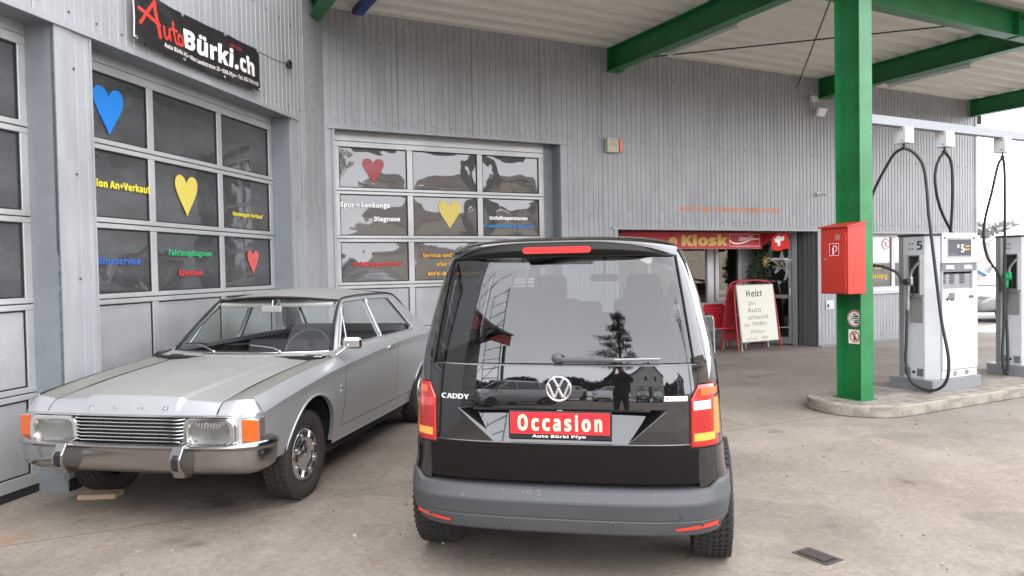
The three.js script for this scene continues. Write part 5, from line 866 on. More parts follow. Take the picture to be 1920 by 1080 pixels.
// hose rail under the canopy with hanger boxes and hoses
{
  const rail = thing('hose_rail', 'galvanised rail carrying the hose hanger boxes above the pumps', 'rail');
  part('beam', [bx(0, 9.2, 0, 0.1, -0.05, 0.05, 0.004)], M.galv, rail); part('rail_post', [bx(9.0, 9.1, -3.0, 0.0, -0.05, 0.05)], M.galv, rail); part('end_plate', [bx(-0.012, 0, -0.03, 0.13, -0.07, 0.07)], M.galv, rail);
  atB(rail, 7.205, 3.14, 4.5);
  const hang = [[7.97, 2.96, 'left white hanger box, over the silver nozzle hose'], [8.72, 2.96, 'middle white hanger box, behind pump five'], [9.90, 2.96, 'right white hanger box, against the open sky']].map(([t, y, l]) => {
    const b = thing('hanger_box', l, 'hanger box', 'white hose hanger boxes on the rail');
    part('housing', [rbox(0.15, 0.185, 0.15, 0.008, 0, 0.0925, 0)], M.white, b); part('hose_clip', [cyl(0.012, 0.012, 0.05, 0, -0.02, 0), rbox(0.045, 0.035, 0.045, 0.01, 0, -0.05, 0)], M.black, b); for (const y2 of [0.03, 0.15]) part('bolt', [cyl(0.008, 0.008, 0.004, -0.076, y2, 0.03, 0, 0, Math.PI / 2)], M.darkSteel, b);
    atB(b, t, y, 4.5); return b;
  });
  const hose = (label, runs) => { const h = thing('fuel_hose', label, 'hose', 'black fuel hoses'); runs.forEach((r) => part('hose_length', [tube(r, 0.0165, r.length * 8, 10)], hoseM, h)); return atB(h, 0, 0, 0); };
  hose('black hose looping low in front of pump five', [
    [[7.97, 2.91, 4.50], [8.02, 2.87, 4.56], [8.06, 2.72, 4.66], [8.06, 2.1, 4.74], [8.06, 1.6, 4.80], [8.06, 0.95, 4.88], [8.06, 0.5, 4.96], [8.05, 0.27, 4.93], [8.03, 0.18, 4.84], [8.0, 0.17, 4.72], [7.98, 0.24, 4.58], [7.98, 0.42, 4.51], [8.0, 0.72, 4.50], [8.04, 1.06, 4.485]],
    [[7.97, 2.91, 4.50], [7.94, 2.87, 4.42], [7.92, 2.70, 4.30], [7.9, 2.4, 4.14], [7.88, 2.0, 4.02], [7.84, 1.74, 3.96], [7.82, 1.60, 4.06], [7.90, 1.56, 4.28], [7.98, 1.47, 4.42], [8.0, 1.36, 4.45]]]);
  hose('black hose curving behind the top of pump five', [
    [[8.72, 2.91, 4.5], [8.66, 2.82, 4.47], [8.62, 2.66, 4.45], [8.64, 2.5, 4.44], [8.76, 2.25, 4.42], [8.98, 2.0, 4.40], [9.12, 1.85, 4.40], [9.15, 1.74, 4.40], [9.10, 1.68, 4.38], [9.02, 1.65, 4.36]],
    [[8.72, 2.91, 4.5], [8.80, 2.82, 4.52], [8.84, 2.5, 4.52], [8.90, 2.0, 4.46], [8.94, 1.78, 4.40]], [[9.03, 0.95, 4.36], [9.06, 0.6, 4.4], [9.05, 0.36, 4.42], [8.99, 0.22, 4.40]]]);
  hose('black hose hanging beside the far green nozzle', [
    [[9.90, 2.91, 4.5], [9.86, 2.84, 4.48], [9.82, 2.5, 4.42], [9.84, 2.0, 4.30], [9.92, 1.66, 4.30], [10.0, 1.45, 4.38], [10.03, 1.32, 4.40], [10.03, 1.2, 4.40]],
    [[9.90, 2.91, 4.5], [9.93, 2.84, 4.50], [9.95, 2.2, 4.50], [9.97, 1.4, 4.48], [9.96, 0.8, 4.48], [9.93, 0.4, 4.48], [9.94, 0.19, 4.50], [9.99, 0.16, 4.50], [10.01, 0.28, 4.50], [10.03, 0.7, 4.48], [10.05, 1.08, 4.45]]]);
}
// ------------------------------------------------------------------ red extinguisher cabinet and signs on the column
{
  const c = thing('extinguisher_cabinet', 'red metal fire extinguisher cabinet fixed to the green column', 'cabinet');
  const redM = std([0.46, 0.032, 0.018], 0.35, 0, { map: dirtTex });
  part('housing', [bx(0, 0.275, 0, 0.70, -0.17, 0.17, 0.003)], redM, c);
  const roof = ext(polyShape([[-0.03, 0], [0.285, 0.055], [0.285, 0.066], [-0.03, 0.012]]), 0.37, 0.001); roof.translate(0, 0.70, -0.185); part('roof', [roof], redM, c);
  part('roof_gusset', [ext(polyShape([[0.0, 0], [0.275, 0], [0.275, 0.052]]), 0.336).translate(0, 0.70, -0.168)], redM, c);
  const d = part('door', [bx(-0.014, -0.002, 0.012, 0.688, -0.158, 0.145, 0.002)], redM, c);
  part('hinge', [0.10, 0.58].map((y) => cyl(0.008, 0.008, 0.07, -0.014, y, 0.15)), redM, d); part('handle', [rbox(0.016, 0.014, 0.03, 0.004, -0.02, 0.37, -0.10)], M.chrome, d); part('sticker_remnant', [cyl(0.034, 0.034, 0.002, -0.0152, 0.60, 0.055, 0, 0, Math.PI / 2)], std([0.36, 0.16, 0.12], 0.7), d);
  const t = print(256, 256, (x) => { x.fillStyle = '#a51c20'; x.fillRect(0, 0, 256, 256); x.strokeStyle = '#f2ece6'; x.lineWidth = 9; x.strokeRect(9, 9, 238, 238); x.fillStyle = '#f2ece6'; x.beginPath(); x.moveTo(84, 96); x.quadraticCurveTo(100, 76, 120, 92); x.lineTo(120, 190); x.quadraticCurveTo(120, 206, 140, 206); x.lineTo(76, 206); x.lineTo(92, 190); x.fill(); x.lineWidth = 16; x.beginPath(); x.moveTo(112, 84); x.bezierCurveTo(130, 30, 214, 46, 196, 120); x.bezierCurveTo(190, 160, 160, 170, 140, 176); x.stroke(); x.lineWidth = 8; x.beginPath(); x.moveTo(96, 66); x.lineTo(150, 52); x.stroke(); x.fillRect(78, 206, 60, 14); });
  part('pictogram', [plane(0.125, 0.135).rotateY(-Math.PI / 2).translate(-0.0152, 0.47, 0.01)], new THREE.MeshStandardMaterial({ map: t, roughness: 0.4, side: THREE.DoubleSide }), d);
  atB(c, 6.722, 1.285, 4.565);
  const disc = (nm, lab, tex, round, y) => { const o = thing(nm, lab, 'sign'); part('plate', [round ? cyl(0.092, 0.092, 0.004, 0, 0, 0, 0, 0, Math.PI / 2, 40) : rbox(0.004, 0.155, 0.155, 0.001, 0, 0, 0)], M.white, o); part('pictogram', [round ? keep(new THREE.CircleGeometry(0.091, 40).rotateY(-Math.PI / 2).translate(-0.003, 0, 0)) : plane(0.153, 0.153).rotateY(-Math.PI / 2).translate(-0.003, 0, 0)], new THREE.MeshStandardMaterial({ map: tex, roughness: 0.45, side: THREE.DoubleSide }), o); atB(o, 7.088, y, 4.525); return o; };
  const t1 = print(256, 256, (x) => { x.fillStyle = '#f4f0ec'; x.fillRect(0, 0, 256, 256); x.strokeStyle = '#c0283a'; x.lineWidth = 16; x.beginPath(); x.arc(128, 128, 116, 0, 7); x.stroke(); x.fillStyle = '#222'; x.fillRect(120, 150, 100, 16); x.fillRect(120, 176, 84, 26); x.fillRect(86, 120, 130, 16); x.beginPath(); x.arc(128, 80, 26, 0, 7); x.fill(); x.fillRect(128, 82, 70, 26); x.fillStyle = '#f4f0ec'; x.beginPath(); x.arc(128, 80, 13, 0, 7); x.fill(); x.strokeStyle = '#222'; x.lineWidth = 8; for (const k of [0, 26]) { x.beginPath(); x.moveTo(60 + k, 170); x.bezierCurveTo(40 + k, 140, 84 + k, 130, 62 + k, 96); x.stroke(); } });
  disc('fire_ban_sign', 'round white sign with red rim and smoking pictogram on the column', t1, true, 1.005);
  const t2 = print(256, 256, (x) => { x.fillStyle = '#f4f0ec'; x.fillRect(0, 0, 256, 256); x.fillStyle = '#2a2a2e'; x.fillRect(104, 70, 46, 124); x.fillRect(112, 52, 14, 24); x.fillStyle = '#d9d5d0'; x.fillRect(112, 84, 30, 26); x.strokeStyle = '#c0283a'; x.lineWidth = 22; x.beginPath(); x.arc(128, 128, 92, 0, 7); x.stroke(); x.beginPath(); x.moveTo(64, 62); x.lineTo(192, 194); x.stroke(); });
  disc('phone_ban_sign', 'square white sign with crossed-out telephone under the round sign', t2, false, 0.805);
}
// ------------------------------------------------------------------ kiosk
{
  const K0 = 7.2, K1 = 11.86, KH = 2.235, BZ = -1.2;
  const k = thing('kiosk_window', 'glazed shop front with white frames set back in the wall opening', 'shop front');
  const fr = std([0.62, 0.62, 0.61], 0.4, 0, { map: dirtTex }), sill = std([0.50, 0.50, 0.49], 0.5, 0, { map: dirtTex });
  const cg = phys([0.75, 0.78, 0.77], 0.02, { transmission: 1, thickness: 0, ior: 1.9 });
  const X = 11.2;
  for (const [a, b] of [[7.22, 7.3], [8.7, 8.78], [10.16, 10.32], [11.1, 11.22]]) part('mullion', [bx(a, b, 0.1, KH, BZ - 0.04, BZ + 0.04, 0.006)], fr, k);
  for (const [a, b] of [[7.3, 8.7], [8.78, 10.16], [10.32, 11.1]]) { part('rail', [bx(a, b, 0.78, 0.88, BZ - 0.035, BZ + 0.035, 0.006)], fr, k); part('rail', [bx(a, b, KH - 0.1, KH, BZ - 0.035, BZ + 0.035, 0.006)], fr, k); part('pane', [bx(a, b, 0.88, KH - 0.1, BZ - 0.004, BZ + 0.004)], cg, k); part('base_panel', [bx(a, b, 0.12, 0.78, BZ - 0.03, BZ + 0.01)], sill, k); part('base_line', [bx(a + 0.08, b - 0.08, 0.2, 0.7, BZ + 0.011, BZ + 0.016)], std([0.56, 0.56, 0.55], 0.5), k); }
  part('sash', [bx(10.36, 10.44, 0.9, 2.1, BZ + 0.005, BZ + 0.045, 0.005), bx(10.98, 11.06, 0.9, 2.1, BZ + 0.005, BZ + 0.045, 0.005), bx(10.44, 10.98, 0.9, 0.97, BZ + 0.005, BZ + 0.045, 0.005)], fr, k);
  part('window_sill', [bx(7.22, 11.2, 0.74, 0.78, BZ, BZ + 0.09, 0.006)], fr, k);
  part('threshold', [bx(7.22, 11.25, 0.0, 0.12, BZ - 0.1, BZ + 0.05)], conc, k);
  atB(k, 0, 0, 0);
  // angled entrance door
  const d = thing('kiosk_door', 'glass kiosk entrance door in a grey frame with a push bar', 'door');
  const L = Math.hypot(K1 - 11.25, 0.74), fm = std([0.17, 0.175, 0.18], 0.4, 0.3);
  part('door_frame', [bx(0, 0.06, 0, KH, -0.04, 0.04, 0.004), bx(L - 0.10, L, 0, KH, -0.04, 0.04, 0.004), bx(0.06, L - 0.10, KH - 0.14, KH, -0.04, 0.04, 0.004)], fm, d);
  part('door_leaf', [bx(0.065, 0.13, 0.02, KH - 0.15, -0.025, 0.025, 0.004), bx(L - 0.17, L - 0.105, 0.02, KH - 0.15, -0.025, 0.025, 0.004), bx(0.13, L - 0.17, 0.02, 0.16, -0.025, 0.025, 0.004), bx(0.13, L - 0.17, 0.93, 1.0, -0.025, 0.025, 0.004), bx(0.13, L - 0.17, KH - 0.23, KH - 0.15, -0.025, 0.025, 0.004)], fm, d);
  part('pane', [bx(0.13, L - 0.17, 0.16, 0.93, -0.004, 0.004)], phys([0.28, 0.28, 0.28], 0.03, { transmission: 1, thickness: 0 }), d); part('pane', [bx(0.13, L - 0.17, 1.0, KH - 0.23, -0.004, 0.004)], cg, d);
  part('push_bar', [bar([0.14, 0.32, 0.06], [L - 0.16, 0.36, 0.06], 0.014), bar([0.16, 0.32, 0.02], [0.16, 0.32, 0.06], 0.01), bar([L - 0.2, 0.355, 0.02], [L - 0.2, 0.355, 0.06], 0.01)], M.steel, d);
  part('handle', [rbox(0.03, 0.16, 0.03, 0.01, L - 0.14, 1.05, 0.05)], M.steel, d);
  const p = V(11.22, 0, BZ); atB(d, p.x, 0, p.z); d.rotation.y = rotB - Math.atan2(0.74, K1 - 11.25);
  // back room
  const wallIn = std([0.42, 0.41, 0.38], 0.9);
  const st = (n, ...b) => { const m = structure(n, b, wallIn); atB(m, 0, 0, 0); };
  st('kiosk_room_wall', bx(K0 - 0.1, 13.5, 0, 2.6, -4.6, -4.5)); st('kiosk_room_wall', bx(13.4, 13.5, 0, 2.6, -4.5, -0.5)); st('kiosk_room_wall', bx(K0 - 0.1, K0 - 0.04, 0, 2.6, -4.5, -1.25));
  st('kiosk_room_ceiling', bx(K0 - 0.04, 13.4, 2.5, 2.6, -4.5, BZ + 0.04)); st('kiosk_room_floor', bx(K0, 13.4, 0.004, 0.012, -4.5, BZ - 0.11));
  // goods and counter inside, seen through the glass
  const cnt = thing('shop_counter', 'pale counter inside the kiosk behind the glass', 'counter'); part('body', [bx(0, 2.0, 0, 0.95, -0.5, 0)], std([0.4, 0.38, 0.35], 0.6), cnt); part('top', [bx(-0.03, 2.03, 0.951, 0.99, -0.53, 0.03, 0.008)], std([0.22, 0.12, 0.07], 0.4), cnt); atB(cnt, 10.5, 0.012, -2.6);
  const shf = thing('goods_shelf', 'shelf of coloured packets against the kiosk back wall', 'shelf');
  part('upright', [bx(0, 0.04, 0, 2.1, 0, 0.4), bx(3.16, 3.2, 0, 2.1, 0, 0.4)], fm, shf); for (const y of [0.4, 0.85, 1.3, 1.75]) part('board', [bx(0.04, 3.16, y, y + 0.025, 0, 0.4)], std([0.5, 0.48, 0.45], 0.6), shf); atB(shf, 9.2, 0.012, -4.45);
  for (const y of [0.425, 0.875, 1.325]) for (let i = 0; i < 9; i++) { const w = rr(0.16, 0.30), h = rr(0.14, 0.34); const c = [[0.5, 0.04, 0.03], [0.6, 0.45, 0.06], [0.1, 0.2, 0.45], [0.55, 0.52, 0.5], [0.35, 0.12, 0.05], [0.1, 0.3, 0.12]][Math.floor(rnd() * 6)]; const b = single('packet', [rbox(w, h, 0.2, 0.01, 0, h / 2, 0)], std(c, 0.5), 'small coloured packet among many on the kiosk back shelf', 'packet', { group: 'packets on the kiosk shelf' }); atB(b, 9.35 + i * 0.34, y + 0.013, -4.2); }
  // papers behind the left pane
  const pp = print(256, 320, (x, w, h) => { x.fillStyle = '#dfdfd8'; x.fillRect(0, 0, w, h); x.fillStyle = '#4c4f52'; x.font = 'bold 58px sans-serif'; x.fillText('Diet', 60, 62); x.fillStyle = '#9a9ea0'; for (let i = 0; i < 9; i++) x.fillRect(24, 96 + i * 22, rr(120, 208), 8); x.fillStyle = '#70757a'; x.fillRect(150, 220, 84, 76); });
  const paper = single('notice_paper', [plane(0.42, 0.52)], new THREE.MeshStandardMaterial({ map: pp, roughness: 0.7, side: THREE.DoubleSide }), 'printed white notice hung inside the left kiosk pane', 'notice'); atB(paper, 9.35, 1.78, BZ - 0.02);
  const pic = single('picture_panel', [rbox(0.42, 0.30, 0.01, 0.003, 0, 0, 0)], std([0.05, 0.065, 0.075], 0.4), 'dark framed picture behind the kiosk sash window', 'picture'); atB(pic, 11.0, 1.58, -1.9);
  const stk = thing('paper_stack', 'stack of papers and boxes on the inner window ledge', 'paper stack'); part('box', [rbox(0.4, 0.12, 0.25, 0.008, 0, 0.06, 0)], std([0.5, 0.3, 0.3], 0.7), stk); part('sheet', [rbox(0.36, 0.05, 0.24, 0.004, 0.02, 0.147, 0, 0, 0.1)], std([0.6, 0.58, 0.56], 0.7), stk); part('ledge', [bx(-0.35, 0.35, -0.04, 0, -0.2, 0.2)], fr, stk); atB(stk, 10.75, 0.92, -1.5);
  // awning sign
  const a = thing('kiosk_awning', 'red scalloped awning sign with yellow lettering above the kiosk window', 'awning');
  const AW = 3.3, AX = 7.62, AH = 0.28;
  const n = 40, pts = [[0, AH], [0, 0]]; for (let i = 0; i < n; i++) for (let q = 1; q <= 4; q++) pts.push([(i + q / 4) / n * AW, -0.022 * Math.sin(Math.PI * q / 4)]); pts.push([AW, AH]);
  const rd = std([0.44, 0.018, 0.025], 0.55);
  part('valance', [ext(polyShape(pts), 0.006)], rd, a); part('awning_top', [bx(0, AW, AH, AH + 0.01, -0.4, 0.004)], rd, a); part('awning_end', [ext(polyShape([[0, AH], [0.0, 0.02], [-0.06, 0.05], [-0.4, AH]]), 0.006).rotateY(Math.PI / 2).translate(AW, 0, 0)], rd, a);
  const edge = []; for (let i = 0; i < n; i++) for (let q = 0; q < 4; q++) edge.push([(i + q / 4) / n * AW, -0.022 * Math.sin(Math.PI * q / 4) + 0.002, 0.008]); part('scallop_trim', [tube(edge, 0.004, 320, 4)], std([0.6, 0.4, 0.4], 0.6), a);
  const tk = (str, W) => print(512, 160, (x, w, h) => { x.clearRect(0, 0, w, h); x.font = 'bold 168px sans-serif'; x.lineJoin = 'round'; x.lineWidth = 12; x.strokeStyle = x.fillStyle = '#c2a04a'; const m = x.measureText(str).width; x.save(); x.translate(8, 138); x.scale(W / m, 1); x.strokeText(str, 0, 0); x.fillText(str, 0, 0); x.restore(); });
  part('awning_lettering', [plane(1.14, 0.24, 1.855, 0.135, 0.0085)], decalMat(tk('Kiosk', 496)), a); part('awning_lettering', [plane(1.14, 0.24, 1.58, 0.135, 0.0083)], decalMat(tk('e', 92)), a);
  const cc = print(512, 160, (x, w, h) => { x.fillStyle = '#a4131f'; x.fillRect(0, 0, w, h); x.strokeStyle = '#e8d9d4'; x.lineWidth = 5; x.strokeRect(4, 4, w - 8, h - 8); x.fillStyle = '#efe8e4'; x.beginPath(); x.moveTo(0, 90); x.bezierCurveTo(60, 140, 130, 140, 230, 118); x.bezierCurveTo(330, 92, 420, 60, 508, 74); x.lineTo(508, 60); x.bezierCurveTo(420, 44, 330, 76, 230, 102); x.bezierCurveTo(130, 126, 60, 120, 0, 70); x.fill();
    x.save(); x.translate(150, 88); x.transform(1, -0.06, -0.32, 1, 0, 0); x.font = 'italic bold 74px serif'; x.lineWidth = 10; x.strokeStyle = '#a4131f'; x.strokeText('Coca-Cola', 0, 0, 240); x.fillText('Coca-Cola', 0, 0, 240); x.restore(); });
  part('drink_sign', [plane(0.77, 0.235, 2.85, 0.145, 0.0095)], new THREE.MeshStandardMaterial({ map: cc, roughness: 0.5, side: THREE.DoubleSide }), a);
  atB(a, AX, 1.925, -0.5);
  // flag on a line
  const f = thing('swiss_flag', 'small red flag with white cross hanging from a line', 'flag');
  const fd = (u, v) => [lerp(0, 0.46, u) + 0.04 * (1 - v), lerp(-0.29, 0.03 * u, v) - 0.02 * Math.sin(u * 5), 0.025 * Math.sin(u * 7 + v * 2)];
  const ft = print(256, 160, (x, w, h) => { x.fillStyle = '#d02a22'; x.fillRect(0, 0, w, h); x.fillStyle = '#f4f0ec'; x.fillRect(108, 14, 44, 100); x.fillRect(64, 30, 132, 42); });
  part('cloth', [keep(patch(fd, 16, 10))], new THREE.MeshStandardMaterial({ map: ft, roughness: 0.75, side: THREE.DoubleSide }), f, { uv: false }); part('line', [tube([[-0.03, 0.0, 0], [0.5, 0.04, 0], [0.7, 0.06, 0.1]], 0.004, 20, 5)], M.white, f); atB(f, 10.98, 2.17, -0.35);
  // leafy garland hanging beside the door, straw bow, wire star
  const gl = thing('hanging_garland', 'thick dark green leafy garland hanging beside the kiosk door', 'garland');
  { const P = [], I = []; const lf = [[0, 0, 0], [0.5, 0.12, 0.02], [1, 0, -0.05], [0.5, -0.12, 0.02]];
    for (let i = 0; i < 900; i++) { const y = rr(-0.75, 0.0), R = 0.22 * Math.pow(rnd(), 0.5) * (0.8 + 0.3 * Math.sin(y * 9)), a0 = rr(0, 6.28), m = new THREE.Matrix4().compose(V(Math.cos(a0) * R, y, Math.sin(a0) * R * 0.6), new THREE.Quaternion().setFromEuler(new THREE.Euler(rr(-1, 1), a0 + rr(-1, 1), rr(-1.6, 0.2))), V(1, 1, 1).multiplyScalar(rr(0.08, 0.15)));
      const b = P.length / 3; for (const q of lf) { const v = V(...q).applyMatrix4(m); P.push(v.x, v.y, v.z); } I.push(b, b + 1, b + 2, b, b + 2, b + 3); }
    const g = new THREE.BufferGeometry(); g.setAttribute('position', new THREE.Float32BufferAttribute(P, 3)); g.setIndex(I); g.computeVertexNormals(); part('leaves', [g], std([0.028, 0.05, 0.018], 0.6), gl, { kind: 'stuff' }); part('stem', [bar([0, -0.72, 0], [0, 0.12, 0], 0.02)], std([0.08, 0.05, 0.03], 0.8), gl);
    part('straw_bow', Array.from({ length: 9 }, (_, i) => bar([0.0, -0.34, 0.17], [Math.cos(i * 0.7) * 0.12, -0.34 + Math.sin(i * 0.7) * 0.12, 0.19], 0.006)), std([0.55, 0.38, 0.15], 0.7), gl); }
  atB(gl, 11.2, 2.0, -0.86);
  const wsr = thing('wire_star', 'pale five-pointed straw star hanging in the kiosk door', 'star'); const sp = Array.from({ length: 10 }, (_, i) => { const r = i % 2 ? 0.075 : 0.21, a0 = Math.PI / 2 + i * Math.PI / 5; return [Math.cos(a0) * r, Math.sin(a0) * r * 1.15, 0]; }); part('star_edge', [tube([...sp, sp[0]].flatMap((q, i, arr) => (i + 1 < arr.length ? [q, q.map((c, j) => lerp(c, arr[i + 1][j], 0.5))] : [q])), 0.009, 160, 6)], std([0.5, 0.47, 0.4], 0.6), wsr); for (let i = 0; i < 10; i += 2) part('star_ray', [bar([0, 0, 0], sp[i], 0.006)], std([0.5, 0.47, 0.4], 0.6), wsr); atB(wsr, 11.62, 1.62, -0.66); wsr.rotation.y = d.rotation.y;
  // A-board
  const ab = thing('pavement_board', 'white handwritten advertising board in a red tubular frame by the kiosk', 'A-board');
  const redT = std([0.40, 0.03, 0.035], 0.4); const W = 0.98, HB = 1.27, lean = 0.16;
  const leg = (z0) => [tube([[-W / 2 - 0.05, 0, z0], [-W / 2 + 0.02, HB - 0.1, z0 * 0.35], [-W / 2 + 0.09, HB, z0 * 0.3], [W / 2 - 0.09, HB, z0 * 0.3], [W / 2 - 0.02, HB - 0.1, z0 * 0.35], [W / 2 + 0.05, 0, z0]], 0.016, 60, 8)];
  part('front_frame', leg(0.24), redT, ab); part('rear_frame', leg(-0.22), redT, ab);
  const bt = print(720, 840, (x, w, h) => { x.fillStyle = '#d6d2c4'; x.fillRect(0, 0, w, h); x.strokeStyle = '#b9b5a6'; x.lineWidth = 8; x.strokeRect(4, 4, w - 8, h - 8); x.fillStyle = '#3c3f40'; const L2 = (s, px, px2, y, f, c, wgt = '') => { x.font = `${wgt} ${f}px sans-serif`; x.fillStyle = c; const m = x.measureText(s).width; const k = (px2 - px) / m; let q = px; for (const c of s) { const cw = x.measureText(c).width; x.save(); x.translate(q, y + rr(-5, 5)); x.transform(k, rr(-0.09, 0.07), rr(-0.16, 0.04), rr(0.9, 1.1), 0, 0); x.fillText(c, 0, 0); x.restore(); q += cw * k * rr(0.96, 1.04); } };
    L2('Heizt', 160, 480, 170, 130, '#2f3234', 'bold'); L2('Ihr', 190, 340, 300, 80, '#5a5d5c'); L2('Auto', 165, 430, 410, 92, '#3c4042'); L2('schlecht', 150, 560, 515, 84, '#464a4b'); L2('wir', 70, 180, 620, 68, '#6a6c68'); L2('helfen', 230, 520, 610, 80, '#565a59'); L2('Ihnen', 180, 450, 725, 78, '#6a6c68'); L2('Auskunft', 70, 300, 815, 52, '#7f807a'); L2('Hier', 380, 520, 815, 62, '#4f5252');
    x.globalAlpha = 0.35; x.strokeStyle = '#8d8a7e'; x.lineWidth = 3; for (let i = 0; i < 40; i++) { x.beginPath(); const a0 = rnd() * w, b0 = rnd() * h; x.moveTo(a0, b0); x.lineTo(a0 + rr(-30, 30), b0 + rr(-12, 12)); x.stroke(); } });
  const tilt = Math.atan2(0.24 * 0.7, HB);
  const pn = part('board_panel', [rbox(W - 0.05, 1.06, 0.02, 0.004, 0, 0, 0)], std([0.5, 0.49, 0.45], 0.6), ab); pn.position.set(0, 0.71, 0.17); pn.rotation.x = -tilt;
  const pw = part('handwriting', [plane(W - 0.07, 1.04, 0, 0, 0.0125)], new THREE.MeshStandardMaterial({ map: bt, roughness: 0.5, side: THREE.DoubleSide }), pn);
  const p2 = part('rear_panel', [rbox(W - 0.05, 1.06, 0.02, 0.004, 0, 0, 0)], redT, ab); p2.position.set(0, 0.71, -0.155); p2.rotation.x = Math.atan2(0.22 * 0.7, HB);
  atB(ab, 10.47, 0, -0.36);
  // red chair
  const ch = thing('red_chair', 'red perforated plastic armchair with white tubular legs beside the board', 'chair');
  const rp = std([0.56, 0.018, 0.03], 0.3), wt = std([0.7, 0.7, 0.69], 0.35);
  { const s = rrShape(0.46, 0.42, 0.06); for (let i = 0; i < 5; i++) for (let j = 0; j < 5; j++) { const h = new THREE.Path(); h.absarc(-0.14 + i * 0.07, -0.13 + j * 0.065, 0.017, 0, Math.PI * 2, true); s.holes.push(h); }
    const g = ext(s, 0.012, 0.004, 6); const pp2 = g.attributes.position; for (let i = 0; i < pp2.count; i++) { const x = pp2.getX(i), y = pp2.getY(i); pp2.setZ(i, pp2.getZ(i) + 0.35 * x * x + 0.1 * (y - 0.2) ** 2); } g.computeVertexNormals(); g.rotateX(-0.22); g.translate(0, 0.66, -0.20); part('backrest', [g], rp, ch);
    part('seat', [patch((u, v) => { const x = lerp(-0.24, 0.24, u), z = lerp(-0.24, 0.26, v); return [x, 0.455 + 0.5 * x * x * 0.6 - 0.02 * Math.sin(Math.PI * v) - 0.05 * Math.max(0, v - 0.85), z]; }, 12, 12, true), rbox(0.48, 0.03, 0.03, 0.012, 0, 0.44, 0.25)], rp, ch, { uv: false }); }
  for (const s of [-1, 1]) { part('leg', [tube([[s * 0.30, 0, 0.24], [s * 0.285, 0.42, 0.20], [s * 0.285, 0.64, 0.18], [s * 0.275, 0.665, 0.14], [s * 0.27, 0.665, -0.06], [s * 0.25, 0.63, -0.16], [s * 0.23, 0.52, -0.20]], 0.0125, 50, 8)], wt, ch); part('leg', [tube([[s * 0.27, 0, -0.30], [s * 0.25, 0.44, -0.20], [s * 0.22, 0.44, 0.15]], 0.0125, 30, 8)], wt, ch); }
  part('frame', [bar([-0.25, 0.43, 0.19], [0.25, 0.43, 0.19], 0.011), bar([-0.25, 0.43, -0.19], [0.25, 0.43, -0.19], 0.011)], wt, ch);
  atB(ch, 9.97, 0, -0.62); ch.rotation.y = rotB - 0.15;
  // second chair tucked behind the board, dark bin
  const c2 = ch.clone(); c2.name = numbered('red_chair'); c2.userData = { label: 'second red chair mostly hidden behind the handwritten board', category: 'chair' }; scene.add(c2); atB(c2, 10.9, 0, -0.86); c2.traverse((o) => { if (o.isMesh) o.name = numbered(o.name.replace(/_\d{3}$/, '')); });
  // small sign plate at the corner, behind the cabinet
  const sp2 = thing('notice_plate', 'small white notice plate on the wall below the red cabinet', 'notice'); part('plate', [rbox(0.22, 0.17, 0.012, 0.003, 0, 0, 0)], M.white, sp2); part('plate_print', [bx(-0.08, -0.03, -0.05, 0.02, 0.0065, 0.008)], M.darkSteel, sp2); atB(sp2, 12.18, 0.80, 0.012);
}
// ------------------------------------------------------------------ window right of the column
{
  const w = thing('side_window', 'wide shop window with white frame and yellow lettering right of the column', 'window');
  const fr = std([0.62, 0.62, 0.61], 0.4, 0, { map: dirtTex });
  const X0 = 12.85, X1 = 15.74, Y0 = 1.0, Y1 = 2.19, z = -0.2;
  part('frame', [bx(X0, X1, Y0, Y0 + 0.10, z - 0.03, z + 0.03, 0.005), bx(X0, X1, Y1 - 0.07, Y1, z - 0.03, z + 0.03, 0.005), bx(X0, X0 + 0.08, Y0 + 0.1, Y1 - 0.07, z - 0.03, z + 0.03, 0.005), bx(X1 - 0.08, X1, Y0 + 0.1, Y1 - 0.07, z - 0.03, z + 0.03, 0.005)], fr, w);
  part('mullion', [bx(14.28, 14.38, Y0 + 0.1, Y1 - 0.07, z - 0.03, z + 0.03, 0.005)], fr, w);
  part('sill', [bx(X0 - 0.01, X1 + 0.01, Y0 - 0.03, Y0, z, 0.05, 0.005)], fr, w);
  const g = phys([0.40, 0.42, 0.41], 0.02, { transmission: 0.9, thickness: 0, ior: 2.3 });
  part('pane', [bx(X0 + 0.08, 14.28, Y0 + 0.1, Y1 - 0.07, z - 0.004, z + 0.004)], g, w); part('pane', [bx(14.38, X1 - 0.08, Y0 + 0.1, Y1 - 0.07, z - 0.004, z + 0.004)], g, w);
  const t = print(512, 160, (x) => { x.clearRect(0, 0, 512, 160); x.fillStyle = '#d9b236'; x.font = 'bold 62px sans-serif'; x.fillText('Velo ZU', 200, 62, 300); x.fillText('Vermietung', 170, 140, 330); });
  part('window_lettering', [plane(1.3, 0.4, 13.55, 1.42, z + 0.0075)], decalMat(t), w);
  const s = part('ban_sticker', [keep(new THREE.CircleGeometry(0.12, 32).translate(14.12, 1.98, z + 0.009))], new THREE.MeshStandardMaterial({ map: print(128, 128, (x) => { x.fillStyle = '#ebe6e2'; x.fillRect(0, 0, 128, 128); x.fillStyle = '#3a3a3a'; x.fillRect(56, 40, 18, 52); x.strokeStyle = '#a8606a'; x.lineWidth = 10; x.beginPath(); x.arc(64, 64, 56, 0, 7); x.stroke(); x.beginPath(); x.moveTo(26, 28); x.lineTo(102, 102); x.stroke(); }), roughness: 0.5, side: THREE.DoubleSide }), w);
  atB(w, 0, 0, 0);
  const rm = structure('side_room_wall', [bx(13.52, 16.8, 0, 2.6, -3, -2.9), bx(16.7, 16.8, 0, 2.6, -2.9, -0.3)], M.room); atB(rm, 0, 0, 0);
}
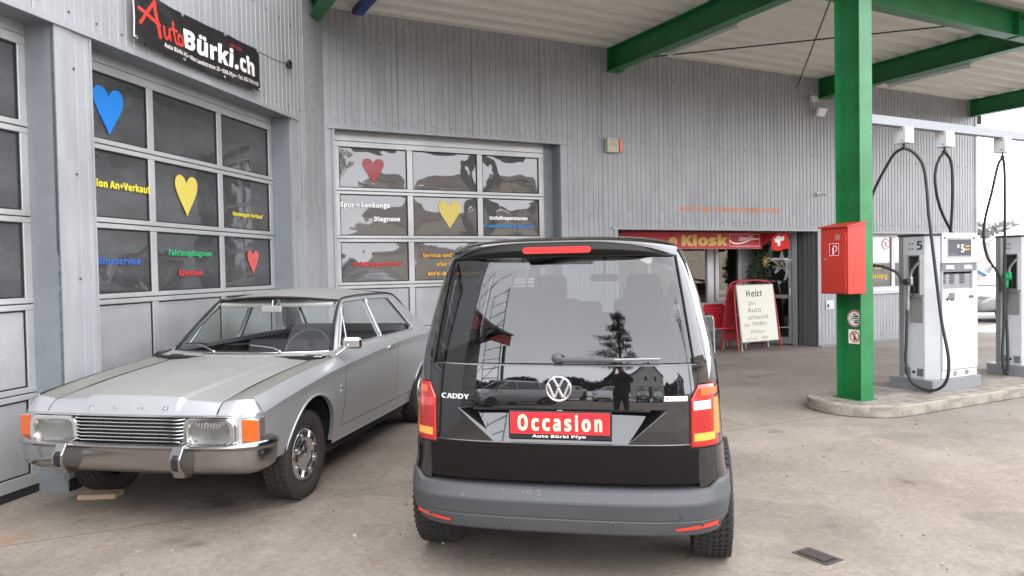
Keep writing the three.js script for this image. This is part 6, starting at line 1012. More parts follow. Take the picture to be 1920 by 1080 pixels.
// ------------------------------------------------------------------ small things on the walls
{
  const al = thing('alarm_siren', 'beige alarm siren box with orange strobe on the ribbed wall', 'alarm box'); part('housing', [rbox(0.27, 0.23, 0.09, 0.012, 0, 0, 0)], std([0.50, 0.46, 0.36], 0.45), al); part('strobe', [rbox(0.055, 0.22, 0.06, 0.012, 0.115, 0.0, 0.04)], phys([0.65, 0.09, 0.01], 0.2), al); part('grille', [0, 1].map((i) => bx(-0.09, 0.05, -0.02 + i * 0.07, 0.03 + i * 0.07, 0.045, 0.05)), std([0.42, 0.38, 0.30], 0.5), al); atB(al, 7.09, 3.565, 0.06);
  const fl = thing('floodlight', 'small white floodlight with motion sensor under the second beam', 'floodlight'); part('sensor', [rbox(0.15, 0.11, 0.1, 0.02, -0.02, 0.19, 0.06), sph(0.03, 0.01, 0.17, 0.12)], M.white, fl); part('bracket', [tube([[0, 0.14, 0.05], [-0.01, 0.05, 0.06], [0.0, -0.02, 0.1]], 0.012, 16, 6)], M.white, fl); part('lamp_head', [rbox(0.24, 0.17, 0.06, 0.015, 0, 0, 0).rotateX(0.5).translate(0.06, -0.06, 0.17)], M.white, fl); part('lamp_glass', [rbox(0.20, 0.13, 0.01, 0.003, 0, 0, 0.033).rotateX(0.5).translate(0.06, -0.06, 0.17)], phys([0.7, 0.72, 0.72], 0.08, { clearcoat: 1 }), fl); atB(fl, 11.72, 4.52, 0.0);
  const cv = thing('surveillance_camera', 'small white wall camera above the kiosk opening by the column', 'camera'); part('mount', [cyl(0.04, 0.04, 0.03, 0, 0, 0.015, Math.PI / 2)], M.white, cv); part('body', [cyl(0.028, 0.028, 0.12, 0, -0.01, 0.09, Math.PI / 2 - 0.2, 0.5)], M.white, cv); part('lens', [cyl(0.018, 0.018, 0.01, 0.03, -0.025, 0.155, Math.PI / 2)], M.black, cv); atB(cv, 11.85, 2.93, 0.004);
  // round stickers on the corner trim
  const st = (y, lab, draw) => { const o = thing('round_sticker', lab, 'sticker'); part('disc', [cyl(0.085, 0.085, 0.002, 0, 0, 0, Math.PI / 2, 0, 0, 40)], std([0.5, 0.5, 0.5], 0.5), o); part('disc_print', [keep(new THREE.CircleGeometry(0.083, 40).translate(0, 0, 0.002))], new THREE.MeshStandardMaterial({ map: print(256, 256, draw), roughness: 0.5, side: THREE.DoubleSide }), o); atB(o, 2.285, y, 0.0145); };
  const ar = (x) => { x.fillStyle = '#b9bbbb'; x.fillRect(0, 0, 256, 256); x.fillStyle = '#8d9092'; x.beginPath(); x.arc(128, 128, 108, 0, 7); x.fill(); x.fillStyle = '#f0f0ee'; x.beginPath(); x.moveTo(78, 188); x.lineTo(128, 140); x.lineTo(100, 112); x.lineTo(190, 84); x.lineTo(176, 176); x.lineTo(148, 154); x.lineTo(98, 206); x.fill(); };
  st(2.205, 'topmost of the three round stickers on the corner trim', ar); st(1.993, 'middle round sticker with a white arrow on the corner trim', ar);
  st(1.781, 'lowest round sticker, white with a small black tick', (x) => { x.fillStyle = '#d6d7d6'; x.fillRect(0, 0, 256, 256); x.fillStyle = '#333'; x.fillRect(58, 128, 140, 14); x.fillRect(70, 150, 116, 4); x.strokeStyle = '#333'; x.lineWidth = 9; x.beginPath(); x.moveTo(106, 70); x.lineTo(124, 110); x.lineTo(150, 50); x.stroke(); });
  // banner on the left front
  const b = thing('advertising_banner', 'black advertising banner with red and white lettering above the bay door', 'banner');
  const t = print(2048, 512, (x, w, h) => { x.fillStyle = '#191617'; x.fillRect(0, 0, w, h); x.fillStyle = '#e9e4de'; x.font = 'bold 270px sans-serif'; x.lineJoin = 'round'; x.lineWidth = 12; x.strokeStyle = '#e9e4de'; const m = x.measureText('Bürki.ch').width; x.save(); x.translate(690, 345); x.scale(1270 / m, 1); x.fillText('Bürki.ch', 0, 0); x.strokeText('Bürki.ch', 0, 0); x.restore();
    x.strokeStyle = '#c8352a'; x.lineCap = 'round'; x.lineJoin = 'round'; x.lineWidth = 46; const S = (p, lw) => { x.lineWidth = lw; x.beginPath(); p.forEach((q, i) => (i ? x.lineTo(...q) : x.moveTo(...q))); x.stroke(); };
    S([[70, 330], [170, 190], [262, 60], [275, 48]], 34); S([[276, 50], [278, 130], [330, 330], [338, 372]], 44); S([[66, 190], [140, 200], [330, 256]], 40);
    S([[392, 250], [396, 330], [420, 366], [462, 330], [470, 250]], 28); S([[470, 260], [480, 356]], 24); S([[548, 150], [540, 260], [556, 350], [590, 362]], 34); S([[498, 236], [600, 222]], 28); x.lineWidth = 32; x.beginPath(); x.ellipse(646, 300, 40, 54, 0.1, 0, 7); x.stroke();
    x.fillStyle = '#a02a28'; x.font = 'bold 62px sans-serif'; x.fillText('seit 1976', 1420, 120, 330); x.fillStyle = '#e9e4de'; x.font = 'bold 62px sans-serif'; x.fillText('Auto Bürki AG • Alte Landstrasse 25 • 8505 Pfyn • Tel. 052 765 14 93', 392, 452, 1620); });
  const c0 = [5.60, 4.02], cw = 2.02, chh = 0.46;
  const fn = (u, v) => [c0[0] + u * cw, 3.60 + 0.01 * u + v * (0.44 + 0.02 * u) - 0.035 * Math.sin(Math.PI * u) * (1 - v) * 0.6 - 0.02 * Math.sin(Math.PI * u) * v, 0.07 + 0.012 * Math.sin(u * 9 + v * 2) + 0.006 * Math.sin(u * 23 + v * 5) + 0.010 * fbm(u, v, 6, 3)];
  part('banner_cloth', [keep(patch(fn, 60, 14))], new THREE.MeshStandardMaterial({ map: t, roughness: 0.42, side: THREE.DoubleSide }), b, { uv: false });
  for (const [u, v] of [[0.01, 0.04], [0.01, 0.96], [0.34, 0.97], [0.66, 0.97], [0.99, 0.96], [0.99, 0.05], [0.33, 0.04], [0.66, 0.04]]) { const q = fn(u, v); part('eyelet', [xf(new THREE.TorusGeometry(0.012, 0.004, 6, 16), q[0], q[1], q[2] + 0.004)], M.steel, b); }
  const e = fn(1, 0.96); part('cord', [tube([e, [8.0, 4.06, 0.06], [8.34, 4.10, 0.05]], 0.005, 16, 6)], M.darkSteel, b); part('cord_hook', [cyl(0.035, 0.035, 0.03, 8.36, 4.105, 0.03, Math.PI / 2), xf(new THREE.TorusGeometry(0.045, 0.012, 8, 20), 8.36, 4.105, 0.05)], M.black, b); const e2 = fn(0, 0.04); part('cord', [tube([e2, [e2[0] - 0.005, e2[1] + 0.2, e2[2] + 0.01], [e2[0] - 0.02, e2[1] + 0.5, e2[2]]], 0.006, 10, 5)], M.white, b);
  atA(b, 0, 0, 0);
  // fluorescent fittings beside the beams, blue lamp by the corner
  const lampA = thing('strip_light', 'unlit white strip light fitting beside the first green beam', 'strip light', 'strip lights under the canopy');
  part('housing', [bx(-0.05, 0.05, 0, 0.07, 0, 1.5, 0.01)], M.white, lampA); part('tube', [bar([0, -0.02, 0.06], [0, -0.02, 1.44], 0.018)], std([0.8, 0.8, 0.79], 0.3), lampA); for (const z of [0.04, 1.46]) part('tube_holder', [rbox(0.05, 0.06, 0.03, 0.006, 0, -0.015, z)], M.white, lampA);
  atB(lampA, 7.38, 4.79, 1.08);
  const lampB = lampA.clone(); lampB.name = numbered('strip_light'); lampB.userData = { ...lampA.userData, label: 'unlit white strip light fitting beside the beam behind the column' }; scene.add(lampB); atB(lampB, 12.28, 4.76, 1.2); lampB.traverse((o) => { if (o.isMesh) o.name = numbered(o.name.replace(/_\d{3}$/, '')); });
  const bl = thing('blue_sign_box', 'blue box fitting under the canopy edge at the inner corner', 'box'); part('housing', [rbox(0.14, 0.08, 1.2, 0.01, 0, 0, 0.6)], std([0.015, 0.05, 0.22], 0.4), bl); part('end_cap', [bx(-0.075, -0.071, -0.035, 0.035, 0.0, 0.3)], M.black, bl); atB(bl, 2.92, 5.085, 0.12);
  // plank under the wheel, drain
  const pl = single('wooden_plank', [rbox(0.27, 0.035, 0.14, 0.004, 0, 0.0175, 0), bx(-0.133, 0.133, 0.0352, 0.0362, -0.02, -0.018)], std([0.46, 0.33, 0.21], 0.8, 0, { map: streakTex }), 'short wooden plank lying by the wheel against the pier', 'plank'); atC(pl, 4.76, 0, -4.05); pl.rotation.y = rotC + 0.25;
  const dr = thing('drain_grate', 'rusty iron drain grate sunk in the forecourt', 'drain'); const iron = std([0.065, 0.055, 0.05], 0.75, 0.4), L = 0.112, W2 = 0.07;
  part('frame', [bx(-L, L, -0.02, 0.004, -W2, -W2 + 0.02), bx(-L, L, -0.02, 0.004, W2 - 0.02, W2), bx(-L, -L + 0.02, -0.02, 0.004, -W2 + 0.02, W2 - 0.02), bx(L - 0.02, L, -0.02, 0.004, -W2 + 0.02, W2 - 0.02)], iron, dr);
  part('well', [bx(-L + 0.02, L - 0.02, 0.0005, 0.0015, -W2 + 0.02, W2 - 0.02)], M.under, dr); for (let i = 0; i < 10; i++) part('bar', [rbox(0.008, 0.01, 2 * W2 - 0.042, 0.003, -L + 0.03 + i * 0.0165, 0.0075, 0)], iron, dr);
  dr.position.set(1.657, 0.0, -4.098); dr.rotation.y = -1.03;
}
// ------------------------------------------------------------------ parked cars round about
function makeCar(name, label, col, opt = {}) {
  const c = thing(name, label, 'car', opt.group);
  const paint = phys(col, 0.3, { metalness: opt.metal ?? 0.2, clearcoat: 1, clearcoatRoughness: 0.05 }), glass = phys([0.02, 0.024, 0.026], 0.03, { clearcoat: 1 });
  const L = opt.len || 1, yt = curve([[-2.05, 0.62], [-2.0, 0.80], [-1.9, 0.98], [-1.5, 1.0], [0.7, 0.94], [1.3, 0.86], [1.75, 0.74], [1.95, 0.62], [2.05, 0.48]]), w = curve([[-2.05, 0.62], [-1.95, 0.76], [-1.6, 0.83], [0, 0.85], [1.4, 0.83], [1.8, 0.74], [1.97, 0.60], [2.05, 0.42]]), yb = curve([[-2.05, 0.36], [-1.9, 0.28], [0, 0.22], [1.85, 0.24], [2.05, 0.34]]);
  const sec = (z, a, k = 1) => { const ca = Math.cos(a), sa = Math.sin(a), e = 0.42; const hw = w(z) * k, ym = lerp(yb(z), yt(z), 0.52); return [hw * Math.sign(ca) * Math.abs(ca) ** e, sa > 0 ? ym + (yt(z) - ym) * sa ** e : ym - (ym - yb(z)) * (-sa) ** e, z * L]; };
  part('body', [patch((u, v) => sec(lerp(-2.05, 2.05, u), v * Math.PI * 2), 60, 40, true)], paint, c, { uv: false });
  const zf = (v) => lerp(0.98, 0.20, v), zr = (v) => lerp(-1.93, -1.50, v), hw = (v) => lerp(0.78, 0.585, v), yy = (v) => lerp(0.93, 1.40, v);
  const gh = (u, v, o = 0) => { const a = u * Math.PI * 2, ca = Math.cos(a), sa = Math.sin(a), e = 0.45, zc = (zf(v) + zr(v)) / 2, hl = (zf(v) - zr(v)) / 2; return [(hw(v) + o) * Math.sign(ca) * Math.abs(ca) ** e, yy(v), (zc + (hl + o) * Math.sign(sa) * Math.abs(sa) ** e) * L]; };
  part('window', [patch((u, v) => gh(u, v), 64, 8, true)], glass, c, { uv: false });
  part('roof', [patch((u, v) => { const q = gh(u, 1), k = Math.cos(v * Math.PI / 2); const zc = (zf(1) + zr(1)) / 2 * L; return [q[0] * (0.02 + 0.98 * k), 1.395 + 0.085 * Math.sin(v * Math.PI / 2) ** 0.8, zc + (q[2] - zc) * (0.02 + 0.98 * k)]; }, 48, 8, true), ...[0.115, 0.385, 0.615, 0.885].map((u) => tube([0, 0.33, 0.66, 1].map((v) => gh(u, v, 0.004)), 0.042, 10, 6)), ...[[-0.12], [-1.05]].flatMap(([z]) => [-1, 1].map((s) => tube([0, 0.5, 1].map((v) => [s * (hw(v) + 0.003), yy(v), (z - 0.1 * v) * L]), 0.026, 8, 6)))], paint, c, { uv: false });
  for (const s of [-1, 1]) {
    const hl = part('headlight', [sph(0.17, s * 0.60, 0.685, 1.72 * L, 1.0, 0.55, 1.25)], phys([0.55, 0.56, 0.56], 0.08, { clearcoat: 1, metalness: 0.3 }), c); part('lamp_bowl', [sph(0.055, s * 0.57, 0.68, 1.90 * L), sph(0.04, s * 0.68, 0.70, 1.85 * L)], M.chrome, hl);
    part('tail_lamp', [rbox(0.16, 0.24, 0.12, 0.04, s * 0.68, 0.80, -1.88 * L)], phys([0.45, 0.02, 0.015], 0.15, { clearcoat: 1 }), c);
    part('wing_mirror', [rbox(0.20, 0.13, 0.11, 0.045, s * 0.93, 1.0, 0.55 * L), bar([s * 0.78, 0.96, 0.55 * L], [s * 0.88, 0.99, 0.55 * L], 0.022)], paint, c);
    for (const z of [1.22, -1.28]) { const wl = part('wheel', [latheX([[0.17, -0.06], [0.22, -0.1], [0.29, -0.1], [0.305, -0.07], [0.305, 0.07], [0.29, 0.1], [0.22, 0.1], [0.205, 0.07]], 32)], M.tyre, c, { uv: false }); wl.position.set(s * 0.76, 0.305, z * L); if (s < 0) wl.rotation.y = Math.PI; part('rim', [latheX([[0.0, 0.075], [0.05, 0.08], [0.12, 0.06], [0.20, 0.085], [0.21, 0.06]], 32)], M.steel, wl, { uv: false });
      part('wheel_arch', [xf(new THREE.TorusGeometry(0.335, 0.035, 6, 24, Math.PI), s * 0.835, 0.31, z * L, 0, Math.PI / 2)], M.under, c); part('arch_shadow_gap', [cyl(0.34, 0.34, 0.08, s * 0.80, 0.32, z * L, 0, 0, Math.PI / 2, 28)], M.under, c); }
  }
  part('lower_grille', [rbox(0.95, 0.12, 0.1, 0.04, 0, 0.40, 1.985 * L), rbox(0.24, 0.09, 0.1, 0.04, 0.56, 0.40, 1.90 * L, 0, 0.5), rbox(0.24, 0.09, 0.1, 0.04, -0.56, 0.40, 1.90 * L, 0, -0.5)], M.black, c);
  part('number_plate', [rbox(0.48, 0.11, 0.02, 0.004, 0, 0.50, 2.045 * L), rbox(0.48, 0.11, 0.02, 0.004, 0, 0.62, -2.06 * L)], M.white, c);
  return c;
}
const face = (o, x, z, ry) => { o.position.set(x, 0, z); o.rotation.y = ry; return o; };
face(makeCar('parked_car', 'pale silver hatchback parked in the open, seen just right of pump five', [0.27, 0.275, 0.28]), 13.73, -20.26, -1.35);
face(makeCar('parked_car', 'bright blue car parked behind the pale silver hatchback', [0.012, 0.16, 0.48]), 14.65, -24.2, 1.2);
face(makeCar('parked_car', 'white car parked behind the bright blue one, only its roof showing', [0.72, 0.73, 0.74]), 18.6, -29.5, -1.2);
// behind the viewer: seen only in glass and paint
face(makeCar('parked_car', 'small silver hatchback mirrored in the left of the van tailgate', [0.36, 0.37, 0.38], { metal: 0.5 }), -4.3, 4.0, Math.PI - 0.5 + 0.9);
[[-2.6, 13.5, 0.1, [0.70, 0.71, 0.72], 'white parked car mirrored beside the standing figure'], [0.4, 14.2, -0.05, [0.03, 0.03, 0.035], 'black parked car mirrored low in the van tailgate'], [2.9, 14.6, 0.05, [0.12, 0.13, 0.14], 'dark grey parked car mirrored under the van badge plate'], [-5.6, 13.2, 0.1, [0.66, 0.67, 0.68], 'white parked car mirrored beside the round emblem']].forEach(([x, z, r, col, l]) => face(makeCar('parked_car', l, col), x, z, Math.PI + r));
// ------------------------------------------------------------------ pine, hedge, hills and houses
function leafCloud(n, at, size, squash = 1) {
  const P = [], I = [];
  for (let i = 0; i < n; i++) { const [x, y, z, k] = at(i); const s = size * (k || 1) * rr(0.6, 1.4), q = new THREE.Quaternion().setFromEuler(new THREE.Euler(rr(-3, 3), rr(-3, 3), rr(-3, 3))), b = P.length / 3; for (const c of [[-1, 0, 0], [0, 0.35, 0.1], [1, 0, 0], [0, -0.35, -0.1]]) { const v = V(c[0] * s, c[1] * s * squash, c[2] * s).applyQuaternion(q); P.push(v.x + x, v.y + y, v.z + z); } I.push(b, b + 1, b + 2, b, b + 2, b + 3); }
  const g = new THREE.BufferGeometry(); g.setAttribute('position', new THREE.Float32BufferAttribute(P, 3)); g.setIndex(I); g.computeVertexNormals(); return g;
}
const needle = std([0.022, 0.036, 0.018], 0.8), bark = std([0.07, 0.05, 0.038], 0.9);
{
  const t = thing('pine_tree', 'tall dark pine mirrored in the van rear window', 'tree');
  part('trunk', [tube([[0, 0, 0], [0.1, 4, 0], [0, 8, 0.1], [0.15, 11.8, 0]], 0.16, 30, 8)], bark, t);
  const br = []; for (let i = 0; i < 46; i++) { const y = 4.2 + i * 0.165, k = clamp((12.2 - y) / 6.5, 0.05, 1), r = (3.3 * k ** 0.75) * rr(0.55, 1.05), a = i * 2.4 + rr(-0.4, 0.4); br.push([Math.cos(a) * r, y + rr(-0.2, 0.5), Math.sin(a) * r, y]); }
  part('limb', br.map((b) => bar([0.05, b[3] - 0.2, 0], [b[0], b[1], b[2]], 0.03, 5)), bark, t, { kind: 'stuff' });
  part('crown', [leafCloud(9000, (i) => { const b = br[i % br.length], q = 0.35 + 0.65 * Math.pow(rnd(), 0.6), s = 0.42 + 0.25 * q; return [b[0] * q + rr(-s, s) * 0.9, lerp(b[3], b[1], q) + rr(-0.24, 0.3), b[2] * q + rr(-s, s) * 0.9]; }, 0.16, 0.5)], needle, t, { kind: 'stuff' });
  t.position.set(-3.2, 0, 22.5);
}
{
  const hg = part('hedge_leaves', [leafCloud(14000, (i) => { const x = rr(-70, 40), k = fbm(x / 60 + 2, 0.3, 12, 3); return [x, rr(0, 1) ** 0.8 * (2.2 + 5.2 * k), 60 + rr(-2, 2) + 0.004 * x * x]; }, 0.8, 0.8)], std([0.03, 0.035, 0.024], 0.9), null, { kind: 'stuff' });
  hg.name = 'treeline'; hg.userData = { label: 'dark belt of far trees mirrored above the van emblem', category: 'trees', kind: 'stuff' }; scene.add(hg);
  const house = (label, x, z, ry, w, d, h, wallC, roofC) => { const o = thing('house', label, 'house'); const r = h + w * 0.24; part('wall', [ext(polyShape([[-w / 2, 0], [w / 2, 0], [w / 2, h], [0, r], [-w / 2, h]]), d).translate(0, 0, -d)], std(wallC, 0.85, 0, { map: dirtTex }), o); const s = Math.atan2(r - h, w / 2), L = Math.hypot(r - h, w / 2) + 0.5;
    for (const q of [-1, 1]) part('roof', [box(L, 0.18, d + 0.8, 0, 0, 0, 0, 0, -q * s).translate(q * (w / 4 + 0.12), (h + r) / 2 + 0.05, -d / 2)], std(roofC, 0.8), o);
    for (const [wx, wy] of [[-w * 0.18, h * 0.85], [w * 0.12, h * 0.85], [-w * 0.3, h * 0.38], [w * 0.25, h * 0.38]]) { const f = part('window', [bx(wx - 0.5, wx + 0.5, wy - 0.6, wy + 0.6, 0, 0.06)], M.white, o); part('pane', [bx(wx - 0.42, wx + 0.42, wy - 0.52, wy + 0.52, 0.061, 0.07)], M.black, f); } part('door', [bx(-0.5, 0.5, 0, 2.1, 0.002, 0.05)], bark, o); part('chimney', [bx(w * 0.15, w * 0.15 + 0.6, h, r + 0.7, -d / 2, -d / 2 + 0.6)], std(roofC, 0.8), o); o.position.set(x, 0, z); o.rotation.y = ry; return o; };
  house('pale house with a shallow gable mirrored right of the van emblem', 2.6, 33, Math.PI + 0.1, 11, 9, 4.4, [0.55, 0.53, 0.5], [0.10, 0.08, 0.075]);
  house('small grey hut mirrored at the right edge of the van tailgate', 14, 21, Math.PI + 0.5, 4, 4, 2.9, [0.40, 0.41, 0.42], [0.3, 0.3, 0.3]);
  house('long tan building mirrored in the panes of the angled bay door', 19, 11, -0.77, 9, 20, 3.4, [0.62, 0.52, 0.40], [0.16, 0.12, 0.10]);
  { const t = thing('bare_tree', 'bare branching tree mirrored in the top panes of the angled bay door', 'tree'), segs = []; const grow = (p, d, len, r, n) => { const e = p.clone().addScaledVector(d, len); segs.push(bar(p.toArray(), e.toArray(), r, 5)); if (n > 0) for (let i = 0; i < 3; i++) grow(e, d.clone().add(V(rr(-0.75, 0.75), rr(-0.15, 0.6), rr(-0.75, 0.75))).normalize(), len * rr(0.6, 0.85), r * 0.6, n - 1); };
    const base = V(0, 2.6, 0); grow(base, V(0, 1, 0), 1.6, 0.13, 5); part('trunk', [bar([0, 0, 0], [0, 2.65, 0], 0.17)], bark, t); part('branches', segs, bark, t, { kind: 'stuff' }); t.position.set(9.5, 0, 5.5); }
  // far right, beyond the pumps; haze and overexposure put into pale colours
  house('pale distant house with a snowy roof beyond the pumps', 66, -92, -0.5, 12, 10, 4.2, [0.6, 0.58, 0.56], [0.75, 0.76, 0.78]);
  house('second distant house with a snowy roof, right of the first', 84, -103, -0.7, 14, 10, 4.6, [0.55, 0.5, 0.47], [0.78, 0.79, 0.8]);
  house('low distant barn with a snowy roof behind the railing', 56, -100, -0.3, 18, 8, 2.6, [0.5, 0.47, 0.44], [0.78, 0.79, 0.8]);
  const tl = part('far_trees', [leafCloud(9000, (i) => { const x = rr(40, 260), k = fbm(x / 200 + 0.2, 0.6, 10, 3); return [x, rr(0, 1) ** 0.7 * (3 + 11 * k), -185 + rr(-6, 6)]; }, 1.2, 0.9)], std([0.22, 0.22, 0.21], 0.9), null); tl.name = 'distant_trees'; tl.userData = { label: 'bare treeline on the horizon behind the pumps, haze put into its pale colour', category: 'trees', kind: 'stuff' }; scene.add(tl);  // distance haze is put into the lightened tree colour
  const sl = thing('mast', 'tall thin mast with short cross arms on the horizon', 'mast'); part('pole', [bar([0, 0, 0], [0, 6.0, 0], 0.09)], M.galv, sl); part('arm', [bar([-2.0, 5.2, 0], [2.0, 5.9, 0], 0.08), bar([-0.8, 4.7, 0], [0.8, 4.9, 0], 0.06)], M.galv, sl); sl.position.set(50, 0, -76);
  const rl = thing('railing', 'pale railing beyond the parked cars', 'railing'); part('rail', [bx(-12, 16, 1.0, 1.06, -0.03, 0.03), bx(-12, 16, 0.5, 0.54, -0.03, 0.03)], M.galv, rl); for (let i = 0; i <= 28; i++) part('post', [bx(-12 + i - 0.03, -12 + i + 0.03, 0, 1.0, -0.031, 0.031)], M.galv, rl); rl.position.set(26, 0, -36); rl.rotation.y = 0.5;
  // snow: thin remains on the ground
  const snow = std([0.82, 0.84, 0.87], 0.7), heap = (x, z, rx, rz, h) => { const s0 = rr(0, 9); return patch((u, v) => { const a = u * Math.PI * 2, r = v * (0.75 + 0.5 * vnoise(Math.cos(a) * 1.5 + s0 + 5, Math.sin(a) * 1.5 + 5, 64)); return [x + Math.cos(a) * r * rx, 0.004 + h * (1 - v * v) * (0.6 + 0.7 * vnoise(Math.cos(a) * v * 4 + s0 + 9, Math.sin(a) * v * 4 + 9, 64)), z + Math.sin(a) * r * rz]; }, 40, 10, true); };
  const sn = part('snow_patch', [heap(11.2, -17.0, 0.9, 0.35, 0.12), heap(15, -24, 4, 2, 0.2), heap(20, -34, 10, 3, 0.3), heap(-6, 17, 7, 0.8, 0.25), heap(5, 18, 6, 0.8, 0.25), heap(-16, 40, 18, 6, 0.2), heap(50, -80, 40, 18, 0.3)], snow, null, { uv: false }); sn.name = 'snow'; sn.userData = { label: 'thin remains of snow lying on the open ground', category: 'snow', kind: 'stuff' }; scene.add(sn);
  // scaffold tower and red-edged roof at the far end of the left front, seen in the van's glass
  const sc = thing('scaffold_tower', 'thin steel scaffold tower mirrored in the left of the van window', 'scaffold'); for (const [x, z] of [[0, 0], [1.2, 0], [0, 1.6], [1.2, 1.6]]) part('standard', [bar([x, 0, z], [x, 5.6, z], 0.025)], M.galv, sc); for (let y = 0.5; y < 5.6; y += 0.5) part('rung', [bar([0, y, 0], [1.2, y, 0], 0.018), bar([0, y, 1.6], [1.2, y, 1.6], 0.018)], M.galv, sc); for (const y of [1, 3, 5]) part('brace', [bar([1.2, y, 0], [1.2, y + 1.2, 1.6], 0.018), bar([0, y, 0], [0, y + 1.2, 1.6], 0.018)], M.galv, sc); part('platform', [bx(-0.05, 1.25, 3.6, 3.66, 0, 1.6)], bark, sc); sc.position.set(-5.4, 0, 1.6); sc.rotation.y = 0.2;
  const rr2 = thing('red_edged_roof', 'flat roof with red ribbed fascia mirrored behind the scaffold', 'roof'); part('fascia', [cladding(0, 7, 4.5, 5.3)], M.red, rr2); part('roof_slab', [bx(0, 7, 5.31, 5.4, -4, 0.2)], M.cladFlat, rr2); for (const x of [0.3, 6.7]) part('roof_post', [bx(x - 0.08, x + 0.08, 0, 4.5, -0.3, -0.14)], M.green, rr2); part('back_wall', [bx(0, 7, 0, 5.3, -4, -3.9)], M.cladFlat, rr2); rr2.position.set(-6.4, 0, 8.6); rr2.rotation.y = Math.PI / 2 + 0.15;
}
// fine grit lying about on the forecourt
{ const g = new THREE.IcosahedronGeometry(0.004, 0), n = 420, im = new THREE.InstancedMesh(g, std([0.22, 0.2, 0.175], 0.9), n), m = new THREE.Matrix4();
  for (let i = 0; i < n; i++) { const s = rr(2.8, 9) , l = rr(-4.1, 5); const p = DA.clone().multiplyScalar(s).addScaledVector(NA, l); const k = rr(0.4, 1.7) * (rnd() < 0.06 ? 1.8 : 1); m.compose(V(p.x, 0.002 * k, p.z), new THREE.Quaternion().setFromEuler(new THREE.Euler(rr(0, 3), rr(0, 3), 0)), V(k * rr(0.7, 1.6), k * 0.7, k)); im.setMatrixAt(i, m); im.setColorAt(i, lin(...(rnd() < 0.6 ? [0.5, 0.45, 0.4] : [1.6, 1.5, 1.4]))); }
  im.name = 'grit'; im.userData = { label: 'fine grit scattered over the concrete forecourt', category: 'grit', kind: 'stuff' }; im.castShadow = im.receiveShadow = true; scene.add(im); }
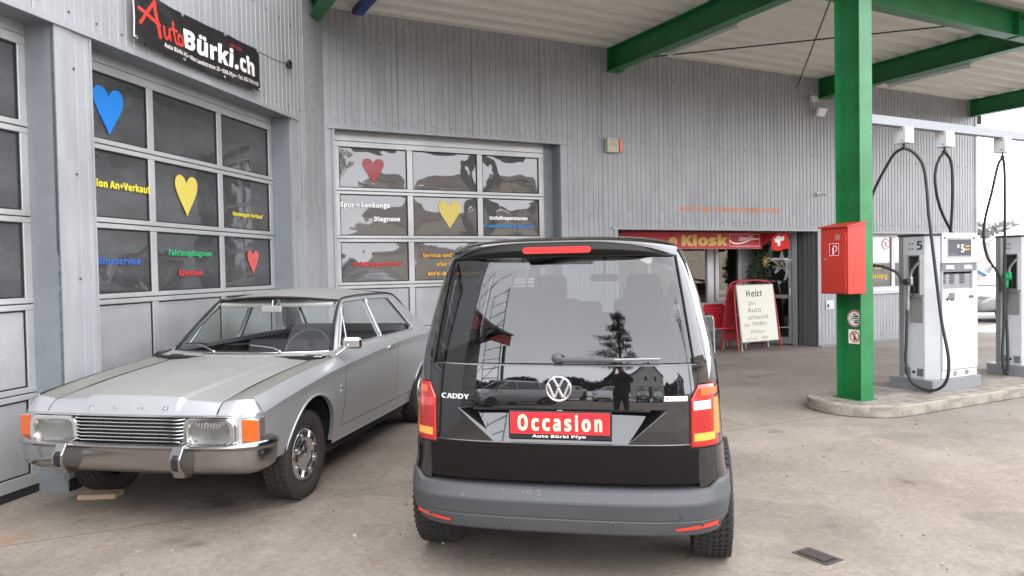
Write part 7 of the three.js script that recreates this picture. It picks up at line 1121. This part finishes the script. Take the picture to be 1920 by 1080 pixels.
// ------------------------------------------------------------------ the photographer, standing behind the lens: mirrored in the van
{
  const sm = (a, b, k) => { const h = clamp(0.5 + 0.5 * (b - a) / k, 0, 1); return lerp(b, a, h) - k * h * (1 - h); };
  const cap = (p, a, b, ra, rb) => { const bx0 = b[0] - a[0], by = b[1] - a[1], bz = b[2] - a[2], px = p[0] - a[0], py = p[1] - a[1], pz = p[2] - a[2], t = clamp((px * bx0 + py * by + pz * bz) / (bx0 * bx0 + by * by + bz * bz + 1e-9), 0, 1); return Math.hypot(px - bx0 * t, py - by * t, pz - bz * t) - lerp(ra, rb, t); };
  function field(bones, c, half, res, k) {
    const mc = new MarchingCubes(res, new THREE.MeshBasicMaterial(), false, false, 400000); mc.isolation = 0; const f = mc.field;
    for (let z = 0; z < res; z++) for (let y = 0; y < res; y++) for (let x = 0; x < res; x++) { const p = [c[0] + (x / res * 2 - 1) * half, c[1] + (y / res * 2 - 1) * half, c[2] + (z / res * 2 - 1) * half]; let d = 9; for (const b of bones) d = sm(d, cap(p, b[0], b[1], b[2], b[3]), b[4] || k); f[x + y * res + z * res * res] = -d; }
    mc.update(); const n = mc.count, g = new THREE.BufferGeometry(); const P = mc.positionArray.slice(0, n * 3), N = mc.normalArray.slice(0, n * 3); for (let i = 0; i < n; i++) { P[i * 3] = P[i * 3] * half + c[0]; P[i * 3 + 1] = P[i * 3 + 1] * half + c[1]; P[i * 3 + 2] = P[i * 3 + 2] * half + c[2]; }
    g.setAttribute('position', new THREE.BufferAttribute(P, 3)); g.setAttribute('normal', new THREE.BufferAttribute(N, 3)); return boxUV(g);
  }
  const B = []; const both2 = (f) => { f(-1); f(1); };
  both2((s) => { B.push([[s * 0.13, 0.07, 0.0], [s * 0.12, 0.5, 0.02], 0.055, 0.065], [[s * 0.12, 0.5, 0.02], [s * 0.10, 0.93, 0.02], 0.068, 0.10], [[s * 0.14, 0.045, -0.17], [s * 0.13, 0.05, 0.05], 0.04, 0.045], [[s * 0.19, 1.43, 0.04], [s * 0.30, 1.30, -0.12], 0.075, 0.058], [[s * 0.30, 1.30, -0.12], [s * 0.10, 1.52, -0.33], 0.055, 0.036]); });
  B.push([[0, 0.95, 0.02], [0, 1.15, 0.03], 0.17, 0.165, 0.06], [[-0.09, 1.34, 0.04], [0.09, 1.34, 0.04], 0.15, 0.15, 0.06], [[0, 1.40, 0.04], [0, 1.56, 0.03], 0.07, 0.06, 0.05], [[0, 1.66, 0.0], [0, 1.70, 0.015], 0.088, 0.095, 0.03], [[0, 1.61, -0.03], [0, 1.63, -0.02], 0.05, 0.06, 0.03], [[0, 1.655, -0.09], [0, 1.68, -0.085], 0.016, 0.01, 0.02], [[-0.09, 1.66, 0.0], [-0.095, 1.68, 0.01], 0.02, 0.02, 0.01], [[0.09, 1.66, 0.0], [0.095, 1.68, 0.01], 0.02, 0.02, 0.01]);
  const o = thing('person', 'person in dark jacket and trousers taking the photograph, mirrored in the van', 'person');
  const g = [field(B, [0, 0.92, -0.1], 0.95, 84, 0.045)];
  both2((s) => { // hands holding the telephone: palm, four fingers of unequal length, thumb from the side of the palm
    const w = [s * 0.10, 1.52, -0.33], H = [[w, [s * 0.085, 1.57, -0.36], 0.032, 0.036, 0.02]]; [0.028, 0.034, 0.032, 0.024].forEach((l, i) => { const y = 1.60 - i * 0.02; H.push([[s * 0.085, y - 0.015, -0.37], [s * 0.088, y, -0.37 - l], 0.0095, 0.009, 0.006], [[s * 0.088, y, -0.37 - l], [s * 0.068, y, -0.385 - l], 0.009, 0.008, 0.006]); }); H.push([[s * 0.078, 1.555, -0.345], [s * 0.06, 1.60, -0.335], 0.012, 0.01, 0.008], [[s * 0.06, 1.60, -0.335], [s * 0.05, 1.63, -0.35], 0.010, 0.008, 0.006]); g.push(field(H, [s * 0.085, 1.57, -0.36], 0.12, 48, 0.008)); });
  const m = merge(g), p = m.attributes.position, C = new Float32Array(p.count * 3);
  for (let i = 0; i < p.count; i++) { const y = p.getY(i), z = p.getZ(i), x = p.getX(i); const c = y > 1.545 && (Math.abs(x) < 0.13 && z > -0.16) ? (y > 1.70 || z > 0.03 ? [0.03, 0.02, 0.015] : [0.45, 0.28, 0.2]) : z < -0.315 && y > 1.5 ? [0.45, 0.28, 0.2] : y < 0.09 ? [0.02, 0.018, 0.016] : y < 0.93 ? [0.02, 0.022, 0.028] : [0.015, 0.016, 0.02]; C.set(c, i * 3); }
  m.setAttribute('color', new THREE.BufferAttribute(C, 3)); m.userData.keepUV = true;
  const mesh = new THREE.Mesh(m, new THREE.MeshStandardMaterial({ color: 0xffffff, vertexColors: true, roughness: 0.8 })); mesh.name = 'figure'; mesh.castShadow = mesh.receiveShadow = true; o.add(mesh);
  for (const s of [-1, 1]) part('eye', [sph(0.012, s * 0.033, 1.69, -0.078)], std([0.6, 0.6, 0.58], 0.2), o);
  part('telephone', [rbox(0.155, 0.075, 0.008, 0.003, 0, 1.605, -0.385)], M.black, o);
  o.position.set(-0.06, 0.0, 0.44); o.rotation.y = 0.0;
}
renderer.render(scene, camera);
